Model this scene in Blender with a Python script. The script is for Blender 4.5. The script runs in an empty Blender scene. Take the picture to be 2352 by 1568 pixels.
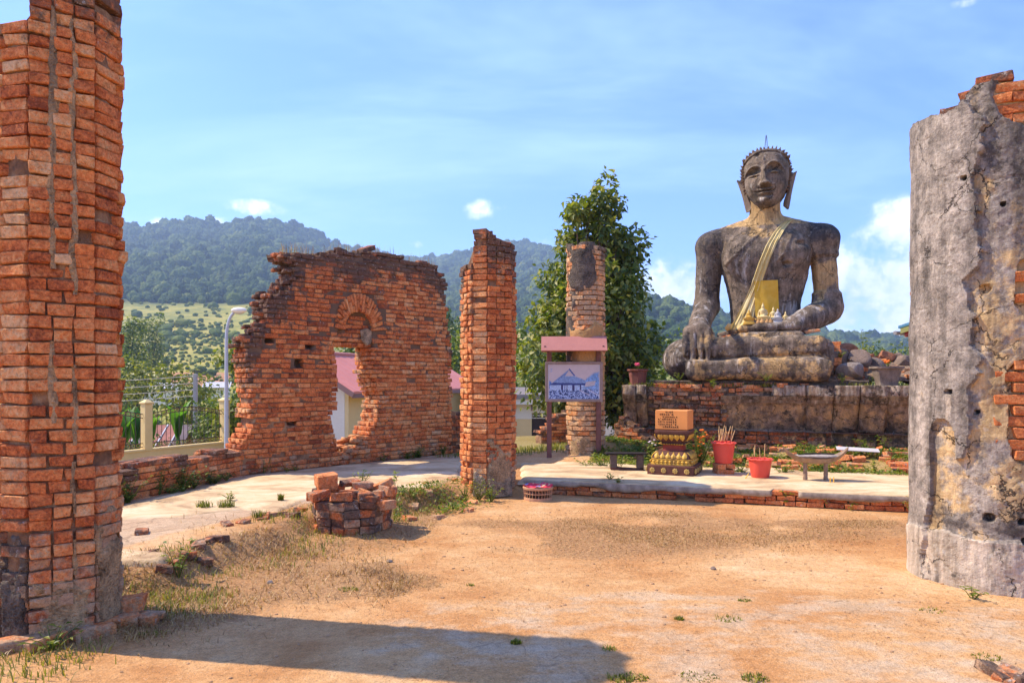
import bpy, math, random
import numpy as np
from mathutils import Vector, Matrix, Euler
R = math.radians
random.seed(7); rng = np.random.default_rng(7)
scn = bpy.context.scene
col = scn.collection

# ------------------------------------------------------------------ camera
EYE = 1.6
cam_d = bpy.data.cameras.new('camera'); cam = bpy.data.objects.new('camera', cam_d); col.objects.link(cam)
cam.location = (0, 0, EYE); cam.rotation_euler = (R(90), 0, 0)
cam_d.sensor_width = 36; cam_d.lens = 24; cam_d.shift_y = 86/2352
cam_d.clip_start = 0.05; cam_d.clip_end = 9000
scn.camera = cam

# ------------------------------------------------------------------ light
SUN_EL = R(51); SUN_VEC = Vector((-0.983*math.cos(SUN_EL), 0.182*math.cos(SUN_EL), math.sin(SUN_EL)))
sun_d = bpy.data.lights.new('sun', 'SUN'); sun = bpy.data.objects.new('sun', sun_d); col.objects.link(sun)
sun_d.energy = 2.65; sun_d.angle = R(0.55); sun_d.color = (1.0, 0.87, 0.68)
sun.rotation_euler = SUN_VEC.to_track_quat('Z', 'Y').to_euler(); sun.location = (-20, 5, 30)
scn.view_settings.view_transform = 'Standard'; scn.view_settings.look = 'None'
scn.view_settings.exposure = 1.44; scn.view_settings.gamma = 1.0
scn.render.engine = 'CYCLES'
scn.cycles.use_denoising = True
scn.cycles.max_bounces = 6; scn.cycles.diffuse_bounces = 3; scn.cycles.transparent_max_bounces = 12
scn.cycles.volume_bounces = 0

# ------------------------------------------------------------------ node helper
class NT:
    def __init__(s, tree): s.t = tree; s.n = tree.nodes; s.l = tree.links
    def node(s, kind, **kw):
        n = s.n.new(kind)
        for k, v in kw.items(): setattr(n, k, v)
        return n
    def put(s, sock, v):
        if v is None: return
        if hasattr(v, 'is_output') or isinstance(v, bpy.types.NodeSocket): s.l.new(v, sock)
        else:
            if sock.type == 'RGBA' and not hasattr(v, '__len__'): v = (v, v, v, 1)
            if sock.type == 'RGBA' and len(v) == 3: v = (*v, 1)
            sock.default_value = v
    def math(s, op, a, b=None, c=None, clamp=False):
        n = s.node('ShaderNodeMath', operation=op, use_clamp=clamp)
        for i, v in enumerate((a, b, c)):
            if v is not None: s.put(n.inputs[i], v)
        return n.outputs[0]
    def vmath(s, op, a, b=None):
        n = s.node('ShaderNodeVectorMath', operation=op)
        s.put(n.inputs[0], a)
        if b is not None: s.put(n.inputs[1], b)
        return n.outputs[0]
    def mix(s, f, a, b, mode='MIX'):
        n = s.node('ShaderNodeMix', data_type='RGBA', blend_type=mode)
        s.put(n.inputs['Factor'], f); s.put(n.inputs[6], a); s.put(n.inputs[7], b)
        return n.outputs[2]
    def noise(s, vec, scale, detail=3.0, rough=0.55, lac=2.0, dist=0.0, color=False):
        n = s.node('ShaderNodeTexNoise')
        if vec is not None: s.put(n.inputs['Vector'], vec)
        n.inputs['Scale'].default_value = scale; n.inputs['Detail'].default_value = detail
        n.inputs['Roughness'].default_value = rough; n.inputs['Lacunarity'].default_value = lac
        n.inputs['Distortion'].default_value = dist
        return n.outputs[1 if color else 0]
    def voro(s, vec, scale, feature='F1', out=0):
        n = s.node('ShaderNodeTexVoronoi', feature=feature)
        if vec is not None: s.put(n.inputs['Vector'], vec)
        n.inputs['Scale'].default_value = scale
        return n.outputs[out]
    def ramp(s, f, stops, interp='LINEAR'):
        n = s.node('ShaderNodeValToRGB'); cr = n.color_ramp; cr.interpolation = interp
        while len(cr.elements) < len(stops): cr.elements.new(0.5)
        for e, (p, c) in zip(cr.elements, stops):
            e.position = p; e.color = (*c, 1) if hasattr(c, '__len__') else (c, c, c, 1)
        s.put(n.inputs[0], f); return n.outputs[0]
    def step(s, f, lo, hi):
        n = s.node('ShaderNodeMapRange', interpolation_type='SMOOTHSTEP')
        s.put(n.inputs[0], f); s.put(n.inputs[1], lo); s.put(n.inputs[2], hi)
        return n.outputs[0]
    def pos(s): return s.node('ShaderNodeNewGeometry').outputs['Position']
    def objco(s): return s.node('ShaderNodeTexCoord').outputs['Object']
    def scalev(s, v, sc):
        n = s.node('ShaderNodeMapping'); s.put(n.inputs[0], v); n.inputs['Scale'].default_value = sc; return n.outputs[0]
    def sep(s, v):
        n = s.node('ShaderNodeSeparateXYZ'); s.put(n.inputs[0], v); return n.outputs
    def comb(s, x, y, z):
        n = s.node('ShaderNodeCombineXYZ')
        for i, v in enumerate((x, y, z)): s.put(n.inputs[i], v)
        return n.outputs[0]
    def attr(s, name, out='Color'):
        n = s.node('ShaderNodeAttribute', attribute_name=name); return n.outputs[out]

def new_mat(name):
    m = bpy.data.materials.new(name); m.use_nodes = True; t = NT(m.node_tree)
    for n in list(t.n): t.n.remove(n)
    out = t.node('ShaderNodeOutputMaterial'); b = t.node('ShaderNodeBsdfPrincipled')
    t.l.new(b.outputs[0], out.inputs[0])
    b.inputs['Roughness'].default_value = 0.85
    b.inputs['Specular IOR Level'].default_value = 0.25
    return m, t, b
def setb(t, b, color=None, rough=None, bump=None, bdist=0.01, bstr=1.0):
    if color is not None: t.put(b.inputs['Base Color'], color)
    if rough is not None: t.put(b.inputs['Roughness'], rough)
    if bump is not None:
        n = t.node('ShaderNodeBump'); n.inputs['Distance'].default_value = bdist; n.inputs['Strength'].default_value = bstr
        t.put(n.inputs['Height'], bump); t.l.new(n.outputs[0], b.inputs['Normal'])

# ------------------------------------------------------------------ world: sky with thin high cloud and low cumulus
world = bpy.data.worlds.new('World'); scn.world = world; world.use_nodes = True
w = NT(world.node_tree)
for n in list(w.n): w.n.remove(n)
world.cycles.sampling_method = 'MANUAL'; world.cycles.sample_map_resolution = 256
wo = w.node('ShaderNodeOutputWorld'); bg = w.node('ShaderNodeBackground'); w.l.new(bg.outputs[0], wo.inputs[0])
sky = w.node('ShaderNodeTexSky', sky_type='NISHITA'); sky.sun_disc = False
sky.sun_elevation = SUN_EL; sky.sun_rotation = math.atan2(SUN_VEC.x, SUN_VEC.y)
sky.altitude = 900; sky.air_density = 1.0; sky.dust_density = 0.6; sky.ozone_density = 2.4
bg.inputs['Strength'].default_value = 0.15
dirv = w.node('ShaderNodeTexCoord').outputs['Generated']
dx, dy, dz = w.sep(dirv)
# high thin cloud, streaked
proj = w.comb(w.math('DIVIDE', dx, w.math('ADD', w.math('MAXIMUM', dz, 0.0), 0.22)), w.math('DIVIDE', dy, w.math('ADD', w.math('MAXIMUM', dz, 0.0), 0.22)), 0.0)
mp = w.node('ShaderNodeMapping'); w.put(mp.inputs[0], proj); mp.inputs['Rotation'].default_value = (0, 0, R(-28)); mp.inputs['Scale'].default_value = (0.55, 1.5, 1)
cir = w.noise(mp.outputs[0], 1.3, 5, 0.62, dist=0.5)
cirm = w.math('MULTIPLY', w.step(cir, 0.40, 0.80), 0.60)
# low cumulus
az = w.math('ARCTAN2', dx, dy); el = w.math('ARCSINE', dz)
ang = w.comb(az, el, 0.0)
bill = w.noise(ang, 16.0, 5, 0.6)
fine = w.noise(ang, 60.0, 3, 0.6)
edge = w.math('ADD', w.math('MULTIPLY', w.math('SUBTRACT', bill, 0.5), 1.5), w.math('MULTIPLY', w.math('SUBTRACT', fine, 0.5), 0.7))
def pxang(u, v, du, dv):
    x = (u-1176)/1568; z = (870-v)/1568; r = math.hypot(1, x)
    a = math.atan2(x, 1); e = math.atan2(z, r)
    return a, e, du/1568/(1+x*x), dv/1568/r
CL = [(585, 476, 62, 17, 1.0), (505, 518, 42, 18, .95), (375, 516, 42, 15, .85), (1100, 482, 36, 24, .8), (1150, 478, 20, 10, .45), (956, 562, 20, 10, .7),
      (1250, 566, 30, 24, .6), (2050, 528, 84, 60, 1.15), (2105, 500, 70, 46, 1.1), (1560, 655, 100, 56, 1.1), (1480, 660, 60, 30, .6),
      (1980, 640, 110, 80, 1.05), (2090, 640, 120, 90, 1.1), (2060, 740, 180, 70, .9), (1960, 720, 110, 70, .9), (2190, 560, 90, 60, 1.0),
      (2210, 8, 40, 14, .5), (2120, 6, 30, 8, .35), 
      (120, 560, 110, 30, .7), (-420, 600, 160, 40, .8), (2620, 560, 180, 70, .9), (2950, 660, 200, 60, .8)]
acc = None
for (u, v, du, dv, amp) in CL:
    a, e, wa, we = pxang(u, v, du, dv)
    n = w.node('ShaderNodeVectorMath', operation='MULTIPLY_ADD'); w.put(n.inputs[0], ang); n.inputs[1].default_value = (1/wa, 1/we, 0); n.inputs[2].default_value = (-a/wa, -e/we, 0)
    dt = w.node('ShaderNodeVectorMath', operation='DOT_PRODUCT'); w.put(dt.inputs[0], n.outputs[0]); w.put(dt.inputs[1], n.outputs[0])
    g = w.math('MULTIPLY_ADD', dt.outputs['Value'], -0.7, math.log(amp))
    acc = g if acc is None else w.math('MAXIMUM', acc, g)
acc = w.math('EXPONENT', acc)
# the same kind of low cumulus all round the horizon behind the camera
band = w.math('MULTIPLY', w.step(el, 0.03, 0.14), w.math('SUBTRACT', 1.0, w.step(el, 0.22, 0.42)))
rest = w.math('MULTIPLY', w.math('MULTIPLY', band, w.step(w.noise(ang, 3.0, 3, 0.5), 0.48, 0.68)), w.step(w.math('MULTIPLY', dy, -1.0), -0.25, 0.1))
acc = w.math('MAXIMUM', acc, rest)
cum = w.step(w.math('ADD', acc, w.math('MULTIPLY', edge, w.math('MULTIPLY', acc, 1.6))), 0.32, 0.95)
base_sky = w.mix(1.0, sky.outputs[0], (0.50, 0.62, 0.98), 'MULTIPLY')
c1 = w.mix(cirm, base_sky, (2.1, 3.1, 5.2))
cshade = w.mix(w.step(w.math('ADD', bill, w.math('MULTIPLY', fine, 0.4)), 0.55, 0.9), (3.0, 3.5, 4.6), (5.0, 5.1, 5.4))
c2 = w.mix(w.math('MULTIPLY', cum, 0.86), c1, cshade)
w.put(bg.inputs['Color'], c2)

# ------------------------------------------------------------------ maths helpers
F = 1568.0
def at(u, v, Y): return np.array([(u-1176)/F*Y, Y, EYE+(870-v)/F*Y])
def gp(u, v, z=0.0):
    Y = (EYE-z)*F/(v-870); return np.array([(u-1176)/F*Y, Y, z])
def smooth(x, a, b):
    t = np.clip((x-a)/(b-a), 0, 1); return t*t*(3-2*t)
def _hash(ix, iy, iz, seed):
    h = (ix.astype(np.int64)*374761393 + iy.astype(np.int64)*668265263 + iz.astype(np.int64)*2147483647 + seed*974634777) & 0xFFFFFFFF
    h = ((h ^ (h >> 13))*1274126177) & 0xFFFFFFFF
    h = (h ^ (h >> 16)) & 0xFFFF
    return h.astype(np.float32)/65535.0
def vnoise(x, y, z, seed=0):
    x, y, z = np.broadcast_arrays(np.asarray(x, np.float32), np.asarray(y, np.float32), np.asarray(z, np.float32))
    ix, iy, iz = np.floor(x), np.floor(y), np.floor(z)
    fx, fy, fz = x-ix, y-iy, z-iz
    fx = fx*fx*(3-2*fx); fy = fy*fy*(3-2*fy); fz = fz*fz*(3-2*fz)
    r = 0
    for a in (0, 1):
        for b in (0, 1):
            for c in (0, 1):
                r = r + _hash(ix+a, iy+b, iz+c, seed)*(fx if a else 1-fx)*(fy if b else 1-fy)*(fz if c else 1-fz)
    return r
def fbm(x, y, z, oc=4, seed=0, gain=0.5):
    s = 0; a = 1; tot = 0; f = 1.0
    for i in range(oc):
        s = s + a*vnoise(np.asarray(x)*f, np.asarray(y)*f, np.asarray(z)*f, seed+i*17); tot += a; a *= gain; f *= 2.03
    return s/tot

# ------------------------------------------------------------------ object helpers
def tag(o, label=None, cat=None, group=None, kind=None):
    if label: o['label'] = label
    if cat: o['category'] = cat
    if group: o['group'] = group
    if kind: o['kind'] = kind
    return o
def empty(name, loc=(0, 0, 0), rz=0.0):
    o = bpy.data.objects.new(name, None); col.objects.link(o); o.location = loc; o.rotation_euler = (0, 0, rz)
    o.empty_display_size = 0.2; return o
def link_mesh(name, me, mat, parent=None, loc=None, rot=None):
    o = bpy.data.objects.new(name, me); col.objects.link(o)
    if mat is not None and len(me.materials) == 0: me.materials.append(mat)
    if parent is not None: o.parent = parent
    if loc is not None: o.location = loc
    if rot is not None: o.rotation_euler = rot
    return o
def make_mesh(name, v, f, smooth_=False, attrs=None):
    me = bpy.data.meshes.new(name)
    v = np.asarray(v, np.float32)
    if isinstance(f, np.ndarray):
        n, k = f.shape
        me.vertices.add(len(v)); me.vertices.foreach_set('co', v.ravel())
        me.loops.add(n*k); me.loops.foreach_set('vertex_index', f.astype(np.int32).ravel())
        me.polygons.add(n); me.polygons.foreach_set('loop_start', np.arange(0, n*k, k, dtype=np.int32))
        me.update(calc_edges=True); me.validate()
    else:
        me.from_pydata([tuple(map(float, p)) for p in v], [], f); me.update()
    if attrs is not None:
        for an, c in attrs.items():
            c = np.asarray(c, np.float32)
            if c.shape[1] == 3: c = np.concatenate([c, np.ones((len(c), 1), np.float32)], 1)
            a = me.color_attributes.new(an, 'FLOAT_COLOR', 'POINT'); a.data.foreach_set('color', c.ravel())
    if smooth_: me.polygons.foreach_set('use_smooth', np.ones(len(me.polygons), bool))
    return me
class MB:
    """collects simple shapes and links them as ONE mesh object"""
    def __init__(s): s.v = []; s.f = []
    def add(s, v, f):
        o = len(s.v); s.v += [tuple(map(float, p)) for p in v]; s.f += [tuple(i+o for i in q) for q in f]; return s
    def box(s, c, size, rz=0.0, rx=0.0, ry=0.0, bev=0.0, taper=1.0):
        hx, hy, hz = [k/2 for k in size]
        M = Euler((rx, ry, rz)).to_matrix()
        pts = []
        if bev <= 0:
            for z in (-1, 1):
                k = taper if z > 0 else 1
                for (x, y) in ((-1, -1), (1, -1), (1, 1), (-1, 1)): pts.append((x*hx*k, y*hy*k, z*hz))
            fs = [(3, 2, 1, 0), (4, 5, 6, 7), (0, 1, 5, 4), (1, 2, 6, 5), (2, 3, 7, 6), (3, 0, 4, 7)]
        else:
            b = min(bev, hx*.9, hy*.9, hz*.9)
            for (z, ins) in ((-hz, b), (-hz+b, 0), (hz-b, 0), (hz, b)):
                k = taper if z > 0 else 1
                X = (hx-ins)*k; Y = (hy-ins)*k; c_ = b if ins == 0 else 0.0
                if ins == 0:
                    pts += [(-X+b, -Y, z), (X-b, -Y, z), (X, -Y+b, z), (X, Y-b, z), (X-b, Y, z), (-X+b, Y, z), (-X, Y-b, z), (-X, -Y+b, z)]
                else:
                    pts += [(-X, -Y, z), (X, -Y, z), (X, -Y, z), (X, Y, z), (X, Y, z), (-X, Y, z), (-X, Y, z), (-X, -Y, z)]
            fs = [(7, 6, 5, 4, 3, 2, 1, 0), tuple(range(24, 32))]
            for r in range(3):
                for i in range(8): fs.append((r*8+i, r*8+(i+1) % 8, r*8+8+(i+1) % 8, r*8+8+i))
        return s.add([M @ Vector(p)+Vector(c) for p in pts], fs)
    def tube(s, pts, rad, seg=8, cap=True):
        pts = [Vector(p) for p in pts]; n = len(pts)
        if not hasattr(rad, '__len__'): rad = [rad]*n
        vs = []; up = None
        for i in range(n):
            d = (pts[min(i+1, n-1)]-pts[max(i-1, 0)]).normalized()
            if up is None: up = Vector((0, 0, 1)) if abs(d.z) < .9 else Vector((1, 0, 0))
            a = d.cross(up).normalized(); b = a.cross(d).normalized(); up = b
            for k in range(seg):
                t = 2*math.pi*k/seg; vs.append(pts[i]+(a*math.cos(t)+b*math.sin(t))*rad[i])
        fs = [(i*seg+k, i*seg+(k+1) % seg, (i+1)*seg+(k+1) % seg, (i+1)*seg+k) for i in range(n-1) for k in range(seg)]
        if cap: fs += [tuple(range(seg-1, -1, -1)), tuple((n-1)*seg+k for k in range(seg))]
        return s.add(vs, fs)
    def lathe(s, prof, c=(0, 0, 0), seg=24, wob=0.0, sx=1, sy=1, sq=None):
        vs = []
        for (r, z) in prof:
            for k in range(seg):
                t = 2*math.pi*k/seg; rr = r
                if sq: cs, sn = abs(math.cos(t)), abs(math.sin(t)); rr = r/((cs**sq+sn**sq)**(1/sq))
                if wob: rr = rr*(1+wob*math.sin(10*t))
                vs.append((c[0]+rr*math.cos(t)*sx, c[1]+rr*math.sin(t)*sy, c[2]+z))
        n = len(prof)
        fs = [(i*seg+k, i*seg+(k+1) % seg, (i+1)*seg+(k+1) % seg, (i+1)*seg+k) for i in range(n-1) for k in range(seg)]
        if prof[0][0] > 1e-5: fs.append(tuple(range(seg-1, -1, -1)))
        if prof[-1][0] > 1e-5: fs.append(tuple((n-1)*seg+k for k in range(seg)))
        return s.add(vs, fs)
    def prism(s, poly, z0, z1):
        n = len(poly)
        vs = [(p[0], p[1], z0) for p in poly]+[(p[0], p[1], z1) for p in poly]
        fs = [tuple(range(n-1, -1, -1)), tuple(range(n, 2*n))]+[(i, (i+1) % n, n+(i+1) % n, n+i) for i in range(n)]
        return s.add(vs, fs)
    def ball(s, c, r, seg=12, rings=8, jit=0.0, seed=0):
        rr = random.Random(seed); r = r if hasattr(r, '__len__') else (r, r, r)
        vs = [(c[0], c[1], c[2]-r[2])]; fs = []
        for i in range(1, rings):
            p = math.pi*i/rings
            for k in range(seg):
                t = 2*math.pi*k/seg; q = 1+rr.uniform(-jit, jit)
                vs.append((c[0]+r[0]*q*math.sin(p)*math.cos(t), c[1]+r[1]*q*math.sin(p)*math.sin(t), c[2]-r[2]*q*math.cos(p)))
        vs.append((c[0], c[1], c[2]+r[2])); last = len(vs)-1
        for k in range(seg): fs.append((0, 1+(k+1) % seg, 1+k))
        for i in range(rings-2):
            for k in range(seg): fs.append((1+i*seg+k, 1+i*seg+(k+1) % seg, 1+(i+1)*seg+(k+1) % seg, 1+(i+1)*seg+k))
        b = 1+(rings-2)*seg
        for k in range(seg): fs.append((b+k, b+(k+1) % seg, last))
        return s.add(vs, fs)
    def build(s, name, mat, parent=None, smooth_=False, loc=None, rz=None):
        me = make_mesh(name, np.array(s.v), s.f, smooth_)
        if smooth_:
            try: me.set_sharp_from_angle(angle=R(40))
            except Exception: pass
        return link_mesh(name, me, mat, parent, loc, None if rz is None else (0, 0, rz))
# ------------------------------------------------------------------ materials
def plain(name, c, rough=0.7, var=0.12, scale=6.0, bump=0.0, metal=0.0, stain=None):
    m, t, b = new_mat(name); p = t.pos()
    n = t.noise(p, scale, 5, 0.6); n2 = t.noise(p, scale*7, 3, 0.6)
    f = t.math('ADD', t.math('MULTIPLY', t.math('SUBTRACT', n, 0.5), 3.2*var), t.math('MULTIPLY', t.math('SUBTRACT', n2, 0.5), 2.2*var))
    cc = t.mix(1.0, c, t.math('ADD', f, 1.0), 'MULTIPLY')
    if stain is not None:
        s = t.noise(t.scalev(p, (1.0, 1.0, 0.3)), scale*0.6, 6, 0.65)
        cc = t.mix(t.math('MULTIPLY', t.step(s, 0.5, 0.72), 0.65), cc, stain)
    setb(t, b, cc, rough, n2 if bump else None, bump or 0.01)
    b.inputs['Metallic'].default_value = metal
    return m

def mat_soil():
    m, t, b = new_mat('sandy_soil'); p = t.pos()
    big = t.noise(p, 0.55, 5, 0.6, dist=0.8); mid = t.noise(t.scalev(p, (1, 1.6, 1)), 2.4, 6, 0.65); fine = t.noise(p, 38, 4, 0.7); gr = t.noise(p, 160, 2, 0.6)
    straw = t.attr('zone')
    sx, sy, sz = t.sep(straw)           # x dry grass litter, y concrete floor showing, z green moss
    c = t.ramp(t.math('ADD', t.math('MULTIPLY', big, 0.6), t.math('MULTIPLY', mid, 0.4)), [(0.30, (0.38, 0.165, 0.052)), (0.42, (0.50, 0.235, 0.080)), (0.53, (0.60, 0.325, 0.13)), (0.66, (0.70, 0.45, 0.225))])
    lit = t.ramp(fine, [(0.30, (0.20, 0.095, 0.035)), (0.5, (0.42, 0.215, 0.085)), (0.72, (0.60, 0.36, 0.155))])
    lf = t.step(t.math('ADD', t.math('MULTIPLY', sx, 1.0), t.math('MULTIPLY', t.math('SUBTRACT', mid, 0.5), 1.3)), 0.35, 0.85)
    c = t.mix(t.math('MULTIPLY', lf, 0.82), c, lit)
    con = t.ramp(t.noise(p, 3.5, 6, 0.65), [(0.3, (0.36, 0.26, 0.17)), (0.6, (0.56, 0.43, 0.29)), (0.8, (0.62, 0.50, 0.36))])
    cf = t.step(t.math('ADD', sy, t.math('MULTIPLY', t.math('SUBTRACT', mid, 0.5), 1.2)), 0.5, 0.8)
    c = t.mix(t.math('MULTIPLY', cf, 0.62), c, con)
    c = t.mix(t.math('MULTIPLY', t.step(t.math('ADD', sz, t.math('SUBTRACT', fine, 0.5)), 0.4, 0.8), 0.7), c, (0.16, 0.17, 0.035))
    g2 = t.noise(p, 85, 5, 0.75); g3 = t.noise(p, 22, 5, 0.7)
    c = t.mix(1.0, c, t.ramp(t.math('ADD', t.math('MULTIPLY', g2, 0.6), t.math('MULTIPLY', g3, 0.4)), [(0.36, 0.62), (0.5, 1.0), (0.64, 1.28)]), 'MULTIPLY')
    c = t.mix(t.math('MULTIPLY', t.step(gr, 0.60, 0.70), 0.6), c, (0.15, 0.075, 0.035))
    c = t.mix(t.math('MULTIPLY', t.step(t.noise(p, 110, 2, 0.6), 0.66, 0.72), 0.6), c, (0.70, 0.58, 0.44))
    crk = t.voro(t.vmath('ADD', p, t.scalev(t.noise(p, 2.0, 4, 0.6, color=True), (0.5, 0.5, 0.5))), 1.1, 'DISTANCE_TO_EDGE')
    c = t.mix(t.math('MULTIPLY', t.math('MULTIPLY', t.math('SUBTRACT', 1.0, t.step(crk, 0.004, 0.012)), cf), 0.5), c, (0.20, 0.12, 0.06))
    h = t.math('ADD', t.math('MULTIPLY', fine, t.math('ADD', 0.5, lf)), t.math('ADD', t.math('MULTIPLY', gr, 0.35), t.math('MULTIPLY', t.noise(p, 14, 4, 0.7), 0.9)))
    setb(t, b, c, 0.95, h, 0.02, 0.8); return m
def mat_brick():
    m, t, b = new_mat('old_brick'); p = t.pos()
    oi = t.node('ShaderNodeObjectInfo').outputs['Color']
    z = t.mix(1.0, oi, t.attr('zone'), 'ADD'); tone, soot, crust = t.sep(z)
    n = t.noise(p, 9, 5, 0.65); f = t.noise(p, 55, 4, 0.7); sp = t.noise(p, 120, 2, 0.5); big = t.noise(p, 2.2, 4, 0.6)
    v = t.math('ADD', tone, t.math('ADD', t.math('MULTIPLY', t.math('SUBTRACT', n, 0.5), 1.1), t.math('MULTIPLY', t.math('SUBTRACT', f, 0.5), 1.3)))
    c = t.ramp(v, [(0.0, (0.30, 0.075, 0.028)), (0.25, (0.58, 0.155, 0.046)), (0.5, (0.78, 0.250, 0.076)), (0.78, (0.85, 0.38, 0.14)), (1.0, (0.86, 0.51, 0.25))])
    pale = t.math('ADD', crust, t.math('MULTIPLY', t.math('SUBTRACT', t.noise(p, 6, 6, 0.7), 0.5), 2.2))
    c = t.mix(t.math('MULTIPLY', t.step(pale, 0.38, 0.72), 0.85), c, t.mix(f, (0.36, 0.21, 0.105), (0.62, 0.44, 0.27)))
    sm = t.math('ADD', soot, t.math('MULTIPLY', t.math('SUBTRACT', t.noise(p, 4.5, 6, 0.72), 0.5), 2.4))
    smk = t.step(sm, 0.42, 0.80)
    c = t.mix(t.math('MULTIPLY', smk, 0.88), c, t.mix(f, (0.045, 0.032, 0.025), (0.17, 0.12, 0.085)))
    lich = t.math('MULTIPLY', t.step(t.noise(p, 26, 5, 0.6), 0.60, 0.68), t.step(t.math('ADD', soot, t.math('MULTIPLY', crust, 0.6)), 0.15, 0.6))
    c = t.mix(t.math('MULTIPLY', lich, 0.7), c, (0.50, 0.45, 0.38))
    c = t.mix(t.math('MULTIPLY', t.step(sp, 0.62, 0.70), 0.6), c, (0.12, 0.04, 0.02))
    c = t.mix(1.0, c, t.ramp(t.noise(p, 30, 6, 0.75), [(0.34, 0.68), (0.5, 1.08), (0.66, 1.3)]), 'MULTIPLY')
    setb(t, b, c, 0.92, t.math('ADD', t.math('MULTIPLY', n, 1.0), t.math('MULTIPLY', f, 1.2)), 0.022, 1.0); return m
def mat_mortar():
    m, t, b = new_mat('lime_mortar'); p = t.pos()
    n = t.noise(p, 7, 6, 0.7); f = t.noise(p, 50, 4, 0.7)
    c = t.ramp(n, [(0.3, (0.10, 0.065, 0.045)), (0.5, (0.30, 0.155, 0.075)), (0.66, (0.48, 0.31, 0.165))])
    c = t.mix(t.math('MULTIPLY', t.step(t.attr('zone', 'Fac'), 0.3, 0.7), 0.8), c, t.mix(f, (0.085, 0.052, 0.034), (0.24, 0.155, 0.095)))
    setb(t, b, c, 0.95, f, 0.02); return m
def mat_zone(name, base, c1, c2, c3, streak=0.0, sharp=(0.42, 0.62), bump=0.02, lichen=0.25, nsc=4.0):
    """weathered plaster: attribute zone.r/g/b put three coats over the base, each broken up by noise"""
    m, t, b = new_mat(name); p = t.pos(); r, g, bl = t.sep(t.attr('zone'))
    n = t.noise(p, nsc, 7, 0.68); n2 = t.noise(p, nsc*1.7, 7, 0.7); n3 = t.noise(t.scalev(p, (1, 1, 0.22)), nsc*2.2, 6, 0.65); f = t.noise(p, 45, 5, 0.7)
    bigv = t.noise(p, 1.6, 4, 0.6)
    c = t.ramp(t.math('ADD', t.math('MULTIPLY', n2, 0.7), t.math('MULTIPLY', f, 0.3)), [(0.37, tuple(k*0.42 for k in base)), (0.49, base), (0.62, tuple(min(1, k*1.8) for k in base))])
    c = t.mix(t.math('MULTIPLY', t.step(t.math('ADD', r, t.math('MULTIPLY', t.math('SUBTRACT', n, 0.5), 2.7)), *sharp), 0.92), c, t.mix(f, tuple(k*0.62 for k in c1), tuple(min(1, k*1.25) for k in c1)))
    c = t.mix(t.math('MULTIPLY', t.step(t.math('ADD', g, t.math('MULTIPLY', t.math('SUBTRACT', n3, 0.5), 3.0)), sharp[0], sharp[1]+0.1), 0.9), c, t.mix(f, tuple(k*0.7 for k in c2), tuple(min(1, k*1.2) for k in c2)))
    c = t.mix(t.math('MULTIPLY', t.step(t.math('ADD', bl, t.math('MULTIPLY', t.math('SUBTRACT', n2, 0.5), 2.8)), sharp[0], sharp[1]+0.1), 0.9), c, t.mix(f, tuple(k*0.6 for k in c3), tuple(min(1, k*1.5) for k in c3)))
    stk = t.noise(t.scalev(p, (1, 1, 0.10)), 7.5, 6, 0.7)
    c = t.mix(1.0, c, t.ramp(stk, [(0.36, 0.58), (0.5, 1.0), (0.63, 1.38)]), 'MULTIPLY')
    wob = t.vmath('ADD', p, t.scalev(t.noise(p, 3.0, 5, 0.65, color=True), (0.45, 0.45, 0.45)))
    ck = t.math('MULTIPLY', t.math('SUBTRACT', 1.0, t.step(t.voro(wob, 2.1, 'DISTANCE_TO_EDGE'), 0.004, 0.016)), t.step(n, 0.44, 0.56))
    c = t.mix(t.math('MULTIPLY', ck, 0.8), c, (0.03, 0.024, 0.02))
    if lichen: c = t.mix(t.math('MULTIPLY', t.step(t.noise(p, 13, 5, 0.6), 0.62, 0.70), lichen), c, (0.55, 0.50, 0.43))
    c = t.mix(t.math('MULTIPLY', t.step(t.noise(p, 70, 2, 0.5), 0.67, 0.74), 0.6), c, (0.03, 0.025, 0.02))
    setb(t, b, c, 0.92, t.math('SUBTRACT', t.math('ADD', t.math('MULTIPLY', n2, 1.0), t.math('MULTIPLY', f, 0.8)), ck), bump, 1.0); return m
def mat_leaf(name, a, b_, c_, trans=0.35, isl=True):
    m, t, b = new_mat(name); g = t.node('ShaderNodeNewGeometry')
    rnd = g.outputs['Random Per Island']
    n = t.noise(t.pos(), 1.3, 3, 0.6)
    v = t.math('ADD', t.math('MULTIPLY', rnd, 0.75), t.math('MULTIPLY', t.math('SUBTRACT', n, 0.35), 0.6))
    c = t.ramp(v, [(0.1, a), (0.5, b_), (0.92, c_)])
    setb(t, b, c, 0.48); b.inputs['Specular IOR Level'].default_value = 0.4
    tr = t.node('ShaderNodeBsdfTranslucent'); t.put(tr.inputs[0], t.mix(1.0, c, (1.3, 1.5, 0.5), 'MULTIPLY'))
    mx = t.node('ShaderNodeMixShader'); mx.inputs[0].default_value = trans
    t.l.new(b.outputs[0], mx.inputs[1]); t.l.new(tr.outputs[0], mx.inputs[2])
    out = [q for q in t.n if q.type == 'OUTPUT_MATERIAL'][0]; t.l.new(mx.outputs[0], out.inputs[0]); return m
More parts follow.
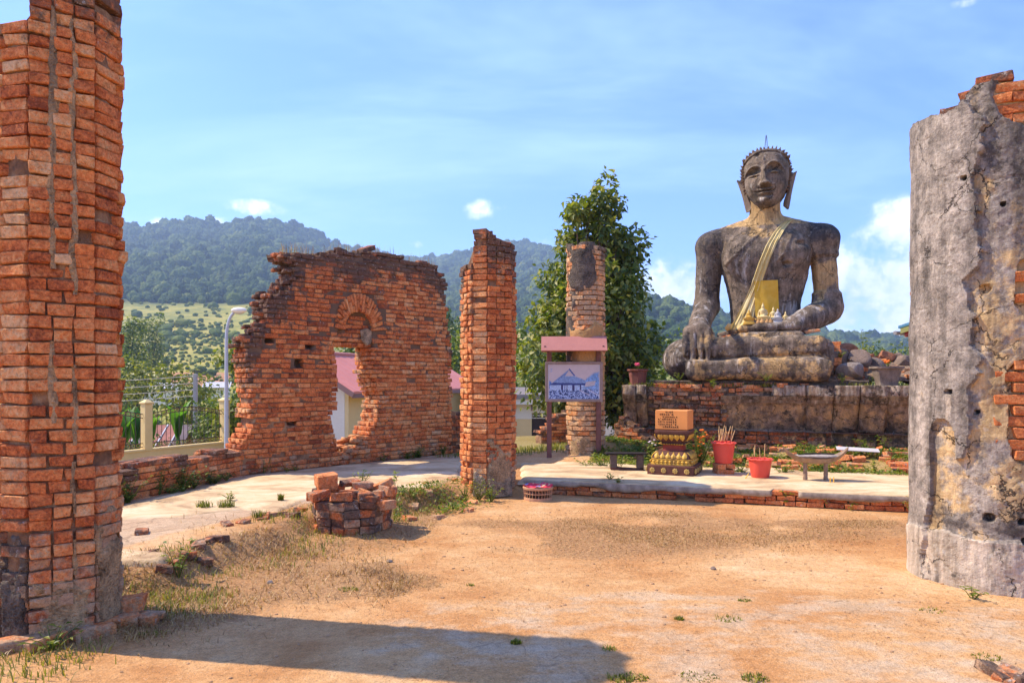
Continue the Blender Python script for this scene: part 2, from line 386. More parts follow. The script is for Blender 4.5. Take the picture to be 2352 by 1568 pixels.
def mat_concrete():
    m, t, b = new_mat('worn_concrete'); p = t.pos()
    n = t.noise(t.scalev(p, (1, 1.5, 1)), 1.6, 7, 0.66, dist=0.5); f = t.noise(p, 45, 4, 0.7); k = t.noise(p, 7, 6, 0.7)
    c = t.ramp(n, [(0.36, (0.40, 0.255, 0.13)), (0.5, (0.66, 0.46, 0.245)), (0.64, (0.76, 0.58, 0.36))])
    c = t.mix(t.math('MULTIPLY', t.step(k, 0.54, 0.70), 0.55), c, (0.60, 0.36, 0.17))
    c = t.mix(t.math('MULTIPLY', t.step(t.noise(p, 16, 5, 0.7), 0.62, 0.72), 0.5), c, (0.16, 0.13, 0.09))
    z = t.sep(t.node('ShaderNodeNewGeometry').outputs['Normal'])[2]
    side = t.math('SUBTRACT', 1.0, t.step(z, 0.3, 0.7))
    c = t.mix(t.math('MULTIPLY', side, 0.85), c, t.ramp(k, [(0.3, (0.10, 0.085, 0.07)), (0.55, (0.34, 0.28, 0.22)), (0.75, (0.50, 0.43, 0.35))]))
    setb(t, b, c, 0.9, f, 0.006); return m
def mat_attr(name, rough=0.6, attr='zone', var=0.15):
    m, t, b = new_mat(name); c = t.attr(attr); n = t.noise(t.pos(), 40, 3, 0.6)
    setb(t, b, t.mix(1.0, c, t.math('ADD', t.math('MULTIPLY', t.math('SUBTRACT', n, 0.5), 2*var), 1.0), 'MULTIPLY'), rough); return m
def mat_hill():
    m, t, b = new_mat('hill_grass'); p = t.pos()
    n = t.noise(p, 0.012, 6, 0.62); f = t.noise(p, 0.09, 6, 0.7); k = t.noise(p, 0.5, 4, 0.7)
    c = t.ramp(t.math('ADD', t.math('MULTIPLY', n, 0.45), t.math('MULTIPLY', f, 0.55)), [(0.36, (0.08, 0.11, 0.016)), (0.45, (0.20, 0.20, 0.03)), (0.53, (0.34, 0.29, 0.045)), (0.62, (0.46, 0.345, 0.07)), (0.70, (0.50, 0.32, 0.09))])
    c = t.mix(t.math('MULTIPLY', t.step(k, 0.53, 0.66), 0.55), c, (0.055, 0.095, 0.02))
    r, g, bl = t.sep(t.attr('zone'))
    c = t.mix(r, c, (0.03, 0.055, 0.015))
    c = t.mix(t.math('MULTIPLY', t.step(t.math('ADD', g, t.math('MULTIPLY', t.math('SUBTRACT', f, 0.5), 0.8)), 0.4, 0.6), 0.85), c, t.mix(f, (0.34, 0.13, 0.055), (0.52, 0.25, 0.12)))
    setb(t, b, c, 0.95); return m

M = {}
M['soil'] = mat_soil(); M['brick'] = mat_brick(); M['mortar'] = mat_mortar(); M['concrete'] = mat_concrete(); M['hill'] = mat_hill()
M['leaf'] = mat_leaf('broad_leaf', (0.055, 0.09, 0.014), (0.15, 0.18, 0.028), (0.42, 0.38, 0.075))
M['leaf2'] = mat_leaf('shrub_leaf', (0.04, 0.075, 0.012), (0.09, 0.14, 0.02), (0.26, 0.28, 0.04))
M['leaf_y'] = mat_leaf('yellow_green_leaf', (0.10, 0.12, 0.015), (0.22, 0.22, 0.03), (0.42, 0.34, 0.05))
M['banana'] = mat_leaf('banana_leaf', (0.05, 0.13, 0.02), (0.10, 0.22, 0.03), (0.22, 0.34, 0.05), 0.5)
M['weed'] = mat_leaf('weed_leaf', (0.07, 0.12, 0.015), (0.15, 0.20, 0.025), (0.34, 0.33, 0.06), 0.4)
M['straw'] = mat_leaf('dry_grass', (0.20, 0.095, 0.03), (0.42, 0.225, 0.075), (0.62, 0.42, 0.17), 0.2)
M['bark'] = plain('bark', (0.13, 0.085, 0.055), 0.9, 0.3, 12, 0.02)

# ------------------------------------------------------------------ ground
EDGE = [(-9, 4.1), (-4.2, 4.75), (-2.95, 5.08), (-2.67, 5.25), (-2.55, 5.76), (-2.0, 6.95), (-1.34, 8.06), (-.70, 9.15), (.14, 9.45), (.56, 9.44), (4.80, 8.12), (7.2, 7.35)]
POLY = np.array(EDGE+[(20, 3.5), (40, 45), (-40, 45), (-40, 2)])
def poly_sd(X, Y, P=POLY):
    X = np.asarray(X, float); Y = np.asarray(Y, float)
    d = np.full(X.shape, 1e9); inside = np.zeros(X.shape, bool)
    n = len(P)
    for i in range(n):
        ax, ay = P[i]; bx, by = P[(i+1) % n]
        ex, ey = bx-ax, by-ay
        t = np.clip(((X-ax)*ex+(Y-ay)*ey)/(ex*ex+ey*ey), 0, 1)
        d = np.minimum(d, np.hypot(X-ax-t*ex, Y-ay-t*ey))
        c = ((ay > Y) != (by > Y)) & (X < (bx-ax)*(Y-ay)/(by-ay+1e-12)+ax)
        inside ^= c
    return np.where(inside, d, -d)
ST_ROT = R(18.0); ST = np.array([5.04, 13.6])      # statue axis: turned 18 degrees so that it faces down the nave
def st_local(X, Y):
    c, s = math.cos(ST_ROT), math.sin(ST_ROT); dx, dy = X-ST[0], Y-ST[1]
    return dx*c-dy*s, dx*s+dy*c
def st_world(x, y):
    c, s = math.cos(ST_ROT), math.sin(ST_ROT); return ST[0]+x*c+y*s, ST[1]-x*s+y*c
PIL_L = np.array([-2.95, 4.47]); PIL_M = np.array([-0.33, 9.50]); PIL_S = np.array([1.32, 12.25]); PIL_R = np.array([3.92, 5.55])
WA = np.array([-4.15, 10.0]); WB = np.array([-1.16, 13.15])     # foot of the arched wall, court side
wd = (WB-WA)/np.linalg.norm(WB-WA); wn = np.array([wd[1], -wd[0]])   # wn points to the court
def ground_z(X, Y, micro=True):
    X = np.asarray(X, float); Y = np.asarray(Y, float)
    sd = poly_sd(X, Y)
    left = smooth(X, 0.6, -0.1)
    z = 0.16*(left*smooth(sd+0.12*(fbm(X*2.2, Y*2.2, 0, 3, 5)-.5), -0.16, 0.16)+(1-left)*smooth(sd, 0.05, 0.4))
    lx, ly = st_local(X, Y)
    z = z+0.22*smooth(ly, -3.35, -1.9)*smooth(np.abs(lx), 3.6, 2.7)*smooth(ly, 3.5, 2.5)
    z = z+0.10*smooth(np.hypot(X-1.15, Y-12.6), 1.5, 0.3)
    # land falls away behind the wall and beyond the temple
    back = -((X-WA[0])*wn[0]+(Y-WA[1])*wn[1])
    z = z-1.15*smooth(back, 1.2, 5.0)*smooth(X, 1.0, -2.5)
    z = z-0.95*smooth(Y, 17.5, 22)*smooth(X, -2.5, 1.0)
    rr = np.hypot(X, Y)
    z = z-6.5*smooth(rr, 23, 40)
    if micro:
        near = smooth(rr, 24, 12)
        z = z+near*(0.03*(fbm(X*0.9, Y*0.9, 0, 4, 11)-.5)+0.022*straw_mask(X, Y)*(fbm(X*9, Y*9, 0, 3, 21)-.5))
        z = z+0.10*smooth(np.hypot(X+1.75, Y-7.1), .9, .3)*0.5
    return z
def straw_mask(X, Y):
    """dry grass litter: a wide diagonal swath over the court and the bank of the terrace"""
    sd = poly_sd(X, Y)
    a = smooth(np.hypot((X-0.2)/3.0, (Y-7.0)/1.15), 1.35, .35)
    b = smooth(np.abs(sd+0.3), 1.3, 0.35)*smooth(X, -0.3, -1.1)
    c = smooth(np.hypot((X+1.6)/1.6, (Y-5.6)/.75), 1.4, .4)
    d = smooth(np.hypot((X-2.6)/2.4, (Y-7.5)/.9), 1.4, .3)
    pt = .35+1.0*smooth(fbm(X*.75, Y*1.1, 0, 4, 91), .36, .62)
    return np.clip(np.maximum.reduce([a*.8*pt, b*(.6+.4*pt), c*.9*pt, d*.9*pt]), 0, 1)
def axis(lo, hi, f0, f1, step, grow=1.16):
    fine = list(np.arange(f0, f1+1e-6, step)); up = [f1]; s = step
    while up[-1] < hi: s *= grow; up.append(up[-1]+s)
    dn = [f0]; s = step
    while dn[-1] > lo: s *= grow; dn.append(dn[-1]-s)
    return np.array(dn[:0:-1]+fine+up[1:])
gx = axis(-48, 48, -5.2, 6.2, 0.055); gy = axis(-40, 48, 2.4, 11.5, 0.06)
GX, GY = np.meshgrid(gx, gy); GZ = ground_z(GX, GY)
nv = GX.size; idx = np.arange(nv).reshape(GX.shape)
gf = np.stack([idx[:-1, :-1], idx[:-1, 1:], idx[1:, 1:], idx[1:, :-1]], -1).reshape(-1, 4)
sdg = poly_sd(GX, GY)
zone = np.stack([straw_mask(GX, GY),
                 np.clip(smooth(sdg, 0.5, 1.0)*smooth(GX, 0.2, -0.4)*smooth(np.hypot(GX, GY), 16, 13)+0.62*smooth(np.hypot((GX-1.6)/3.4, (GY-4.3)/1.2), 1.1, .6)*smooth(sdg, -.4, -1.0), 0, 1),
                 np.clip(smooth(sdg, 0.0, 3.5)*smooth(GX, 3.0, 1.2)*smooth(GY, 12.0, 13.4)+.85*smooth(st_local(GX, GY)[1], -3.5, -3.2)*smooth(st_local(GX, GY)[1], -.5, -1.5)*smooth(np.abs(st_local(GX, GY)[0]), 3.2, 2.4)+smooth(np.hypot(GX, GY), 15, 22)*.9, 0, 1)*.8], -1).reshape(-1, 3)
ground = link_mesh('ground', make_mesh('ground', np.stack([GX, GY, GZ], -1).reshape(-1, 3), gf, True, {'zone': zone}), M['soil'])
tag(ground, kind='structure')

# ------------------------------------------------------------------ hills
RU = np.array([-3000, -1200, -500, -100, 120, 262, 330, 430, 510, 590, 660, 720, 770, 830, 900, 1000, 1040, 1085, 1130, 1200, 1260, 1330, 1420, 1510, 1545, 1590, 1640, 1700, 1800, 1920, 2000, 2060, 2110, 2300, 2700, 3600, 5500])
RV = np.array([700, 640, 560, 525, 528, 517, 522, 514, 521, 510, 526, 540, 565, 585, 600, 604, 592, 582, 572, 568, 574, 600, 650, 702, 697, 716, 730, 742, 760, 775, 783, 790, 797, 800, 790, 760, 740])
RD = np.array([900, 900, 1000, 1050, 1100, 1100, 1100, 1100, 1100, 1100, 1150, 1200, 1250, 1300, 1400, 1500, 1500, 1500, 1500, 1500, 1400, 1100, 800, 620, 600, 600, 650, 700, 800, 900, 900, 900, 900, 900, 900, 900, 900])
def hill_z(azm, r):
    c = np.maximum(np.cos(azm), 0.30); u = 1176+F*np.tan(np.clip(azm, -1.25, 1.25))
    tv = (870-np.interp(u, RU, RV))/F; D = np.interp(u, RU, RD)
    yy = r*c
    H = EYE+tv*D
    s = (yy-55)/(D-55)
    up = np.clip(s, 0, 1)**1.55; dn = np.clip(s-1, 0, None)
    x, y = r*np.sin(azm), r*np.cos(azm)
    bumps = (fbm(x/170, y/170, 0, 4, 31)-.5)*0.30*np.clip(s, 0, 1)*(1-.75*smooth(s, .75, 1.0))+(fbm(x/60, y/60, 3, 3, 41)-.5)*.05*np.clip(s, 0, 1)
    z = -6.3+(H+6.3)*np.where(s > 1, np.maximum(1-dn*.9, 0.0), up*(1+bumps*1.1))
    return z, s, u
A1 = np.concatenate([np.linspace(-180, -62, 30)[:-1], np.linspace(-62, 62, 420), np.linspace(62, 180, 30)[1:]])*math.pi/180
R1 = np.geomspace(36, 1950, 160)
AZ, RR = np.meshgrid(A1, R1); HZ, HS, HU = hill_z(AZ, RR)
HX, HY = RR*np.sin(AZ), RR*np.cos(AZ)
def forest_mask(x, y, z, s, u):
    t = (z-EYE)/np.maximum(np.hypot(x, y)*np.maximum(np.cos(np.arctan2(x, y)), .3), 1)
    n = fbm(x/90, y/90, 1, 4, 61)-.5
    lim = np.interp(u, [-500, 262, 420, 560, 760, 1000, 1250, 1500, 1700, 2200], [.10, .122, .112, .098, .10, .085, .06, .02, .0, .0])
    return t-lim+n*.03
fm = smooth(forest_mask(HX, HY, HZ, HS, HU), -.004, .006)
cut = np.exp(-((HU-450)/95)**2)*smooth(HZ/np.maximum(HY, 1), -.002, .004)*smooth(HZ/np.maximum(HY, 1), .022, .014)*(HY < 420)*(HY > 60)
hid = np.arange(AZ.size).reshape(AZ.shape)
hf = np.stack([hid[:-1, :-1], hid[:-1, 1:], hid[1:, 1:], hid[1:, :-1]], -1).reshape(-1, 4)
hills = link_mesh('hills', make_mesh('hills', np.stack([HX, HY, HZ], -1).reshape(-1, 3), hf, True, {'zone': np.stack([fm, np.clip(cut*1.4, 0, 1), fm*0], -1).reshape(-1, 3)}), M['hill'])
tag(hills, kind='structure')

def mat_canopy(nm='forest_canopy', cols=((0.018, 0.042, 0.008), (0.055, 0.095, 0.015), (0.14, 0.175, 0.028), (0.34, 0.29, 0.06))):
    m, t, b = new_mat(nm); p = t.pos()
    rnd = t.node('ShaderNodeObjectInfo').outputs['Random']
    n = t.noise(p, 0.006, 4, 0.6); f = t.noise(p, 0.6, 4, 0.7)
    v = t.math('ADD', t.math('MULTIPLY', rnd, 0.75), t.math('ADD', t.math('MULTIPLY', t.math('SUBTRACT', n, 0.5), 0.5), t.math('MULTIPLY', t.math('SUBTRACT', f, 0.5), 0.6)))
    c = t.ramp(v, [(0.0, cols[0]), (0.4, cols[1]), (0.75, cols[2]), (1.0, cols[3])])
    setb(t, b, c, 0.9, f, 1.5); return m
M['canopy'] = mat_canopy()
def canopy_nodes(name, mat, sub=3, rough=0.55):
    g = bpy.data.node_groups.new(name, 'GeometryNodeTree')
    g.interface.new_socket('Geometry', in_out='INPUT', socket_type='NodeSocketGeometry'); g.interface.new_socket('Geometry', in_out='OUTPUT', socket_type='NodeSocketGeometry')
    t = NT(g); gi = t.node('NodeGroupInput'); go = t.node('NodeGroupOutput')
    ico = t.node('GeometryNodeMeshIcoSphere'); ico.inputs['Subdivisions'].default_value = sub; ico.inputs['Radius'].default_value = 1.0
    nz = t.node('ShaderNodeTexNoise'); nz.inputs['Scale'].default_value = 2.3; nz.inputs['Detail'].default_value = 3
    nor = t.node('GeometryNodeInputNormal')
    k = t.math('MULTIPLY', t.math('SUBTRACT', nz.outputs[0], 0.5), rough*2.4)
    off = t.node('ShaderNodeVectorMath', operation='SCALE'); t.l.new(nor.outputs[0], off.inputs[0]); t.l.new(k, off.inputs['Scale'])
    sp = t.node('GeometryNodeSetPosition'); t.l.new(ico.outputs[0], sp.inputs['Geometry']); t.l.new(off.outputs[0], sp.inputs['Offset'])
    sm = t.node('GeometryNodeSetMaterial'); sm.inputs['Material'].default_value = mat; t.l.new(sp.outputs[0], sm.inputs[0])
    ip = t.node('GeometryNodeInstanceOnPoints'); t.l.new(gi.outputs[0], ip.inputs['Points']); t.l.new(sm.outputs[0], ip.inputs['Instance'])
    na = t.node('GeometryNodeInputNamedAttribute', data_type='FLOAT_VECTOR'); na.inputs['Name'].default_value = 'size'
    t.l.new(na.outputs[0], ip.inputs['Scale'])
    rv = t.node('FunctionNodeRandomValue', data_type='FLOAT_VECTOR'); rv.inputs[0].default_value = (0, 0, 0); rv.inputs[1].default_value = (.3, .3, 6.28)
    t.l.new(rv.outputs[0], ip.inputs['Rotation'])
    t.l.new(ip.outputs[0], go.inputs[0]); return g
def scatter_canopy(name, pts, size, group, label=None):
    me = bpy.data.meshes.new(name); me.vertices.add(len(pts)); me.vertices.foreach_set('co', np.asarray(pts, np.float32).ravel())
    a = me.attributes.new('size', 'FLOAT_VECTOR', 'POINT'); a.data.foreach_set('vector', np.asarray(size, np.float32).ravel()); me.update()
    o = link_mesh(name, me, None); md = o.modifiers.new('trees', 'NODES'); md.node_group = group
    tag(o, label, None, None, 'stuff'); return o
cg = canopy_nodes('canopy', M['canopy'])
def pick(n, r0, r1, a0, a1, power=1.0):
    az = rng.uniform(R(a0), R(a1), n); r = np.sqrt(rng.uniform(r0*r0, r1*r1, n)); return az, r
az_, r_ = pick(120000, 90, 1650, -44, 46)
z_, s_, u_ = hill_z(az_, r_); x_, y_ = r_*np.sin(az_), r_*np.cos(az_)
ok = (forest_mask(x_, y_, z_, s_, u_) > 0) & (s_ < 1.05) & (rng.uniform(0, 1, len(z_)) < np.clip(r_/700, .25, 1)*.62)
x_, y_, z_, r_ = x_[ok], y_[ok], z_[ok], r_[ok]
sc_ = rng.uniform(1.6, 4.6, len(x_))*np.where(rng.uniform(0, 1, len(x_)) > .90, 1.7, 1)*np.clip(r_/700, .75, 1.15)
print('forest trees', len(x_))
scatter_canopy('hillside_forest', np.stack([x_, y_, z_+sc_*.55], -1), np.stack([sc_, sc_, sc_*rng.uniform(.8, 1.35, len(sc_))], -1), cg, 'dense dark forest covering the upper hillsides')
# scattered bushes on the open slope
M['bush'] = mat_canopy('slope_bush', ((0.06, 0.095, 0.016), (0.14, 0.175, 0.026), (0.24, 0.245, 0.038), (0.36, 0.31, 0.06))); cg2 = canopy_nodes('bushes', M['bush'], 2, .6)
az_, r_ = pick(30000, 75, 800, -44, 10)
z_, s_, u_ = hill_z(az_, r_); x_, y_ = r_*np.sin(az_), r_*np.cos(az_)
ok = (forest_mask(x_, y_, z_, s_, u_) < 0) & (rng.uniform(0, 1, len(z_)) < np.clip(smooth(fbm(x_/55, y_/55, 2, 4, 77), .42, .62)*.75+.04, 0, 1))
x_, y_, z_, r_ = x_[ok], y_[ok], z_[ok], r_[ok]
sc_ = rng.uniform(.35, 1.0, len(x_))*np.where(rng.uniform(0, 1, len(x_)) > .95, 2.6, 1)*np.clip(r_/260, .6, 2.2)
scatter_canopy('slope_bushes', np.stack([x_, y_, z_+sc_*.4], -1), np.stack([sc_, sc_, sc_*.75], -1), cg2, 'scattered bushes dotted over the open green slope')

# ------------------------------------------------------------------ haze
mh = bpy.data.materials.new('haze_air'); mh.use_nodes = True; th = NT(mh.node_tree)
for n in list(th.n): th.n.remove(n)
ho = th.node('ShaderNodeOutputMaterial'); pv = th.node('ShaderNodeVolumePrincipled')
pv.inputs['Color'].default_value = (0.60, 0.78, 1.0, 1); pv.inputs['Density'].default_value = 0.00042; pv.inputs['Anisotropy'].default_value = 0.2
th.l.new(pv.outputs[0], ho.inputs['Volume'])
haze = MB().box((0, 0, 138), (4100, 4100, 296)).build('haze', mh)
tag(haze, kind='stuff')
# ------------------------------------------------------------------ bricks
import bmesh
def brick_mesh(seed, rough=1.0):
    r = random.Random(seed); bm = bmesh.new(); bmesh.ops.create_cube(bm, size=1.0)
    for v in bm.verts: v.co = Vector((v.co.x*0.24, v.co.y*0.12, v.co.z*0.066))
    for v in bm.verts: v.co += Vector((r.uniform(-.008, .008), r.uniform(-.006, .006), r.uniform(-.004, .004)))*rough
    bmesh.ops.bevel(bm, geom=bm.verts[:]+bm.edges[:], offset=0.0055+0.004*r.random(), segments=1, affect='EDGES', clamp_overlap=True)
    if r.random() < .35:      # a knocked corner
        c = r.choice([v for v in bm.verts]); cc = c.co.copy()
        for v in bm.verts:
            d = (v.co-cc).length
            if d < .05: v.co += (Vector((0, 0, 0))-v.co).normalized()*(.05-d)*.5
    for v in bm.verts: v.co += Vector((r.uniform(-.003, .003), r.uniform(-.003, .003), r.uniform(-.002, .002)))*rough
    for v in bm.verts: v.co = Vector((v.co.x/.24, v.co.y/.12, v.co.z/.066))
    me = bpy.data.meshes.new('brick'); bm.to_mesh(me); bm.free(); me.materials.append(M['brick']); return me
BR = [brick_mesh(i, 1.0+(i % 3)*.5) for i in range(16)]
BRV = []
for me in BR:
    v = np.empty(len(me.vertices)*3, np.float32); me.vertices.foreach_get('co', v)
    me.calc_loop_triangles(); t = np.empty(len(me.loop_triangles)*3, np.int32); me.loop_triangles.foreach_get('vertices', t)
    BRV.append((v.reshape(-1, 3), t.reshape(-1, 3)))
class Masonry:
    def __init__(s, parent): s.p = parent; s.b = []; s.k = 0
    def add(s, c, size, rz=0.0, tone=.5, soot=0.0, crust=0.0, vis=1.0, rx=0.0, ry=0.0):
        s.b.append((tuple(map(float, c)), tuple(map(float, size)), float(rz), float(rx), float(ry), float(np.clip(tone, 0, 1)), float(np.clip(soot, 0, 1)), float(np.clip(crust, 0, 1)), float(vis)))
    def build(s, limit=300, minvis=0.05, name='brick', rest='brick_mass'):
        if not s.b: return
        order = sorted(range(len(s.b)), key=lambda i: -s.b[i][8]*s.b[i][1][0]*s.b[i][1][2])
        parts = [i for i in order if s.b[i][8] > minvis][:limit]; ps = set(parts)
        for i in parts:
            c, sz, rz, rx, ry, to, so, cr, _ = s.b[i]
            o = bpy.data.objects.new(name, BR[random.randrange(16)]); col.objects.link(o); o.parent = s.p
            o.location = c; o.rotation_euler = (rx, ry, rz); o.scale = sz; o.color = (to, so, cr, 1)
        V, T, Z = [], [], []; off = 0
        for i in range(len(s.b)):
            if i in ps: continue
            c, sz, rz, rx, ry, to, so, cr, _ = s.b[i]; v, t = BRV[random.randrange(16)]
            m = np.array(Euler((rx, ry, rz)).to_matrix(), np.float32)
            V.append((v*np.array(sz, np.float32)) @ m.T+np.array(c, np.float32)); T.append(t+off); off += len(v); Z.append(np.tile(np.array([[to, so, cr]], np.float32), (len(v), 1)))
        if V:
            o = link_mesh(rest, make_mesh(rest, np.concatenate(V), np.concatenate(T), False, {'zone': np.concatenate(Z)}), M['brick'], s.p)
            o.color = (0, 0, 0, 1); tag(o, kind='stuff')
U = random.uniform

# ------------------------------------------------------------------ level-set meshing (used for weathered solids)
def surface_nets(f, org, h):
    nx, ny, nz = f.shape
    ins = f < 0
    c = np.zeros((nx-1, ny-1, nz-1), np.uint8)
    for a in (0, 1):
        for b in (0, 1):
            for d in (0, 1): c += ins[a:nx-1+a, b:ny-1+b, d:nz-1+d]
    act = np.argwhere((c > 0) & (c < 8)); I, J, K = act.T
    cor = [(a, b, d) for a in (0, 1) for b in (0, 1) for d in (0, 1)]
    val = [f[I+a, J+b, K+d] for (a, b, d) in cor]
    ps = np.zeros((len(act), 3), np.float32); cn = np.zeros(len(act), np.float32)
    for i in range(8):
        for j in range(i+1, 8):
            if sum(abs(p-q) for p, q in zip(cor[i], cor[j])) != 1: continue
            a, b = val[i], val[j]; m = (a < 0) != (b < 0)
            t = np.where(m, a/np.where(m, a-b, 1), 0)
            p = np.array(cor[i], np.float32)[None]+t[:, None]*(np.array(cor[j], np.float32)-np.array(cor[i], np.float32))[None]
            ps += p*m[:, None]; cn += m
    V = (act+ps/cn[:, None])*h+np.asarray(org, np.float32)
    ix = np.full(c.shape, -1, np.int64); ix[I, J, K] = np.arange(len(act))
    Q = []
    for ax in range(3):
        sl0 = [slice(None)]*3; sl1 = [slice(None)]*3; sl0[ax] = slice(0, -1); sl1[ax] = slice(1, None)
        A, B = ins[tuple(sl0)], ins[tuple(sl1)]
        e = np.argwhere(A != B); 
        o1, o2 = [k for k in range(3) if k != ax]
        dims = c.shape
        good = (e[:, o1] > 0) & (e[:, o2] > 0) & (e[:, o1] < dims[o1]) & (e[:, o2] < dims[o2]); e = e[good]
        s = A[tuple(e.T)]
        def cell(d1, d2):
            q = e.copy(); q[:, o1] -= d1; q[:, o2] -= d2; return ix[tuple(q.T)]
        q = np.stack([cell(1, 1), cell(0, 1), cell(0, 0), cell(1, 0)], -1)
        flip = s if ax != 1 else ~s
        q[~flip] = q[~flip][:, ::-1]
        Q.append(q)
    return V, np.concatenate(Q)
def grid3(lo, hi, h):
    ax = [np.arange(a, b+h, h, dtype=np.float32) for a, b in zip(lo, hi)]
    return np.meshgrid(*ax, indexing='ij')

# ------------------------------------------------------------------ brick pillars
def facing(nx, ny, px, py):
    d = math.hypot(px, py); return max(0.0, -(nx*px+ny*py)/d)
def pillar(name, loc, apo, top_fn, label, course=0.075, nf=8, rot=0.0, split=None, soot_shade_fn=None, crust_fn=None, tone_fn=None, miss=0.015, limit=300, z0=0.0, core_top=3.0, jut=.012):
    root = empty(name, (loc[0], loc[1], z0)); tag(root, label, 'pillar', 'bare brick pillars of the ruined nave')
    ms = Masonry(root); fwm = apo*1.09; fwd = apo*.60; apd = apo*1.045; apm = apo
    ncr = 80
    for k in range(ncr):
        z = (k+.5)*course; odd = k % 2
        for q in range(nf):
            a = rot+2*math.pi*q/nf; nx, ny = math.cos(a), math.sin(a)
            apo, fw = (apm, fwm) if q % 2 == 0 else (apd, fwd)
            vis = facing(nx, ny, loc[0]+nx*apo, loc[1]+ny*apo)
            ws = split(q, k) if split else [1.0]
            tx, ty = -ny, nx; tot = sum(ws); x0 = -fw*.475
            for j, wgt in enumerate(ws):
                bw = fw*.95*wgt/tot; xc = x0+bw/2; x0 += bw
                if z > top_fn(a, xc)+U(-.02, .02): continue
                if random.random() < miss: continue
                dep = .13+U(-.01, .01); out = apo-dep/2+random.gauss(0, jut*.55)+(.010 if len(ws) > 2 and j == 1 else 0)
                c = (nx*out+tx*xc, ny*out+ty*xc, z+U(-.004, .004))
                zz = z0+z
                ms.add(c, (bw-.008+U(-.007, .004), dep, course-.008+U(-.006, .003)), a+math.pi/2+U(-.03, .03), tone_fn(a, zz) if tone_fn else random.gauss(.52, .2),
                       soot_shade_fn(a, zz) if soot_shade_fn else 0, crust_fn(a, zz) if crust_fn else 0, vis, U(-.015, .015), U(-.018, .018))
    # lime mortar core, recessed behind the bricks
    tops = [top_fn(rot+2*math.pi*q/nf, 0)-.07 for q in range(nf)]
    apo = apm; mb = MB(); v = []; nz = 60; ring = []
    for q in range(nf):
        a = rot+2*math.pi*q/nf; b = rot+2*math.pi*(q+1)/nf
        d1, d2 = ((apm if k % 2 == 0 else apd)-.017 for k in (q, q+1))
        ring.append((d1*math.cos(a), d1*math.sin(a), tops[q]))
        p = np.linalg.solve(np.array([[math.cos(a), math.sin(a)], [math.cos(b), math.sin(b)]]), np.array([d1, d2]))*.915
        ring.append((p[0], p[1], .5*(tops[q]+tops[(q+1) % nf])))
    for i in range(nz+1):
        for (x, y, tz) in ring:
            k = 1+U(-.014, .012); v.append((x*k, y*k, tz*i/nz))
    n2 = nf*2
    f = [(i*n2+k, i*n2+(k+1) % n2, (i+1)*n2+(k+1) % n2, (i+1)*n2+k) for i in range(nz) for k in range(n2)]
    v.append((0, 0, sum(tops)/nf)); f += [(nz*n2+k, nz*n2+(k+1) % n2, len(v)-1) for k in range(n2)]
    mb.add(v, f); mb.build('mortar_core', M['mortar'], root)
    # rubble fill crowning the broken top
    for k in range(26):
        q = random.randrange(nf); a = rot+2*math.pi*q/nf+U(-.3, .3); r = apo*U(.0, .72)
        ms.add((r*math.cos(a), r*math.sin(a), top_fn(a, 0)-.05+U(-.02, .05)), (U(.09, .2), U(.08, .12), course*U(.7, 1)), U(0, 3), U(.2, .6), .7, .2, .3, U(-.15, .15), U(-.15, .15))
    ms.build(limit); return root, ms

def angdiff(a, b): return (a-b+math.pi) % (2*math.pi)-math.pi
# --- tall near pillar
PL_F = math.atan2(-PIL_L[1], -PIL_L[0])+R(1)     # the facet turned to the court
def topL(a, xc):
    d = angdiff(a, PL_F)
    if abs(d) > R(100): return 2.55
    if d < R(-20) and d < 0: return 3.80 if abs(d) > R(20) else 4.1
    return 4.12+.05*math.sin(a*7+xc*20)
def splitL(q, k):
    d = q % 8
    if d == 0: return [1.05, .92, 1.0] if (k < 12 or 18 < k < 26 or k > 29) else ([1.1, 1.0] if k % 2 else [.8, 1.2, .9])
    return [1.0] if d in (1, 7) else ([1.0, 1.0] if k % 2 else [.6, .5, .6])
def sootL(a, z):
    s = .62*float(smooth(z, 3.45, 4.0))+.25*float(smooth(z, .35, .05)); d = angdiff(a, PL_F)
    if d < -.3: s += .75*float(smooth(z, 1.05, .35))+.06
    return s+U(-.1, .12)
def crustL(a, z):
    d = angdiff(a, PL_F); s = .72*float(smooth(z, 1.0, .25))+(.22 if .9 < z < 1.3 else 0)
    if d > .3: s += .25*float(smooth(z, 1.25, .6))
    return s+U(-.12, .14)
def toneL(a, z):
    d = angdiff(a, PL_F); return random.gauss(.60 if d < -.3 else .47, .19)  # paler brick tone on the left facets, sunlight put into the colour
pl, _ = pillar('brick_pillar', PIL_L, .335, topL, 'tallest brick pillar, octagonal, with pale plaster lines and a broad shadow on the sand', .0775, 8, PL_F, splitL, sootL, crustL, toneL, limit=290, z0=-.03)
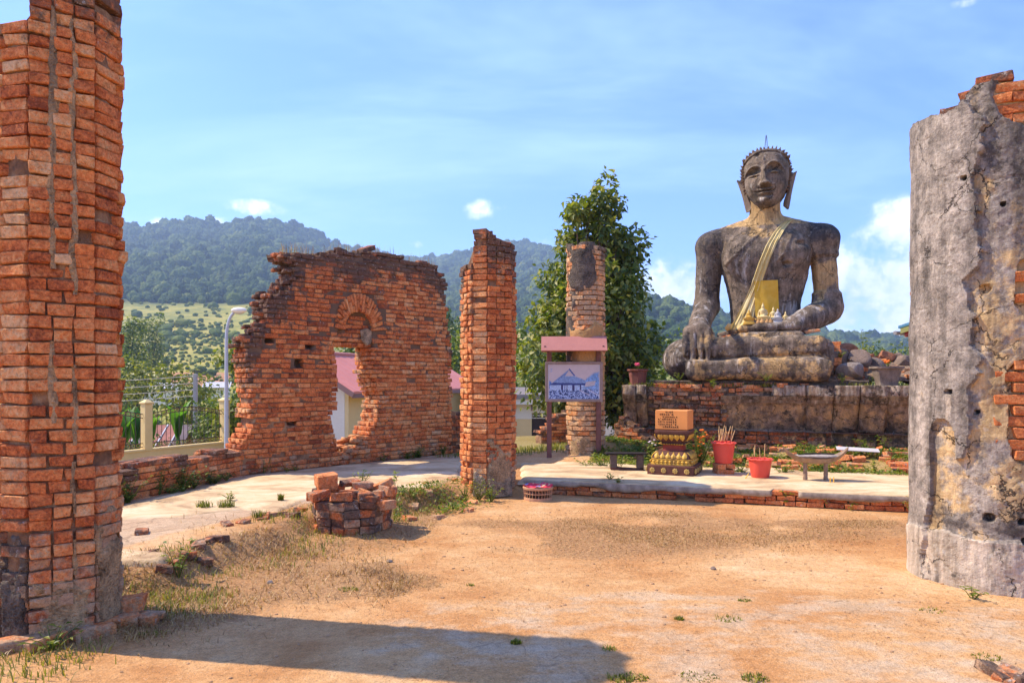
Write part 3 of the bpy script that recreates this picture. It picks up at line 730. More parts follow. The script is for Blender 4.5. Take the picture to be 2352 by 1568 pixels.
# plaster left in the two upright grooves of the court side
def plaster_strip(root, a, apo, xc, z0, z1, wd_, seed, mat):
    n = int((z1-z0)/.03); V = []; 
    nx, ny = math.cos(a), math.sin(a); tx, ty = -ny, nx
    for i in range(n+1):
        z = z0+(z1-z0)*i/n; e = min(1, .35+2.0*min(i, n-i)*.03)
        wl = wd_*(.35+1.5*float(fbm(z*9, 0, 0, 3, seed))**1.3)*e+.004; wr = wd_*(.35+1.5*float(fbm(z*9, 5, 0, 3, seed))**1.3)*e+.004; sh = .02*(float(vnoise(z*5, 9, 0, seed))-.5)
        for (xx, dd) in ((-wl, -.03), (-wl*.8, .004), (0, .010+.010*float(vnoise(z*30, 2, 0, seed))), (wr*.8, .004), (wr, -.03)):
            r = apo+dd; V.append((nx*r+tx*(xc+xx+sh), ny*r+ty*(xc+xx+sh), z))
    f = [(i*5+k, i*5+k+1, (i+1)*5+k+1, (i+1)*5+k) for i in range(n) for k in range(4)]
    return MB().add(V, f).build('plaster_strip', mat, root, True)
M['render'] = plain('old_render', (0.50, 0.32, 0.16), 0.95, 0.8, 8, .05, stain=(0.22, 0.15, 0.095))
M['dark_plaster'] = plain('dark_plaster', (0.145, 0.108, 0.078), 0.95, 0.9, 6, .05, stain=(0.30, 0.22, 0.14))
M['render_grey'] = plain('grey_render', (0.42, 0.30, 0.185), 0.95, 0.95, 8, .05, stain=(0.13, 0.10, 0.075))
for (xc, z0_, z1_, wd_, sd_) in ((-.052, 2.30, 3.90, .026, 1), (.058, 2.15, 3.1, .024, 2), (.056, 3.05, 3.85, .019, 3), (-.052, 1.36, 1.86, .034, 4), (.056, 1.22, 1.72, .025, 5), (.060, .80, 1.12, .022, 6), (.062, .42, .64, .022, 8)):
    plaster_strip(pl, PL_F, .335, xc, z0_, z1_, wd_, sd_, M['render'])
# fallen brick block at its foot
fb = Masonry(pl)
for (x, y, z, rz) in ((.40, -.02, .05, .3), (.52, .05, .04, -.2), (.33, -.2, .05, .9), (.38, .1, .13, .2), (.15, -.37, .045, 1.0), (.0, -.40, .05, .7)):
    fb.add((x, y, z), (.22, .13, .085), rz, .5, .25, .55, .9, U(-.1, .1), U(-.1, .1))
fb.build()

# --- middle pillar
PM_F = math.atan2(-PIL_M[1], -PIL_M[0])+R(27)
def topM(a, xc):
    d = angdiff(a, PM_F)
    if d < R(-60): return 3.15
    if d < R(-10): return 3.62
    return 3.50-.18*float(smooth(d, .5, 1.2))-(.05 if xc > 0 else -.04)
def splitM(q, k): return ([1.0, 1.0, .9] if k % 4 else [1.3, 1.2]) if q == 0 else ([1.0, .9, .9] if q % 2 == 0 else [1.0])
def sootM(a, z):
    d = angdiff(a, PM_F); s = .70*float(smooth(z, 2.75, 3.45))+.2*float(smooth(z, .5, .1))
    if d < R(-60): s += .45*float(smooth(z, 1.2, 2.4))
    if d > R(-10): s += .30*float(smooth(z, 2.0, 2.9))
    return s+U(-.14, .14)
def crustM(a, z):
    d = angdiff(a, PM_F); s = .65*float(smooth(z, .75, .30)) if d > -.3 else .25*float(smooth(z, .6, .2)); return s+U(-.1, .12)
pm, _ = pillar('brick_pillar', PIL_M, .350, topM, 'red brick pillar with a sooty broken top standing beside the round basket', .0765, 8, PM_F, splitM, sootM, crustM, lambda a, z: random.gauss(.56 if angdiff(a, PM_F) < -.2 else (.30 if z > 1.5 else .40), .17), limit=290, z0=.02)  # brick tone lowered on the right facets, painting in their shade
# a ring joint where the lower casing ends
for q in (-1, 0, 1):
    a = PM_F+q*math.pi/4; nx, ny = math.cos(a), math.sin(a)
def facet_patch(root, a, apo, x0, x1, z0, z1, mat, seed, thick=.022, cover=.42):
    X, Z = np.meshgrid(np.linspace(x0, x1, 22), np.linspace(z0, z1, 40)); ex = np.minimum(X-x0, x1-X)/(x1-x0)*2; ez = (z1-Z)/(z1-z0)
    m = np.minimum(ex*2.5, ez*1.6)+(fbm(X*8, Z*8, 0, 4, seed)-.5)*1.7; dd = thick*smooth(m, cover-.15, cover+.1)-.05*smooth(m, cover-.1, cover-.4)+.008*(fbm(X*18, Z*18, 0, 3, seed+4)-.5)
    nx, ny = math.cos(a), math.sin(a); r = apo+dd; V = np.stack([nx*r-ny*X, ny*r+nx*X, Z], -1).reshape(-1, 3); idx = np.arange(X.size).reshape(X.shape); f = np.stack([idx[:-1, :-1], idx[:-1, 1:], idx[1:, 1:], idx[1:, :-1]], -1).reshape(-1, 4)
    return link_mesh('plaster_patch', make_mesh('plaster_patch', V, f[(m > cover-.35).reshape(-1)[f].any(1)], True), mat, root)
facet_patch(pm, PM_F, .350, -.19, .19, .0, .78, M['render'], 21); facet_patch(pm, PM_F-math.pi/4, .366, -.10, .10, .0, .42, M['render_grey'], 22, .03); facet_patch(pm, PM_F, .352, -.19, .19, .0, .25, M['render_grey'], 23, .03)
facet_patch(pl, PL_F, .335, -.18, .18, .0, .42, M['render'], 24, .018, .62); facet_patch(pl, PL_F-math.pi/4, .350, -.10, .10, .0, .75, M['dark_plaster'], 25, .02, .72); facet_patch(pl, PL_F+math.pi/4, .350, -.10, .10, .0, .85, M['render'], 26, .02, .5)

# --- round columns with brick ring courses
def round_col(name, loc, rad, ztop, label, course, nb, soot_shade_fn, crust_fn, tone, z0, limit, topvar=.1):
    root = empty(name, (loc[0], loc[1], z0)); tag(root, label, 'pillar', 'brick pillars behind the platform edge'); ms = Masonry(root)
    n = int(ztop/course)
    for k in range(n):
        z = (k+.5)*course; ph = (k % 2)*.5+U(-.1, .1)
        for q in range(nb):
            a = 2*math.pi*(q+ph)/nb; nx, ny = math.cos(a), math.sin(a)
            if z > ztop-topvar*float(vnoise(nx*2, ny*2, 0, 3)): continue
            r = rad-.065+U(-.012, .01)
            ms.add((nx*r, ny*r, z), (2*math.pi*rad/nb-.012, .13, course-.012+U(-.01, .004)), a+math.pi/2+U(-.03, .03), random.gauss(tone, .17), soot_shade_fn(a, z), crust_fn(a, z), facing(nx, ny, loc[0], loc[1]), U(-.02, .02), U(-.02, .02))
    MB().lathe([(rad-.035, 0), (rad-.03, ztop*.5), (rad-.035, ztop-topvar)], (0, 0, 0), 24).build('mortar_core', M['mortar'], root)
    ms.build(limit); return root
def shell_patch(root, rad, a0, a1, z0, z1, mat, seed, thick=.028, cover=.5, name='plaster_patch', h=.035):
    na = max(8, int((a1-a0)*rad/h)); nz = max(8, int((z1-z0)/h)); A = np.linspace(a0, a1, na+1); Z = np.linspace(z0, z1, nz+1)
    AA, ZZ = np.meshgrid(A, Z); ea = np.minimum(AA-a0, a1-AA)/(a1-a0)*2; ez = np.minimum(ZZ-z0, z1-ZZ)/(z1-z0)*2
    m = np.minimum(ea*1.6, ez*2.2)+(fbm(AA*rad*5, ZZ*5, 0, 4, seed)-.5)*1.9
    r = rad+thick*smooth(m, cover-.12, cover+.06)-.04*smooth(m, cover-.1, cover-.35)+.012*(fbm(AA*rad*9, ZZ*9, 1, 3, seed+5)-.5)
    V = np.stack([r*np.cos(AA), r*np.sin(AA), ZZ], -1).reshape(-1, 3); idx = np.arange(AA.size).reshape(AA.shape)
    f = np.stack([idx[:-1, :-1], idx[:-1, 1:], idx[1:, 1:], idx[1:, :-1]], -1).reshape(-1, 4)
    keep = (m > cover-.3); kf = keep.reshape(-1)[f].any(1)
    return link_mesh(name, make_mesh(name, V, f[kf], True), mat, root)
PSF = math.atan2(-PIL_S[1], -PIL_S[0])
ps = round_col('brick_pillar', PIL_S, .335, 3.86, 'round ochre brick pillar with grey plaster remnants behind the picture board', .088, 9,
               lambda a, z: .5*float(smooth(z, 3.2, 3.8))+.35*float(smooth(angdiff(a, PSF), .3, 1.0))*float(smooth(z, .2, 1.0))+U(-.12, .12), lambda a, z: .56+.2*float(smooth(z, .5, .1))+U(-.15, .15), .88, .16, 250)  # soot near the top; the right flank's shade is painted in as well
M['ochre_plaster'] = plain('ochre_plaster', (0.50, 0.27, 0.10), 0.92, 0.3, 5, .015, stain=(0.17, 0.10, 0.06))
shell_patch(ps, .335, PSF-1.25, PSF+.55, 2.95, 3.84, M['dark_plaster'], 51, .03, .45)
shell_patch(ps, .335, PSF-1.5, PSF+1.5, 1.35, 2.45, M['ochre_plaster'], 52, .03, .62)
shell_patch(ps, .335, PSF-1.6, PSF-.4, .9, 3.0, M['dark_plaster'], 53, .02, .72)
shell_patch(ps, .335, PSF-1.2, PSF+.3, .0, .42, M['render'], 54, .02, .6)
pr2 = np.array([6.28, 10.0])
round_col('brick_pillar', pr2, .36, 3.85, 'sunlit brick pillar half hidden behind the grey plastered column', .086, 9, lambda a, z: .6*float(smooth(z, 3.2, 3.75))+U(-.15, .1), lambda a, z: .35+U(-.15, .2), .68, .08, 250)

# ------------------------------------------------------------------ grey plastered column
def plaster_column():
    rad = .565; loc = PIL_R; root = empty('plastered_column', (loc[0], loc[1], 0)); tag(root, 'thick round column of weathered grey plaster with red bricks showing through', 'column')
    cf = math.atan2(-loc[1], -loc[0])
    h = .011; na = int(2*math.pi*rad/h); 
    ang = np.linspace(-math.pi, math.pi, na, endpoint=False); Z = np.arange(-.06, 4.02, h)
    AA, ZZ = np.meshgrid(ang, Z)          # ang measured from the camera-facing side, positive to the viewer's right
    s = AA*rad
    n1 = fbm(s*3, ZZ*3, 0, 5, 101)-.5; n2 = fbm(s*9, ZZ*9, 0, 4, 111)-.5; n3 = fbm(s*26, ZZ*26, 0, 3, 121)-.5
    # outer grey coat: left of a ragged edge that wanders down the shaft
    ez = np.array([-.1, .5, .95, 1.0, 1.2, 1.5, 1.75, 1.85, 2.1, 2.35, 2.5, 2.75, 3.1, 3.4, 3.55, 3.7, 4.1])
    ex = np.array([-.9, -.9, -.62, -.32, -.24, -.28, -.10, -.20, -.20, -.30, -.10, -.16, -.22, -.16, -.10, -.30, -.45])
    edge = np.interp(ZZ, ez, ex)
    coat = smooth(edge-AA+.20*n1+.16*n2+.05*n3, -.008, .008)
    coat *= smooth(.05-((AA+.62)/.16)**2-((ZZ-1.02)/.26)**2+.9, .85, .9)*0+1
    arch = smooth((((AA+.60)/.17)**2+((np.minimum(ZZ, 1.12)-ZZ)/.17)**2), .9, 1.05)*1.0; arch = np.where(ZZ > 1.35, 1, arch); arch = np.where((ZZ < 1.12) & (np.abs(AA+.60) < .165), 0, arch); coat = coat*arch
    skirt = smooth(ZZ+.06*n1*3, .42, .40)     # paler lime skirt at the foot
    brick1 = np.maximum(smooth(.9-((AA-.62)/.42)**4-((ZZ-2.28)/.24)**4+1.2*n1+.6*n2, .02, .12), smooth(.9-((AA-.62)/.52)**4-((ZZ-1.36)/.42)**4+1.2*n1+.6*n2, .02, .12))
    brick2 = smooth(AA-.02+.5*n1, -.04, .04)*smooth(ZZ-(3.62-.34*np.clip(AA, 0, .8))+.4*n1, -.02, .03)
    brick3 = smooth(1-((AA+.10)/.085)**2-((ZZ-2.28)/.045)**2+n1, .1, .4)
    bare = np.clip(brick1+brick2+brick3, 0, 1)
    top = 3.70+.16*smooth(AA, -.45, -.2)*smooth(AA, .55, .2)+.05*n1*4-.25*smooth(np.abs(AA), 1.2, 2.2)
    holes = np.zeros_like(s)
    for (a, z, r) in ((-.33, 3.13, .020), (-.30, 3.02, .012), (.30, .55, .030), (-.06, .56, .05), (-.50, 1.5, .03), (.36, .40, .04), (-.2, 1.35, .012), (.1, 2.9, .025)):
        holes = np.maximum(holes, smooth(np.hypot((AA-a)*rad, (ZZ-z)*1.2)+.012*n2*3, r, r*.6))
    crack = np.abs(n1+.02*np.sin(ZZ*3)); cr = smooth(crack, .012, .004)*.6
    disp = .034*coat-.012*(1-coat)*(1-skirt)+.014*skirt+.030*n1+.014*n2*(1.6-coat)+.008*n3*(1.5-coat)-.050*bare-.06*holes-.010*cr*(1-bare)
    ent = rad*(1-.015*(ZZ/4))
    r = ent+disp
    r = np.where(ZZ > top, rad*.5, r)
    ZZ2 = np.minimum(ZZ, top+.0)
    a = AA+cf
    V = np.stack([r*np.cos(a), r*np.sin(a), ZZ2], -1).reshape(-1, 3)
    idx = np.arange(AA.size).reshape(AA.shape); nx_ = np.roll(idx, -1, 1)
    f = np.stack([idx[:-1], nx_[:-1], nx_[1:], idx[1:]], -1).reshape(-1, 4)
    och = np.clip(.8*bare+(1-coat)*(.50+.35*smooth(AA, -.3, .5)*smooth(ZZ, .6, 1.0)*smooth(ZZ, 2.4, 1.3))-.25*smooth(ZZ, 2.5, 3.3)-.3*skirt, 0, 1)
    pale = np.clip(.85*skirt+.14*coat-.12*smooth(ZZ, 2.5, 3.4), 0, 1)
    dark = np.clip(.20*(1-coat)+.28*smooth(ZZ, 2.5, 3.6)+.35*smooth(np.abs(ZZ-.52), .14, .03)*(1-skirt*.4)+holes-.10*coat-.3*bare, 0, 1)
    me = make_mesh('plaster_shaft', V, f, True, {'zone': np.stack([och, pale, dark], -1).reshape(-1, 3)})
    me.set_sharp_from_angle(angle=R(38))
    link_mesh('plaster_shaft', me, mat_zone('column_plaster', (0.255, 0.208, 0.162), (0.58, 0.38, 0.175), (0.58, 0.455, 0.325), (0.065, 0.052, 0.044), bump=.013, lichen=.35, nsc=4.0, sharp=(.36, .68)), root)
    ms = Masonry(root); crs = .083
    for k in range(49):
        z = (k+.5)*crs
        for q in range(14):
            an = (q+(k % 2)*.5)*2*math.pi/14-math.pi
            i = int(np.clip((z+.06)/h, 0, len(Z)-1)); j = int(((an+math.pi)/(2*math.pi))*na) % na
            if bare[i, j] < .4 and not (z > 3.45): continue
            if z > 3.45 and z > 3.88-.3*abs(angdiff(an, 0.1))**1.3+U(-.04, .04): continue
            aa = an+cf; rr = rad-.092+U(-.006, .006)+(-.02 if z > 3.45 else 0)
            ms.add((rr*math.cos(aa), rr*math.sin(aa), z), (.235, .13, crs-.014), aa+math.pi/2, random.gauss(.42, .14), .1 if z < 2.6 else (.65 if z > 3.8 or an < 0 else .25), .1, 1 if abs(an) < 1.5 else .02, U(-.03, .03), U(-.03, .03))
    for k in range(30):
        an = U(-math.pi, math.pi); rr = U(0, .42); aa = an+cf
        ms.add((rr*math.cos(aa), rr*math.sin(aa), 3.72+U(0, .12)*(1-rr/.6)+.06*math.cos(an)), (U(.1, .2), U(.08, .13), U(.05, .08)), U(0, 3), .35, .75, .2, .5, U(-.2, .2), U(-.2, .2))
    ms.build(200)
    MB().lathe([(.44, 0), (.44, 3.5), (.36, 3.76)], (0, 0, 0), 20).build('mortar_core', M['mortar'], root)
    return root
col_r = plaster_column()

# ------------------------------------------------------------------ arched wall
def wall_sz(u, v):
    d = np.array([(u-1176)/F, 1.0]); # ray: t*d ; WA + s*wd
    A = np.array([[d[0], -wd[0]], [d[1], -wd[1]]]); t, s = np.linalg.solve(A, WA); return s, EYE+(870-v)/F*t
def cw(x, y): return wall_sz((540+x/2.45)/1.0884, (560+y/2.45)/1.0884)
OUT = np.array([cw(*p) for p in ((90, 1330), (130, 1250), (128, 1000), (95, 800), (95, 760), (115, 690), (190, 640), (230, 580), (218, 500), (270, 420), (350, 385), (390, 345), (400, 250), (430, 190), (500, 170), (600, 185), (760, 165), (900, 165), (1000, 175), (1100, 190), (1250, 235), (1350, 240), (1365, 300), (1413, 330), (1418, 560), (1440, 700), (1448, 1000), (1452, 1395))]+[(4.36, .08), (-.12, .08)])
HOLE = np.array([cw(*p) for p in ((735, 748), (888, 748), (890, 800), (872, 900), (905, 1000), (928, 1050), (915, 1200), (870, 1300), (838, 1395), (800, 1425), (765, 1425), (752, 1370), (722, 1290), (714, 1150), (750, 1138), (742, 900))])
HOLE[1:8, 0] += np.array([.20, .22, .24, .26, .26, .24, .16]); AC = cw(876, 632)
def arch_path(p0, apex, p1, n=15):
    P = []
    for i in range(n):
        t = i/(n-1)*math.pi; x = AC[0]-(AC[0]-p0[0])*math.cos(t) if t < math.pi/2 else AC[0]-(p1[0]-AC[0])*math.cos(t)
        P.append((x, p0[1]+(apex[1]-p0[1])*math.sin(t)**.85))
    return np.array(P)
AOUT = arch_path(cw(730, 645), cw(876, 425), cw(1020, 675), 33); AIN = arch_path(cw(790, 645), cw(878, 538), cw(960, 675), 33)
ARING = np.concatenate([AOUT, AIN[::-1]]); TYMP = np.concatenate([AIN, [cw(962, 745), cw(735, 745), cw(760, 640)]])
OUT[:13, 0] += .20; FLOOR = .16
def build_wall():
    rz = math.atan2(wd[1], wd[0]); root = empty('arched_wall', (WA[0], WA[1], 0), rz)
    tag(root, 'tall ruined brick wall with a pointed arch and a broken doorway', 'wall'); ms = Masonry(root)
    th = .52; cr = .0762; ncourse = 58
    def sdw(s, z): return float(poly_sd(np.array([s]), np.array([z]), OUT)[0])
    def sdh(s, z): return float(poly_sd(np.array([s]), np.array([z]), HOLE)[0])
    def sda(s, z): return float(poly_sd(np.array([s]), np.array([z]), ARING)[0])
    def sdt(s, z): return float(poly_sd(np.array([s]), np.array([z]), TYMP)[0])
    def spans(P, z):
        xs = []
        for i in range(len(P)):
            (xa, za), (xb, zb) = P[i], P[(i+1) % len(P)]
            if (za > z) != (zb > z): xs.append(xa+(xb-xa)*(z-za)/(zb-za))
        xs.sort(); return [(xs[i], xs[i+1]) for i in range(0, len(xs)-1, 2)]
    voids = [cw(330, 718), cw(575, 738), cw(1130, 765), cw(1302, 768), cw(515, 855), cw(1040, 925), cw(1000, 1040), cw(450, 1115), cw(470, 1215)]
    for k in range(ncourse):
        z = .09+(k+.5)*cr; s = -.15+(k % 2)*.13+U(-.03, .03)
        io = spans(OUT, z); ih = spans(HOLE, z)
        lo_ = (io[0][0] if io else 9)+U(-.02, .045); hi_ = (io[-1][1] if io else -9)+U(-.03, .02); h0 = (ih[0][0]+U(-.03, .02)) if ih else 99; h1 = (ih[-1][1]+U(-.02, .04)) if ih else 99
        while s < 4.5:
            L = random.choice((.205, .205, .215, .115, .16))*U(.93, 1.07); a_, b_ = s, s+L; s += L+.007
            if b_ < lo_+.04 or a_ > hi_-.04: continue
            a_ = max(a_, lo_); b_ = min(b_, hi_)
            if a_ < h0 < b_: b_ = h0
            elif a_ < h1 < b_: a_ = h1
            elif h0 <= a_ and b_ <= h1: continue
            L = b_-a_; sc = (a_+b_)/2
            if L < .035: continue
            so = sdw(sc, z); 
            hh = sdh(sc, z)
            if sda(sc, z) > -.045: continue
            rec = .10 if sdt(sc, z) > 0 else 0.0
            if any(abs(sc-q[0]) < .07 and abs(z-q[1]) < .045 for q in voids): continue
            if random.random() < .006: continue
            zt = float(np.interp(sc, OUT[4:24, 0], OUT[4:24, 1]))
            dtop = so
            soot = .62*float(smooth(zt-z, .75, .05))+.45*float(smooth(so, .22, .0))*float(smooth(z, .8, 1.6))+.22*float(smooth(z, 1.9, 2.9))+.18*float(smooth(z, .5, .2))
            soot += .12+.9*(float(fbm(sc*1.3, z*1.3, 0, 3, 201))-.5)
            crust = .42*float(smooth(z, .75, .2))+.18*float(smooth(sc, 2.3, 3.2))*float(smooth(z, 1.2, 2.6))+.35*float(smooth(-hh, .35, .0))*float(smooth(sc, 1.9, 2.2))
            tone = random.gauss(.40+.16*float(smooth(sc, 2.2, 3.4)), .16)-.05*float(smooth(z, 1.8, 3))
            out = random.gauss(0, .0055)-rec
            ms.add((sc, .065-out, z), (L, .13, cr-.009+U(-.006, .003)), U(-.025, .025), tone, soot+U(-.1, .1), crust+U(-.1, .1), 1.0 if so > .0 else .9, U(-.02, .02), U(-.015, .015))
            # inner leaves, only where a broken edge shows them
            if -hh < .30 or so < .34:
                for yb in (.195, .325, .455):
                    ms.add((sc+U(-.012, .012), yb, z), (L, .125, cr-.010), U(-.04, .04), tone+.1, soot*.8, crust+.15, .0, U(-.02, .02), U(-.02, .02))
    # reveal of the right jamb: broken headers catching the sun
    for k in range(9, 36):
        z = .09+(k+.5)*cr
        if k > 31: continue
        ss = [q for q in np.arange(1.4, 3.2, .02) if sdh(q, z) > 0]
        if not ss: continue
        e = max(ss)
        for yb in (.08, .21, .34, .46):
            ms.add((e+.15+U(-.05, .03), yb, z), (U(.18, .26), .12, cr-.008), U(-.06, .06), U(.45, .75), .0, U(.15, .5), 1.2, U(-.03, .03), U(-.03, .03))
    # arch ring: radial voussoir bricks
    n = 22
    for i in range(n):
        t = (i+.5)/n; a = np.array([np.interp(t, np.linspace(0, 1, len(AOUT)), AOUT[:, j]) for j in (0, 1)]); b = np.array([np.interp(t, np.linspace(0, 1, len(AIN)), AIN[:, j]) for j in (0, 1)])
        d = a-b; ln = math.hypot(*d); mid = (a+b)/2; ang = math.atan2(d[1], d[0])
        nxt = np.array([np.interp(min(1, t+1/n), np.linspace(0, 1, len(AOUT)), AOUT[:, j]) for j in (0, 1)])
        wdt = min(.10, math.hypot(*(nxt-a))*.72)
        for (f0, f1) in ((0.0, .64), (.66, 1.0)) if i % 3 == 1 else (((0.0, .36), (.38, 1.0)) if i % 3 == 2 else ((0.0, 1.0),)):
            c = b+d*(f0+f1)/2
            ms.add((c[0], .050, c[1]), (ln*(f1-f0)-.004, .15, max(.05, wdt*.88)), 0.0, random.gauss(.45, .12), .12+U(-.1, .15), .1, 1.3, 0, -ang)
    # loose bricks on the sill of the gap and along the crest
    for k in range(40):
        q = random.choice((cw(830, 1395), cw(870, 1400), cw(790, 1430), cw(900, 1330), cw(950, 1420)))
        ms.add((q[0]+U(-.12, .2), U(-.05, .5), q[1]+U(-.05, .08)), (U(.14, .26), U(.1, .13), .065), U(-.6, .6), U(.5, .75), 0, .45, 1.0, U(-.15, .15), U(-.15, .15))
    for k in range(70):
        j = random.randrange(4, 24); f = random.random(); q = OUT[j]*(1-f)+OUT[j+1]*f
        ms.add((q[0], U(.05, .48), q[1]+U(-.03, .03)), (U(.12, .25), U(.1, .13), .062), U(-.5, .5), U(.2, .5), .75, .2, .5, U(-.12, .12), U(-.12, .12))
    q = cw(960, 155); ms.add((q[0], .2, q[1]+.02), (.34, .16, .09), .3, .25, .6, .1, .8, 0, -.35)
    ms.build(300)
    h = .045; X, Y, Z = grid3((-.3, -.02, .0), (4.6, .60, 4.6), h)
    S2, Z2 = X[:, 0, :], Z[:, 0, :]
    d2 = -poly_sd(S2, Z2, OUT)+.07; d2 = np.maximum(d2, poly_sd(S2, Z2, HOLE)+.08)
    d2 = d2+.05*(fbm(S2*5, Z2*5, 0, 3, 210)-.5)
    rec = np.where(poly_sd(S2, Z2, TYMP) > 0, .112, .014)
    for q in voids: rec = np.where((np.abs(S2-q[0]) < .08) & (np.abs(Z2-q[1]) < .05), .2, rec)
    d = np.maximum(d2[:, None, :], np.maximum(rec[:, None, :]-Y, Y-.49)).astype(np.float32)
    V, Q = surface_nets(d, (-.3, -.02, 0), h)
    link_mesh('mortar_core', make_mesh('mortar_core', V, Q, True, {'zone': np.repeat(.75*smooth(V[:, 2:3], .9, 2.0), 3, 1)}), M['mortar'], root)
    # grey render patch beside the opening under the arch
    a, b = cw(890, 640), cw(965, 740); mb = MB(); pts = [cw(*p) for p in ((895, 650), (925, 638), (958, 652), (965, 690), (955, 728), (930, 742), (905, 715))]
    mb.add([(p[0], .06, p[1]) for p in pts]+[(p[0]*.8+pts[3][0]*.2, .035, p[1]) for p in pts], [tuple(range(7, 14))]+[(i, (i+1) % 7, 7+(i+1) % 7, 7+i) for i in range(7)])
    mb.build('plaster_patch', M['render_grey'], root)
    return root
wall = build_wall()

# ------------------------------------------------------------------ low walls, stump, stacks
def low_wall(name, A, B, tops, label, th=.34, cr=.072, z0=.10, soot=.35, crust=.2, vis=1.0, limit=140, brk=.26, tone=.45):
    A = np.array(A); B = np.array(B); L = np.linalg.norm(B-A); d = (B-A)/L
    root = empty(name, (A[0], A[1], 0), math.atan2(d[1], d[0])); tag(root, label, 'wall'); ms = Masonry(root)
    tz = lambda s: float(np.interp(s/L, [t for t, _ in tops], [z for _, z in tops]))
    for k in range(40):
        z = z0+(k+.5)*cr; s = (k % 2)*brk/2+U(-.04, .02)
        while s < L:
            l = brk*random.choice((.55, 1, 1, 1.05))*U(.9, 1.08); sc = s+l/2; s += l+.01
            if z > tz(sc)+U(-.03, .02): continue
            tp = float(smooth(tz(sc)-z, .2, .02))
            for j, yb in enumerate((.06, .18, .30)[:max(1, int(th/.11))]):
                ms.add((sc, yb+U(-.015, .015), z), (l, .12, cr-.010), U(-.04, .04), random.gauss(tone, .17), soot+.4*tp+U(-.2, .2), crust+U(-.15, .2), vis if j == 0 else (.25 if tp > .3 else 0), U(-.03, .03), U(-.03, .03))
    V = []; n = 24
    for i in range(n+1):
        s = L*i/n; t = tz(s)-.06
        V += [(s, .03, 0), (s, .03, t), (s, th-.02, t), (s, th-.02, 0)]
    f = [(i*4+k, (i+1)*4+k, (i+1)*4+k+1, i*4+k+1) for i in range(n) for k in range(3)]+[(0, 1, 2, 3), (n*4+3, n*4+2, n*4+1, n*4)]
    MB().add(V, f).build('mortar_core', M['mortar'], root)
    ms.build(limit); return root
low_wall('low_brick_wall', (-5.05, 5.8), (-3.98, 10.26), [(0, .45), (.47, .50), (.5, .52), (.56, .60), (.70, .60), (.74, .53), (.84, .55), (.88, .60), (1, .56)], 'knee-high mossy brick wall running from the arched wall', limit=200)
low_wall('low_brick_wall', (-1.15, 13.15), (-.72, 13.62), [(0, 1.05), (.5, .95), (1, .85)], 'dark low brick wall beyond the right end of the arched wall', soot=.6, limit=60)
low_wall('broken_brick_wall', (1.95, 13.1), (2.55, 12.55), [(0, .80), (.3, .92), (.6, .70), (1, .5)], 'crumbling waist-high brick wall end between round pillar and statue base', soot=.5, limit=60, crust=.4, tone=.35)
low_wall('brick_stack', (.66, 15.1), (1.6, 15.5), [(0, .38), (.2, .55), (.4, .78), (.7, .92), (1, .88)], 'stack of old bricks piled in front of the cream shed', soot=.42, limit=90, z0=.1)

def stump():
    c = (-1.67, 7.12); z0 = .0; root = empty('pillar_stump', (*c, z0)); tag(root, 'broken octagonal brick pillar stump topped by loose tilted bricks', 'stump'); ms = Masonry(root)
    cf = math.atan2(-c[1], -c[0]); apo = .375; nf = 8; fw = 2*apo*math.tan(math.pi/nf)
    for k in range(5):
        for q in range(nf):
            a = cf+.2+2*math.pi*q/nf; nx, ny = math.cos(a), math.sin(a)
            for j in range(2):
                if k == 4 and random.random() < .35: continue
                xc = (j-.5)*fw*.5; r = apo-.065+U(-.02, .015)
                ms.add((nx*r-ny*xc, ny*r+nx*xc, .05+(k+.5)*.082), (fw*.5-.006+U(-.01, .01), .14, .078), a+math.pi/2+U(-.06, .06), random.gauss(.34, .12), .62+U(-.25, .2), .45+U(-.2, .25), facing(nx, ny, *c)+.05, U(-.04, .04), U(-.05, .05))
    MB().lathe([(.33, 0), (.33, .36), (.2, .40)], seg=8).build('mortar_core', M['mortar'], root)
    loose = [(-.26, -.02, .58, .20, .20, .15, .25, 0, 0), (-.26, 0, .49, .19, .17, .08, .1, 0, 0), (-.02, .0, .545, .19, .13, .06, .4, .05, -.05), (.10, -.05, .53, .21, .13, .065, .2, .1, .06), (.30, .02, .50, .24, .12, .075, -.35, .15, -.42), (.16, -.18, .45, .2, .12, .07, -.5, -.2, .35),
             (-.02, -.14, .46, .22, .13, .08, .1, 0, 0), (-.32, -.20, .47, .2, .12, .085, .5, .1, -.2), (-.10, -.30, .45, .22, .13, .09, .05, -.12, 0), (.17, -.30, .43, .2, .13, .07, -.25, .05, .12), (.36, -.1, .46, .15, .14, .10, .9, .1, .3), (.38, .15, .38, .14, .14, .2, .3, 0, .1), (-.2, .2, .47, .22, .13, .08, .4, 0, .1), (.1, .2, .48, .22, .13, .08, .9, .1, 0), (-.36, .03, .42, .2, .13, .09, 1.3, 0, .1), (.33, -.28, .36, .2, .13, .09, .8, .0, .05)]
    for (x, y, z, a, b, c_, rz, rx, ry) in loose:
        ca, sa = math.cos(cf+math.pi/2), math.sin(cf+math.pi/2)
        ms.add((x*ca-y*sa, x*sa+y*ca, z-.03), (a, b, c_), rz+cf+math.pi/2, random.gauss(.42, .1), U(.15, .6), U(.2, .55), 1.2, rx, ry)
    ms.build(200); return root
stump()
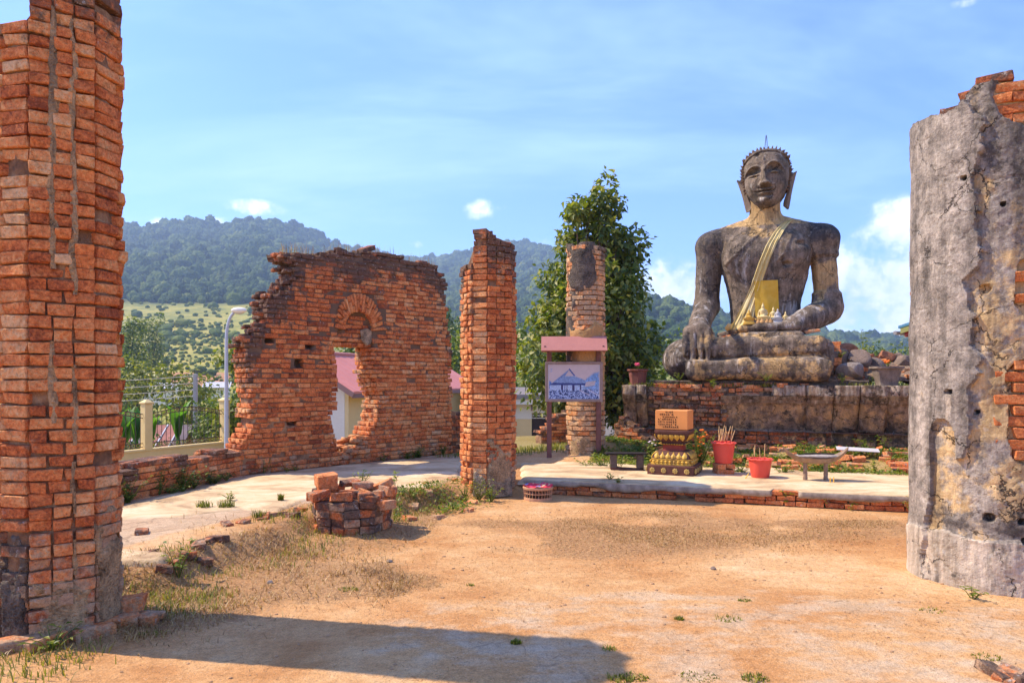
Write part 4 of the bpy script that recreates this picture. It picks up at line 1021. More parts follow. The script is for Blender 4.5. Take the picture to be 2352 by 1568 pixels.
# ------------------------------------------------------------------ concrete platform in front of the statue
PZ = .20
P0 = np.array([.16, 9.56]); P1 = np.array([4.82, 8.14]); pd = (P1-P0)/np.linalg.norm(P1-P0); pn = np.array([pd[1], -pd[0]])   # pn points to the court
PLEN = float(np.linalg.norm(P1-P0))+.85
def platform():
    root = empty('platform', (P0[0], P0[1], 0), math.atan2(pd[1], pd[0])); tag(root, kind='structure')
    n = 260; V = []; rows = None
    X = np.linspace(0, PLEN, n)
    gap = smooth(np.abs(X-3.42), .17, .13)          # a bite broken out of the edge
    low = .085+.10*(fbm(X*2.1, 0, 0, 4, 301)-.42)+.012*(fbm(X*14, 0, 0, 3, 302)-.5); low = low*(1-.25*smooth(X, 4.3, 4.6))
    fy = -.0+.012*(fbm(X*4, 1, 0, 3, 303)-.5)+.14*gap
    lines = []
    for yy in (2.3, 1.6, 1.0, .6, .3, .12, .04): lines.append((np.full(n, yy)+fy*(yy < .2), PZ+.008*(fbm(X*2, yy*2, 0, 3, 305)-.5)))
    lines.append((fy+.010, PZ+.003*(fbm(X*9, 0, 4, 3, 306)-.5))); lines.append((fy, np.full(n, PZ-.012))); lines.append((fy-.004, PZ-low*.6)); lines.append((fy+.002, PZ-low)); lines.append((fy+.06, PZ-low-.0)); lines.append((np.full(n, .12), np.full(n, PZ-.16)))
    V = np.concatenate([np.stack([X, y, z], -1) for (y, z) in lines]); m = len(lines)
    idx = np.arange(m*n).reshape(m, n); f = np.stack([idx[:-1, :-1], idx[1:, :-1], idx[1:, 1:], idx[:-1, 1:]], -1).reshape(-1, 4)
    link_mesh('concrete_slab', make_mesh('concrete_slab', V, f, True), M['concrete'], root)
    ms = Masonry(root)
    for k in range(3):
        z = .035+k*.062; s = (k % 2)*.1
        while s < PLEN:
            l = random.choice((.22, .22, .12))*U(.9, 1.1); sc = s+l/2; s += l+.01
            if random.random() < .06: continue
            ms.add((sc, .085+U(-.015, .015)+.01*k, z), (l, .13, .056), U(-.04, .04), random.gauss(.36, .13), .32+U(-.2, .2), .12+U(-.1, .2), 1 if k < 2 else .2, U(-.03, .03), U(-.03, .03))
    for k in range(5):   # brick pier at the end
        for j in range(2): ms.add((PLEN-.85+.14+U(-.02, .02), -.16+j*.12, .04+k*.075), (.24, .13, .068), U(-.05, .05), .3, .5, .1, .6)
    MB().box((PLEN/2, .25, .05), (PLEN, .28, .14)).build('mortar_core', M['mortar'], root)
    ms.build(160); return root
platform()

# floor slabs of the terrace on the left
def floor_slab(poly, z, label, seed, name='floor_slab', h=.03, thick=.07):
    P = np.array(poly); lo = P.min(0)-.1; hi = P.max(0)+.1
    X, Y = np.meshgrid(np.arange(lo[0], hi[0], h), np.arange(lo[1], hi[1], h)); sd = poly_sd(X, Y, P)+.12*(fbm(X*2.5, Y*2.5, 0, 4, seed)-.5)
    Z = z+.008*(fbm(X*3, Y*3, 0, 3, seed+1)-.5)-thick*smooth(sd, .03, -.09); idx = np.arange(X.size).reshape(X.shape)
    f = np.stack([idx[:-1, :-1], idx[:-1, 1:], idx[1:, 1:], idx[1:, :-1]], -1).reshape(-1, 4); k = (sd > -.12).reshape(-1)[f].all(1)
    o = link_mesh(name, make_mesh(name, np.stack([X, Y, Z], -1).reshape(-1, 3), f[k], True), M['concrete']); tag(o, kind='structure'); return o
def G(u, v, z=.17): q = gp(u, v, z); return (q[0], q[1])
floor_slab([G(262, 1192), G(420, 1186), G(560, 1166), G(640, 1172), G(700, 1146), G(880, 1138), G(980, 1116), G(1045, 1098), G(1062, 1052), G(800, 1066), G(560, 1098), G(262, 1164), G(150, 1190), G(150, 1215)], .178, None, 311)
floor_slab([G(1200, 1100, .19), G(1290, 1100, .19), G(1560, 1092, .19), G(1480, 1078, .19), G(1330, 1066, .19), G(1200, 1062, .19)], .196, None, 312)
floor_slab([G(150, 1330, .1), G(380, 1312, .1), G(384, 1292, .1), G(280, 1285, .1), G(150, 1290, .1)], .195, None, 313, thick=.14)

# ------------------------------------------------------------------ statue
def sroot(name, z): return empty(name, (ST[0], ST[1], z), -ST_ROT)
ZB = 1.57
def smin(a, b, k):
    h = np.clip(.5+.5*(b-a)/k, 0, 1); return b*(1-h)+a*h-k*h*(1-h)
def smax(a, b, k): return -smin(-a, -b, k)
def ell(P, c, r):
    x, y, z = ((P[i]-c[i])/r[i] for i in range(3)); k = np.sqrt(x*x+y*y+z*z); return (k-1)*min(r)
def cap(P, a, b, ra, rb, sy=1.0):
    a = np.array(a, np.float32); b = np.array(b, np.float32); d = b-a; L2 = float(d@d)
    t = np.clip(((P[0]-a[0])*d[0]+(P[1]-a[1])*d[1]+(P[2]-a[2])*d[2])/L2, 0, 1)
    return np.sqrt((P[0]-a[0]-t*d[0])**2+((P[1]-a[1]-t*d[1])/sy)**2+(P[2]-a[2]-t*d[2])**2)-(ra+(rb-ra)*t)
def slab_sd(P, c, r, rnd=.05):
    q = [np.abs(P[i]-c[i])-(r[i]-rnd) for i in range(3)]
    return np.sqrt(sum(np.maximum(k, 0)**2 for k in q))+np.minimum(np.maximum.reduce(q), 0)-rnd
def torso_sd(P):
    x, y, z = P
    # tapered trunk: half width and half depth follow the height
    zz = np.array([.0, .7, 1.15, 1.6, 2.1, 2.5, 2.8, 3.0, 3.2]); hw = np.interp(z, zz, [.80, .72, .64, .68, .80, .88, .86, .66, .30]); hd = np.interp(z, zz, [.55, .50, .42, .42, .46, .47, .40, .32, .26])
    cy = np.interp(z, zz, [.05, .02, .0, -.02, -.05, -.06, -.02, .03, .06])
    k = np.sqrt((x/hw)**2+((y-cy)/hd)**2); d = (k-1)*np.minimum(hw, hd)
    d = smax(d, z-3.12, .12); d = smax(d, .2-z, .05)
    d = smin(d, ell(P, (-.35, -.33, 2.42), (.42, .22, .36)), .12); d = smin(d, ell(P, (.35, -.33, 2.42), (.42, .22, .36)), .12)
    return d
def body_sd(P):
    x, y, z = P
    d = torso_sd(P)
    d = smin(d, cap(P, (0, .05, 2.95), (0, .0, 3.62), .30, .285), .10)                              # neck
    for s in (-1, 1): d = smin(d, cap(P, (s*.15, .06, 3.06), (s*.98, .04, 2.80), .24, .24), .10)      # shoulders
    # the arm resting on the knee
    a = cap(P, (-1.05, .02, 2.70), (-1.12, .02, 1.50), .275, .235); a = smin(a, cap(P, (-1.12, .02, 1.50), (-1.22, -.62, 1.12), .245, .205), .10)
    a = smin(a, cap(P, (-1.22, -.62, 1.12), (-1.24, -1.00, .92), .20, .20), .06)
    d = smin(d, a, .03); d = smin(d, ell(P, (-1.03, .03, 2.72), (.31, .33, .30)), .08)
    # the arm across the lap; its upper part has lost its plaster
    b = cap(P, (1.04, .02, 2.70), (1.14, .03, 1.45), .285, .27); b = smin(b, cap(P, (1.12, .0, 1.36), (.70, -.60, 1.12), .275, .23), .12); b = smin(b, cap(P, (.70, -.60, 1.12), (.42, -.86, 1.02), .22, .17), .06)
    b = b+.045*smooth(z, 1.68, 1.74)*smooth(z, 2.42, 2.36)
    d = smin(d, b, .03); d = smin(d, ell(P, (1.04, .03, 2.74), (.335, .35, .31)), .07)
    # left hand lying flat in the lap
    h = slab_sd(P, (.18, -.90, 1.00), (.42, .17, .085), .08); h = smin(h, cap(P, (-.05, -.93, .99), (-.46, -.98, .965), .085, .06), .05)
    d = smin(d, h, .04)
    # sole of the foot under the hand
    d = np.minimum(d, slab_sd(P, (.12, -1.02, .80), (.50, .20, .095), .08)); d = np.minimum(d, cap(P, (-.42, -1.06, .80), (-.62, -1.06, .79), .095, .07))
    d = np.minimum(d, cap(P, (-.60, -.85, .90), (-.86, -.85, .86), .07, .05))
    # lap, crossed legs
    d = smin(d, slab_sd(P, (-.1, -.35, .42), (1.25, .78, .36), .2), .06)
    up = slab_sd(P, (-.22, -.98, .56), (1.22, .42, .25), .16); up = smin(up, ell(P, (-1.45, -.78, .40), (.47, .60, .42)), .08)
    up = np.minimum(up, ell(P, (.78, -1.12, .55), (.42, .30, .17)))
    lo = slab_sd(P, (-.12, -1.20, .21), (1.32, .42, .205), .15); lo = lo-.02*smooth(x, -.8, .9)
    brk = x-.98-.12*(fbm(y*3, z*5, 0, 3, 411)-.5)*4
    up = smax(up, brk+.0*z, .03); lo = smax(lo, brk, .03)
    d = smin(d, up, .03); d = np.minimum(d, lo)
    groove = np.abs(z-(.405+.055*smooth(x, -1.2, 1.0)))-.018; d = smax(d, -np.maximum(groove, y+1.36), .03)*1.0
    # right hand over the shin: back of hand and four fingers hanging down, thumb aside
    hnd = slab_sd(P, (-1.24, -1.22, .86), (.27, .14, .18), .12); hnd = smin(hnd, cap(P, (-1.23, -.95, .98), (-1.24, -1.2, .92), .2, .16), .10)
    for i, (fx, ln) in enumerate(((-1.44, .40), (-1.31, .27), (-1.17, .27), (-1.04, .31))):
        fg = cap(P, (fx, -1.34, .86), (fx*.985-.018, -1.46, .60), .071, .066); fg = smin(fg, cap(P, (fx*.985-.018, -1.46, .60), (fx*.985-.02, -1.47, ln+.08), .066, .054), .02); hnd = smin(hnd, fg, .022)
    th = cap(P, (-1.0, -1.16, .86), (-.93, -1.38, .62), .07, .06); th = smin(th, cap(P, (-.93, -1.38, .62), (-.93, -1.42, .46), .06, .05), .02)
    d = np.minimum(d, smin(hnd, th, .02))
    return d
def robe_lines(x, z):
    """raised hems of the robe across the chest"""
    def seg(x0, z0, x1, z1, w_):
        dx, dz = x1-x0, z1-z0; t = np.clip(((x-x0)*dx+(z-z0)*dz)/(dx*dx+dz*dz), 0, 1); return smooth(np.hypot(x-x0-t*dx, z-z0-t*dz), w_, w_*.35)
    return np.maximum.reduce([seg(-.74, 2.28, .0, 2.98, .035), seg(.55, 3.0, .30, 2.4, .035), seg(.30, 2.4, .18, 2.28, .03)])
def body_full(P):
    x, y, z = P
    d = body_sd(P)
    d = d-.022*robe_lines(x, z)*(y < 0)
    n = fbm(x*2.6, y*2.6, z*2.6, 3, 421)-.5
    rough = .020+.05*smooth(z, 1.0, .3)+.03*np.exp(-((x-1.1)/.35)**2-((z-2.0)/.35)**2)
    d = d+rough*n+.012*(vnoise(x*14, y*14, z*14, 431)-.5)
    # broken patches: hole in the arm, gouges in the side and belly
    d = smax(d, -(slab_sd(P, (1.02, -.30, 2.10), (.055, .12, .055), .02)), .02)
    d = smax(d, -(ell(P, (.70, -.42, 2.62), (.17, .10, .06))), .03); d = smax(d, -(ell(P, (.38, -.52, 2.22), (.10, .06, .05))), .02)
    d = smax(d, -(ell(P, (.28, -.46, 1.55), (.09, .07, .06))), .02)
    return d
H_ = .026
LO = (-2.05, -1.78, -.02); Xg = grid3(LO, (1.62, .72, 3.72), H_)
Dg = body_full(Xg).astype(np.float32)
Dg[:, :, 0] = np.maximum(Dg[:, :, 0], .01)
BV, BQ = surface_nets(Dg, LO, H_)
front_grid = None
def front_y(xs, zs, off=0.02):
    """depth of the statue's front at (x,z)"""
    out = []
    for x, z in zip(np.atleast_1d(xs), np.atleast_1d(zs)):
        i = int(round((x-LO[0])/H_)); k = int(round((z-LO[2])/H_)); colm = Dg[i, :, k]; j = np.argmax(colm < 0); out.append(LO[1]+j*H_-off)
    return np.array(out)
def blob(x, z, cx, cz, rx, rz): return np.exp(-((x-cx)/rx)**2-((z-cz)/rz)**2)
x, y, z = BV.T
inarm = smooth(x, -.80, -.86)*smooth(z, .95, 1.1); inarm2 = smooth(x, .76, .84)*smooth(z, 1.0, 1.2)
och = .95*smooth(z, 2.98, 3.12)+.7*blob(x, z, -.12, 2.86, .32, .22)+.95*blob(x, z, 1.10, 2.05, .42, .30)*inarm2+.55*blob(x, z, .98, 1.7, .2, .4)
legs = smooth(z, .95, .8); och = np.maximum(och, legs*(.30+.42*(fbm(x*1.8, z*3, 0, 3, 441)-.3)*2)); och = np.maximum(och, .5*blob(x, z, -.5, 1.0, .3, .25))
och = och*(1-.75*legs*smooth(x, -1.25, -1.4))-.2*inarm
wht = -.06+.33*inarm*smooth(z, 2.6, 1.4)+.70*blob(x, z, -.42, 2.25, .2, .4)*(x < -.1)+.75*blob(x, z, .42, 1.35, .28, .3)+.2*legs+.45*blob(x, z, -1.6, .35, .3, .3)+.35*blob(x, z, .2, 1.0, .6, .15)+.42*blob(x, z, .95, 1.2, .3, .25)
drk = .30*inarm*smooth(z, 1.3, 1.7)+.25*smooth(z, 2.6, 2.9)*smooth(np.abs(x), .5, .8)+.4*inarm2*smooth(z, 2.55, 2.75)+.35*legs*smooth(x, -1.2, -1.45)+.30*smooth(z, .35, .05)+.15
smat = mat_zone('statue_plaster', (0.185, 0.135, 0.092), (0.60, 0.37, 0.15), (0.50, 0.435, 0.37), (0.060, 0.050, 0.046), bump=.03, lichen=.35, nsc=3.4, sharp=(.36, .66))
statue = sroot('seated_statue', ZB); tag(statue, 'large weathered seated statue touching the earth with one hand, on a brick base', 'statue')
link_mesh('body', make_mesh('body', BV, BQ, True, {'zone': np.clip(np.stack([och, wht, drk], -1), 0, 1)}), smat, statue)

# --- head
def head_sd(P):
    x, y, z = P
    zz = np.array([-.62, -.57, -.48, -.34, -.15, .05, .25, .40, .52, .585, .60])
    hw = np.interp(z, zz, [.05, .13, .235, .325, .395, .425, .425, .375, .26, .09, .02]); hd = np.interp(z, zz, [.10, .22, .31, .38, .43, .47, .48, .44, .32, .12, .02]); cy = np.interp(z, zz, [-.14, -.13, -.10, -.06, -.02, .0, .02, .03, .03, .03, .03])
    k = np.sqrt(np.abs(x/hw)**2.2+np.abs((y-cy)/hd)**2.2+1e-6)**(1/1.1)*1.0; k = np.abs(k)
    d = (k-1)*np.minimum(hw, hd)*.8
    d = smax(d, np.sqrt((z/.60)**2+(x/.8)**2)*.6-.6, .05)
    # face relief in its own slightly turned frame
    ca, sa = math.cos(R(3.5)), math.sin(R(3.5)); fx = (x+.055)*ca+z*sa; fz = -(x+.055)*sa+z*ca; fr = smooth(y, .0, -.15)
    def arc(cx, cz, rx, rz, w_, lo_, up=True):
        q = np.sqrt(((fx-cx)/rx)**2+((fz-cz)/rz)**2); return np.exp(-((q-1)*min(rx, rz)/w_)**2)*smooth(fz, lo_-.02, lo_+.02)
    rel = .030*arc(-.185, .02, .165, .165, .020, .05)+.030*arc(.185, .02, .175, .195, .020, .05)
    soc = np.exp(-((fx+.175)/.12)**2-((fz-.075)/.075)**2)+np.exp(-((fx-.18)/.125)**2-((fz-.09)/.085)**2); rel = rel-.075*soc
    lid = np.exp(-((fx+.185)/.085)**2-((fz-.015)/.042)**2)+np.exp(-((fx-.185)/.09)**2-((fz-.015)/.042)**2); rel = rel+.066*lid
    rel = rel-.034*(np.exp(-((fx-.185)/.08)**2-((fz+.012-.25*(fx-.185)**2)/.010)**2)+np.exp(-((fx+.185)/.08)**2-((fz+.012)/.010)**2))
    t = np.clip((.16-fz)/.40, 0, 1); nw = .034+.030*t**1.5+.030*np.exp(-((fz+.195)/.045)**2); nh = (.045+.125*t)*smooth(fz, -.262, -.215)*smooth(fz, .22, .10)
    rel = rel+nh*np.exp(-np.abs(fx/nw)**2.6)
    rel = rel+.045*np.exp(-((fx-.075)/.035)**2-((fz+.20)/.032)**2)+.045*np.exp(-((fx+.075)/.035)**2-((fz+.20)/.032)**2)
    mz = fz+.325-.55*fx*fx
    rel = rel+.036*np.exp(-(fx/.125)**4-((mz-.022)/.022)**2)-.050*np.exp(-(fx/.15)**4-(mz/.013)**2)+.042*np.exp(-(fx/.10)**4-((mz+.034)/.026)**2)-.028*np.exp(-(fx/.10)**2-((mz+.085)/.022)**2)+.050*np.exp(-(fx/.12)**2-((fz+.49)/.07)**2)
    rel = rel+.030*np.exp(-((fx-.24)/.12)**2-((fz+.18)/.13)**2)+.030*np.exp(-((fx+.24)/.12)**2-((fz+.18)/.13)**2)
    rel = rel+.022*np.exp(-(fx/.012)**2-((fz-.31)/.03)**2)
    # hair: a cap standing proud of the brow
    hl = .47-.95*np.maximum(np.abs(x-.0)-.10, 0)**1.6; hair = np.maximum(smooth(z-hl, -.012, .012), smooth(y, .02, .10)*smooth(z, -.60, -.5)); rel = rel*fr*(1-hair)+.030*hair
    rel = rel-.035*np.exp(-((x+.15)/.06)**2-((z-.40)/.03)**2)*fr-.03*np.exp(-((x+.23)/.06)**2-((z+.0)/.05)**2)*fr*(.4+1.2*vnoise(x*30, y*30, z*30, 451))
    return d-rel+.007*(fbm(x*9, y*9, z*9, 3, 461)-.5)
hh_ = .0125; hlo = (-.52, -.72, -.66); HG = grid3(hlo, (.52, .58, .68), hh_); HD = head_sd(HG).astype(np.float32)
HVv, HQ = surface_nets(HD, hlo, hh_); hx, hy, hz_ = HVv.T
HO = (0.02, -.06, 3.965)
ho = .35*blob(hx, hz_, -.25, -.1, .12, .16)+.9*smooth(hz_, -.5, -.58)*smooth(hy, -.1, .1); hwht = .55*blob(hx, hz_, -.10, -.47, .2, .08)+.22*blob(hx, hz_, -.25, -.22, .12, .12); hdrk = .18+.35*blob(hx, hz_, -.05, -.56, .2, .06)+.15*smooth(hz_, .3, .45)
head = link_mesh('head', make_mesh('head', HVv, HQ, True, {'zone': np.clip(np.stack([ho, hwht, hdrk], -1), 0, 1)}), smat, statue, HO)
# hair curls: small stucco cones
mb = MB(); rr = random.Random(5)
for i in range(34):
    th_ = -2.2+4.4*i/33
    for row in range(7):
        yy = -.24+row*.085
        zc = .12*math.cos(th_)+.02; xx = math.sin(th_)
        # walk outwards from the centre till the hair surface
        o = Vector((0, yy, .05)); dv = Vector((math.sin(th_), .0, math.cos(th_))); t = .2
        while t < .75:
            p = o+dv*t; ii = [int(round((p[k]-hlo[k])/hh_)) for k in range(3)]
            if any(ii[k] < 0 or ii[k] >= HD.shape[k] for k in range(3)) or HD[ii[0], ii[1], ii[2]] > 0: break
            t += .01
        p = o+dv*t
        if p.z < -.35: continue
        if yy < -.1 and p.z < .47-.95*max(abs(p.x)-.10, 0)**1.6: continue
        if rr.random() < .12 or (abs(p.x+.02) < .05 and row < 3): continue
        b = p-dv*.012; e = p+dv*(.05*rr.uniform(.7, 1.1))+Vector((rr.uniform(-.006, .006), rr.uniform(-.012, .012), 0)); mb.tube([b, b.lerp(e, .5), e], [.021, .015, .003], 6)
hc = mb.build('hair_curls', plain('curl_stucco', (0.15, 0.09, 0.055), .95, .3), head); tag(hc, kind='stuff')
# ears: long lobes
def ear(s, top, bot, mat):
    mb = MB(); n = 14; V = []
    for i in range(n+1):
        t = i/n; xx = top[0]+(bot[0]-top[0])*t**.75; zz = top[1]+(bot[1]-top[1])*t; 
        yy = .12-.10*t
        wdt = (.035+.115*math.sin(min(1, t*2.4)*math.pi/1.25)**1.0*(1-t)**.5+.045*smooth(t, .5, .9)*1.0)*(1 if t < .95 else .6)*(.35 if t < .03 else 1); thk = .035+.02*math.sin(t*3.1)
        inner = wdt
        for k in range(8):
            a = 2*math.pi*k/8; V.append((xx-s*wdt*.55+wdt*.62*math.cos(a)*1.0, yy+thk*1.6*math.sin(a)+(.03 if math.cos(a)*s > 0 else -.02), zz))
    f = [(i*8+k, i*8+(k+1) % 8, (i+1)*8+(k+1) % 8, (i+1)*8+k) for i in range(n) for k in range(8)]+[tuple(range(7, -1, -1)), tuple(n*8+k for k in range(8))]
    return mb.add(V, f).build('ear', mat, head, True)
M['ear'] = plain('ear_stucco', (0.20, 0.145, 0.10), .92, .3, 6, .01, stain=(0.08, 0.065, 0.055))
ear(-1, (-.555, .07), (-.37, -.60), M['ear']); ear(1, (.575, .15), (.42, -.585), M['ear'])
# bent iron rod on the crown
loop = [(-.030, .0, .56), (-.018, 0, .72), (-.006, 0, .87), (0, 0, .895), (.008, 0, .87), (.018, 0, .72), (.016, 0, .56)]
M['iron'] = plain('dark_iron', (0.075, 0.05, 0.06), .6, .2)
MB().tube(loop, .007, 6).build('iron_rod', M['iron'], head)

# --- yellow sash and breast cloth (things laid on the statue)
def mat_cloth(name, c, c2):
    m, t, b = new_mat(name); p = t.pos(); n = t.noise(p, 5, 5, .65); f = t.noise(p, 60, 3, .6)
    cc = t.mix(t.step(n, .35, .7), c, c2); cc = t.mix(t.math('MULTIPLY', t.step(t.noise(p, 3.2, 5, .7), .58, .75), .45), cc, (0.22, 0.16, 0.05)); setb(t, b, cc, .9, f, .004); return m
M['sash'] = mat_cloth('sash_cloth', (0.66, 0.50, 0.19), (0.74, 0.61, 0.32)); M['gold_cloth'] = mat_cloth('gold_cloth', (0.66, 0.38, 0.035), (0.72, 0.45, 0.07))
path = np.array([(.44, 3.12), (.36, 3.05), (.24, 2.88), (.10, 2.62), (-.03, 2.30), (-.14, 1.98), (-.24, 1.66), (-.36, 1.34), (-.44, 1.16), (-.50, 1.02)])
T_ = np.linspace(0, 1, 46); pk = np.linspace(0, 1, len(path)); cx = np.interp(T_, pk, path[:, 0]); cz = np.interp(T_, pk, path[:, 1]); wv = np.interp(T_, [0, .25, .6, .8, 1], [.10, .115, .11, .19, .26]); V = []
nW = 17
for i, (a, b_, w_) in enumerate(zip(cx, cz, wv)):
    q = np.linspace(-1, 1, nW); xs = a+q*w_*.95; zs = b_+q*w_*.35
    ys = front_y(np.clip(xs, -.8, .8), np.clip(zs, .5, 3.15), .035)
    ys = np.minimum(ys, np.median(ys)+.10)
    for k in range(nW): V.append((xs[k], ys[k]-.011*math.sin(k*2.1+.8*math.sin(i*.23))-.012*math.sin(k*.9+i*.1), zs[k]))
for it in range(2):
    A = np.array(V).reshape(46, nW, 3); A[1:-1, :, 1] = (A[:-2, :, 1]+2*A[1:-1, :, 1]+A[2:, :, 1])/4; V = A.reshape(-1, 3)
f = [(i*nW+k, i*nW+k+1, (i+1)*nW+k+1, (i+1)*nW+k) for i in range(45) for k in range(nW-1)]
V2 = np.array(V)+np.array([0, .012, 0]); nV = len(V)
bord = [i*nW for i in range(46)]+[45*nW+k for k in range(1, nW)]+[i*nW+nW-1 for i in range(44, -1, -1)]+[k for k in range(nW-2, 0, -1)]
f2 = f+[tuple(reversed([q+nV for q in p])) for p in f]+[(bord[(i+1) % len(bord)], bord[i], bord[i]+nV, bord[(i+1) % len(bord)]+nV) for i in range(len(bord))]
so = sroot('sash', ZB); so_m = MB().add(np.concatenate([np.array(V), V2]), f2)
bpy.data.objects.remove(so); so = so_m.build('sash', M['sash'], None, True, (ST[0], ST[1], ZB), -ST_ROT); tag(so, 'faded yellow cloth sash draped from shoulder to waist of the large statue', 'sash')
V = []; nx_, nz_ = 14, 16
for j in range(nz_+1):
    for i in range(nx_+1):
        xx = -.20+.43*i/nx_+(.03*(1-j/nz_)-.02); zz = 1.24+.68*j/nz_; yy = float(front_y(xx, zz, .05)[0]); V.append((xx, min(yy, -.43)-.010*math.sin(i*.9+j*.2), zz))
A = np.array(V).reshape(nz_+1, nx_+1, 3); 
for it in range(3): A[1:-1, 1:-1, 1] = (A[:-2, 1:-1, 1]+A[2:, 1:-1, 1]+A[1:-1, :-2, 1]+A[1:-1, 2:, 1])/4
V = A.reshape(-1, 3); n1 = nx_+1; f = [(j*n1+i, j*n1+i+1, (j+1)*n1+i+1, (j+1)*n1+i) for j in range(nz_) for i in range(nx_)]
nV = len(V); bord = [i for i in range(n1)]+[j*n1+nx_ for j in range(1, nz_+1)]+[nz_*n1+i for i in range(nx_-1, -1, -1)]+[j*n1 for j in range(nz_-1, 0, -1)]
f2 = f+[tuple(reversed([q+nV for q in p])) for p in f]+[(bord[(i+1) % len(bord)], bord[i], bord[i]+nV, bord[(i+1) % len(bord)]+nV) for i in range(len(bord))]
bc = MB().add(np.concatenate([V, V+np.array([0, .015, 0])]), f2).build('belly_cloth', M['gold_cloth'], None, True, (ST[0], ST[1], ZB), -ST_ROT); tag(bc, 'square golden cloth covering the belly of the large statue', 'cloth')

# ------------------------------------------------------------------ pedestal
ped = sroot('statue_pedestal', 0); tag(ped, 'wide stepped plinth of brick and cracked mouldings carrying the large statue', 'plinth')
PF = -1.62     # local y of the cornice front
prof = [(0.0, 1.49), (0.0, 1.30), (.035, 1.285), (.035, 1.235), (.075, 1.225), (.065, 1.185), (.10, 1.165), (.14, 1.12), (.19, 1.0), (.25, .86), (.30, .76), (.335, .70), (.345, .665), (.25, .65), (.235, .62), (.235, .43), (.19, .415), (.19, .30)]
pmat = mat_zone('pedestal_plaster', (0.31, 0.205, 0.125), (0.60, 0.36, 0.16), (0.58, 0.46, 0.33), (0.060, 0.050, 0.036), bump=.03, lichen=.4, nsc=4.5, sharp=(.36, .70))
def moulding(x0, x1, dy, z_lo, z_hi, seed, pale=.3, ochv=.35, name='moulding', chip=.05):
    """a run of the plaster moulding, extruded along x with chipped ends and edges"""
    nx = max(4, int((x1-x0)/.035)); X = np.linspace(x0, x1, nx)
    pr = [(p, z) for (p, z) in prof if z_lo-.001 <= z <= z_hi+.001]; dense = []
    for (a, b) in zip(pr[:-1], pr[1:]):
        m = max(1, int(math.hypot(b[0]-a[0], b[1]-a[1])/.03)); dense += [(a[0]+(b[0]-a[0])*i/m, a[1]+(b[1]-a[1])*i/m) for i in range(m)]
    dense.append(pr[-1]); D = np.array(dense)
    top = [(.55, D[0, 1]), (.15, D[0, 1])]; D = np.concatenate([np.array(top), D, [[D[-1, 0]+.3, D[-1, 1]]]])
    XX, PP = np.meshgrid(X, D[:, 0]); _, ZZ = np.meshgrid(X, D[:, 1])
    n = fbm(XX*3, ZZ*5, PP*4, 4, seed)-.5; n2 = fbm(XX*10, ZZ*10, 0, 3, seed+3)-.5
    ed = np.minimum(XX-x0, x1-XX); Yv = PF+dy+PP+chip*n+.015*n2+.05*smooth(ed, .03, .0)
    Xv = XX+.03*n*smooth(ed, .12, 0); Zv = ZZ+.02*n
    idx = np.arange(XX.size).reshape(XX.shape); f = np.stack([idx[:-1, :-1], idx[1:, :-1], idx[1:, 1:], idx[:-1, 1:]], -1).reshape(-1, 4)
    V = np.stack([Xv, Yv, Zv], -1).reshape(-1, 3)
    # end caps
    m = len(D); cl = [int(i) for i in idx[:, 0]]; cr_ = [int(i) for i in idx[:, -1]]
    faces = [tuple(map(int, q)) for q in f]+[tuple(cl), tuple(reversed(cr_))]
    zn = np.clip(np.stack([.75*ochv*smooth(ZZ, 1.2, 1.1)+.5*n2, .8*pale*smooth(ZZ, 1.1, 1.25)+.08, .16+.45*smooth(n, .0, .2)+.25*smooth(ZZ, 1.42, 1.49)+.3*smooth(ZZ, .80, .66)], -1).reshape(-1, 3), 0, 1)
    return link_mesh(name, make_mesh(name, V, faces, True, {'zone': zn}), pmat, ped)
# left corner survives whole, the middle has lost its cornice, the right is redented
moulding(-2.60, -2.34, .00, .70, 1.49, 501, .6, .6); moulding(-2.34, -2.14, -.05, .70, 1.49, 502, .55, .55)
moulding(-.82, .62, .02, .66, 1.30, 503, .55, .7); moulding(.62, 1.06, .0, .66, 1.49, 504, .6, .7); moulding(1.06, 1.46, -.04, .66, 1.49, 505, .6, .7); moulding(1.46, 1.88, -.08, .66, 1.49, 506, .6, .6); moulding(1.88, 2.32, -.03, .66, 1.49, 507, .6, .5); moulding(2.32, 2.62, .05, .66, 1.49, 508, .5, .5)
moulding(.05, .62, .03, 1.30, 1.49, 509, .6, .1)
for i, (a, b, dy) in enumerate(((-2.30, -2.02, .0), (-.75, .02, 0), (.04, .60, -.02), (.63, .98, -.05), (1.02, 1.40, -.07), (1.44, 1.74, -.10), (1.78, 2.26, -.05))): moulding(a, b, dy, .43, .65, 520+i, .35, .75, 'base_block', .06)
moulding(-2.32, 2.30, .02, .30, .43, 540, .1, .2, 'plinth_course', .06)
# brick core behind the lost plaster
h = .05; PX, PY, PZg = grid3((-2.75, -1.7, .1), (2.85, 2.0, 1.6), h)
hwid = np.interp(PZg, [.1, .65, .75, 1.1, 1.3, 1.5], [2.28, 2.22, 2.18, 2.42, 2.52, 2.5]); fr_ = np.interp(PZg, [.1, .64, .68, .75, 1.15, 1.3, 1.46, 1.5], [.22, .26, .40, .36, .17, .13, .12, .16])
dd = np.maximum(np.maximum(np.abs(PX)-hwid, (PF+fr_)-PY), np.maximum(PZg-1.455, PY-1.8))
dd = dd+.10*(fbm(PX*2.5, PY*2.5, PZg*3, 4, 551)-.5)
V, Q = surface_nets(dd.astype(np.float32), (-2.75, -1.7, .1), h)
z_ = V[:, 2]; link_mesh('rubble_core', make_mesh('rubble_core', V, Q, True, {'zone': np.clip(np.stack([.25+.3*(fbm(V[:, 0]*2, V[:, 2]*3, 0, 3, 561)-.3), .1+0*z_, .42+0*z_], -1), 0, 1)}), pmat, ped)
ms = Masonry(ped)
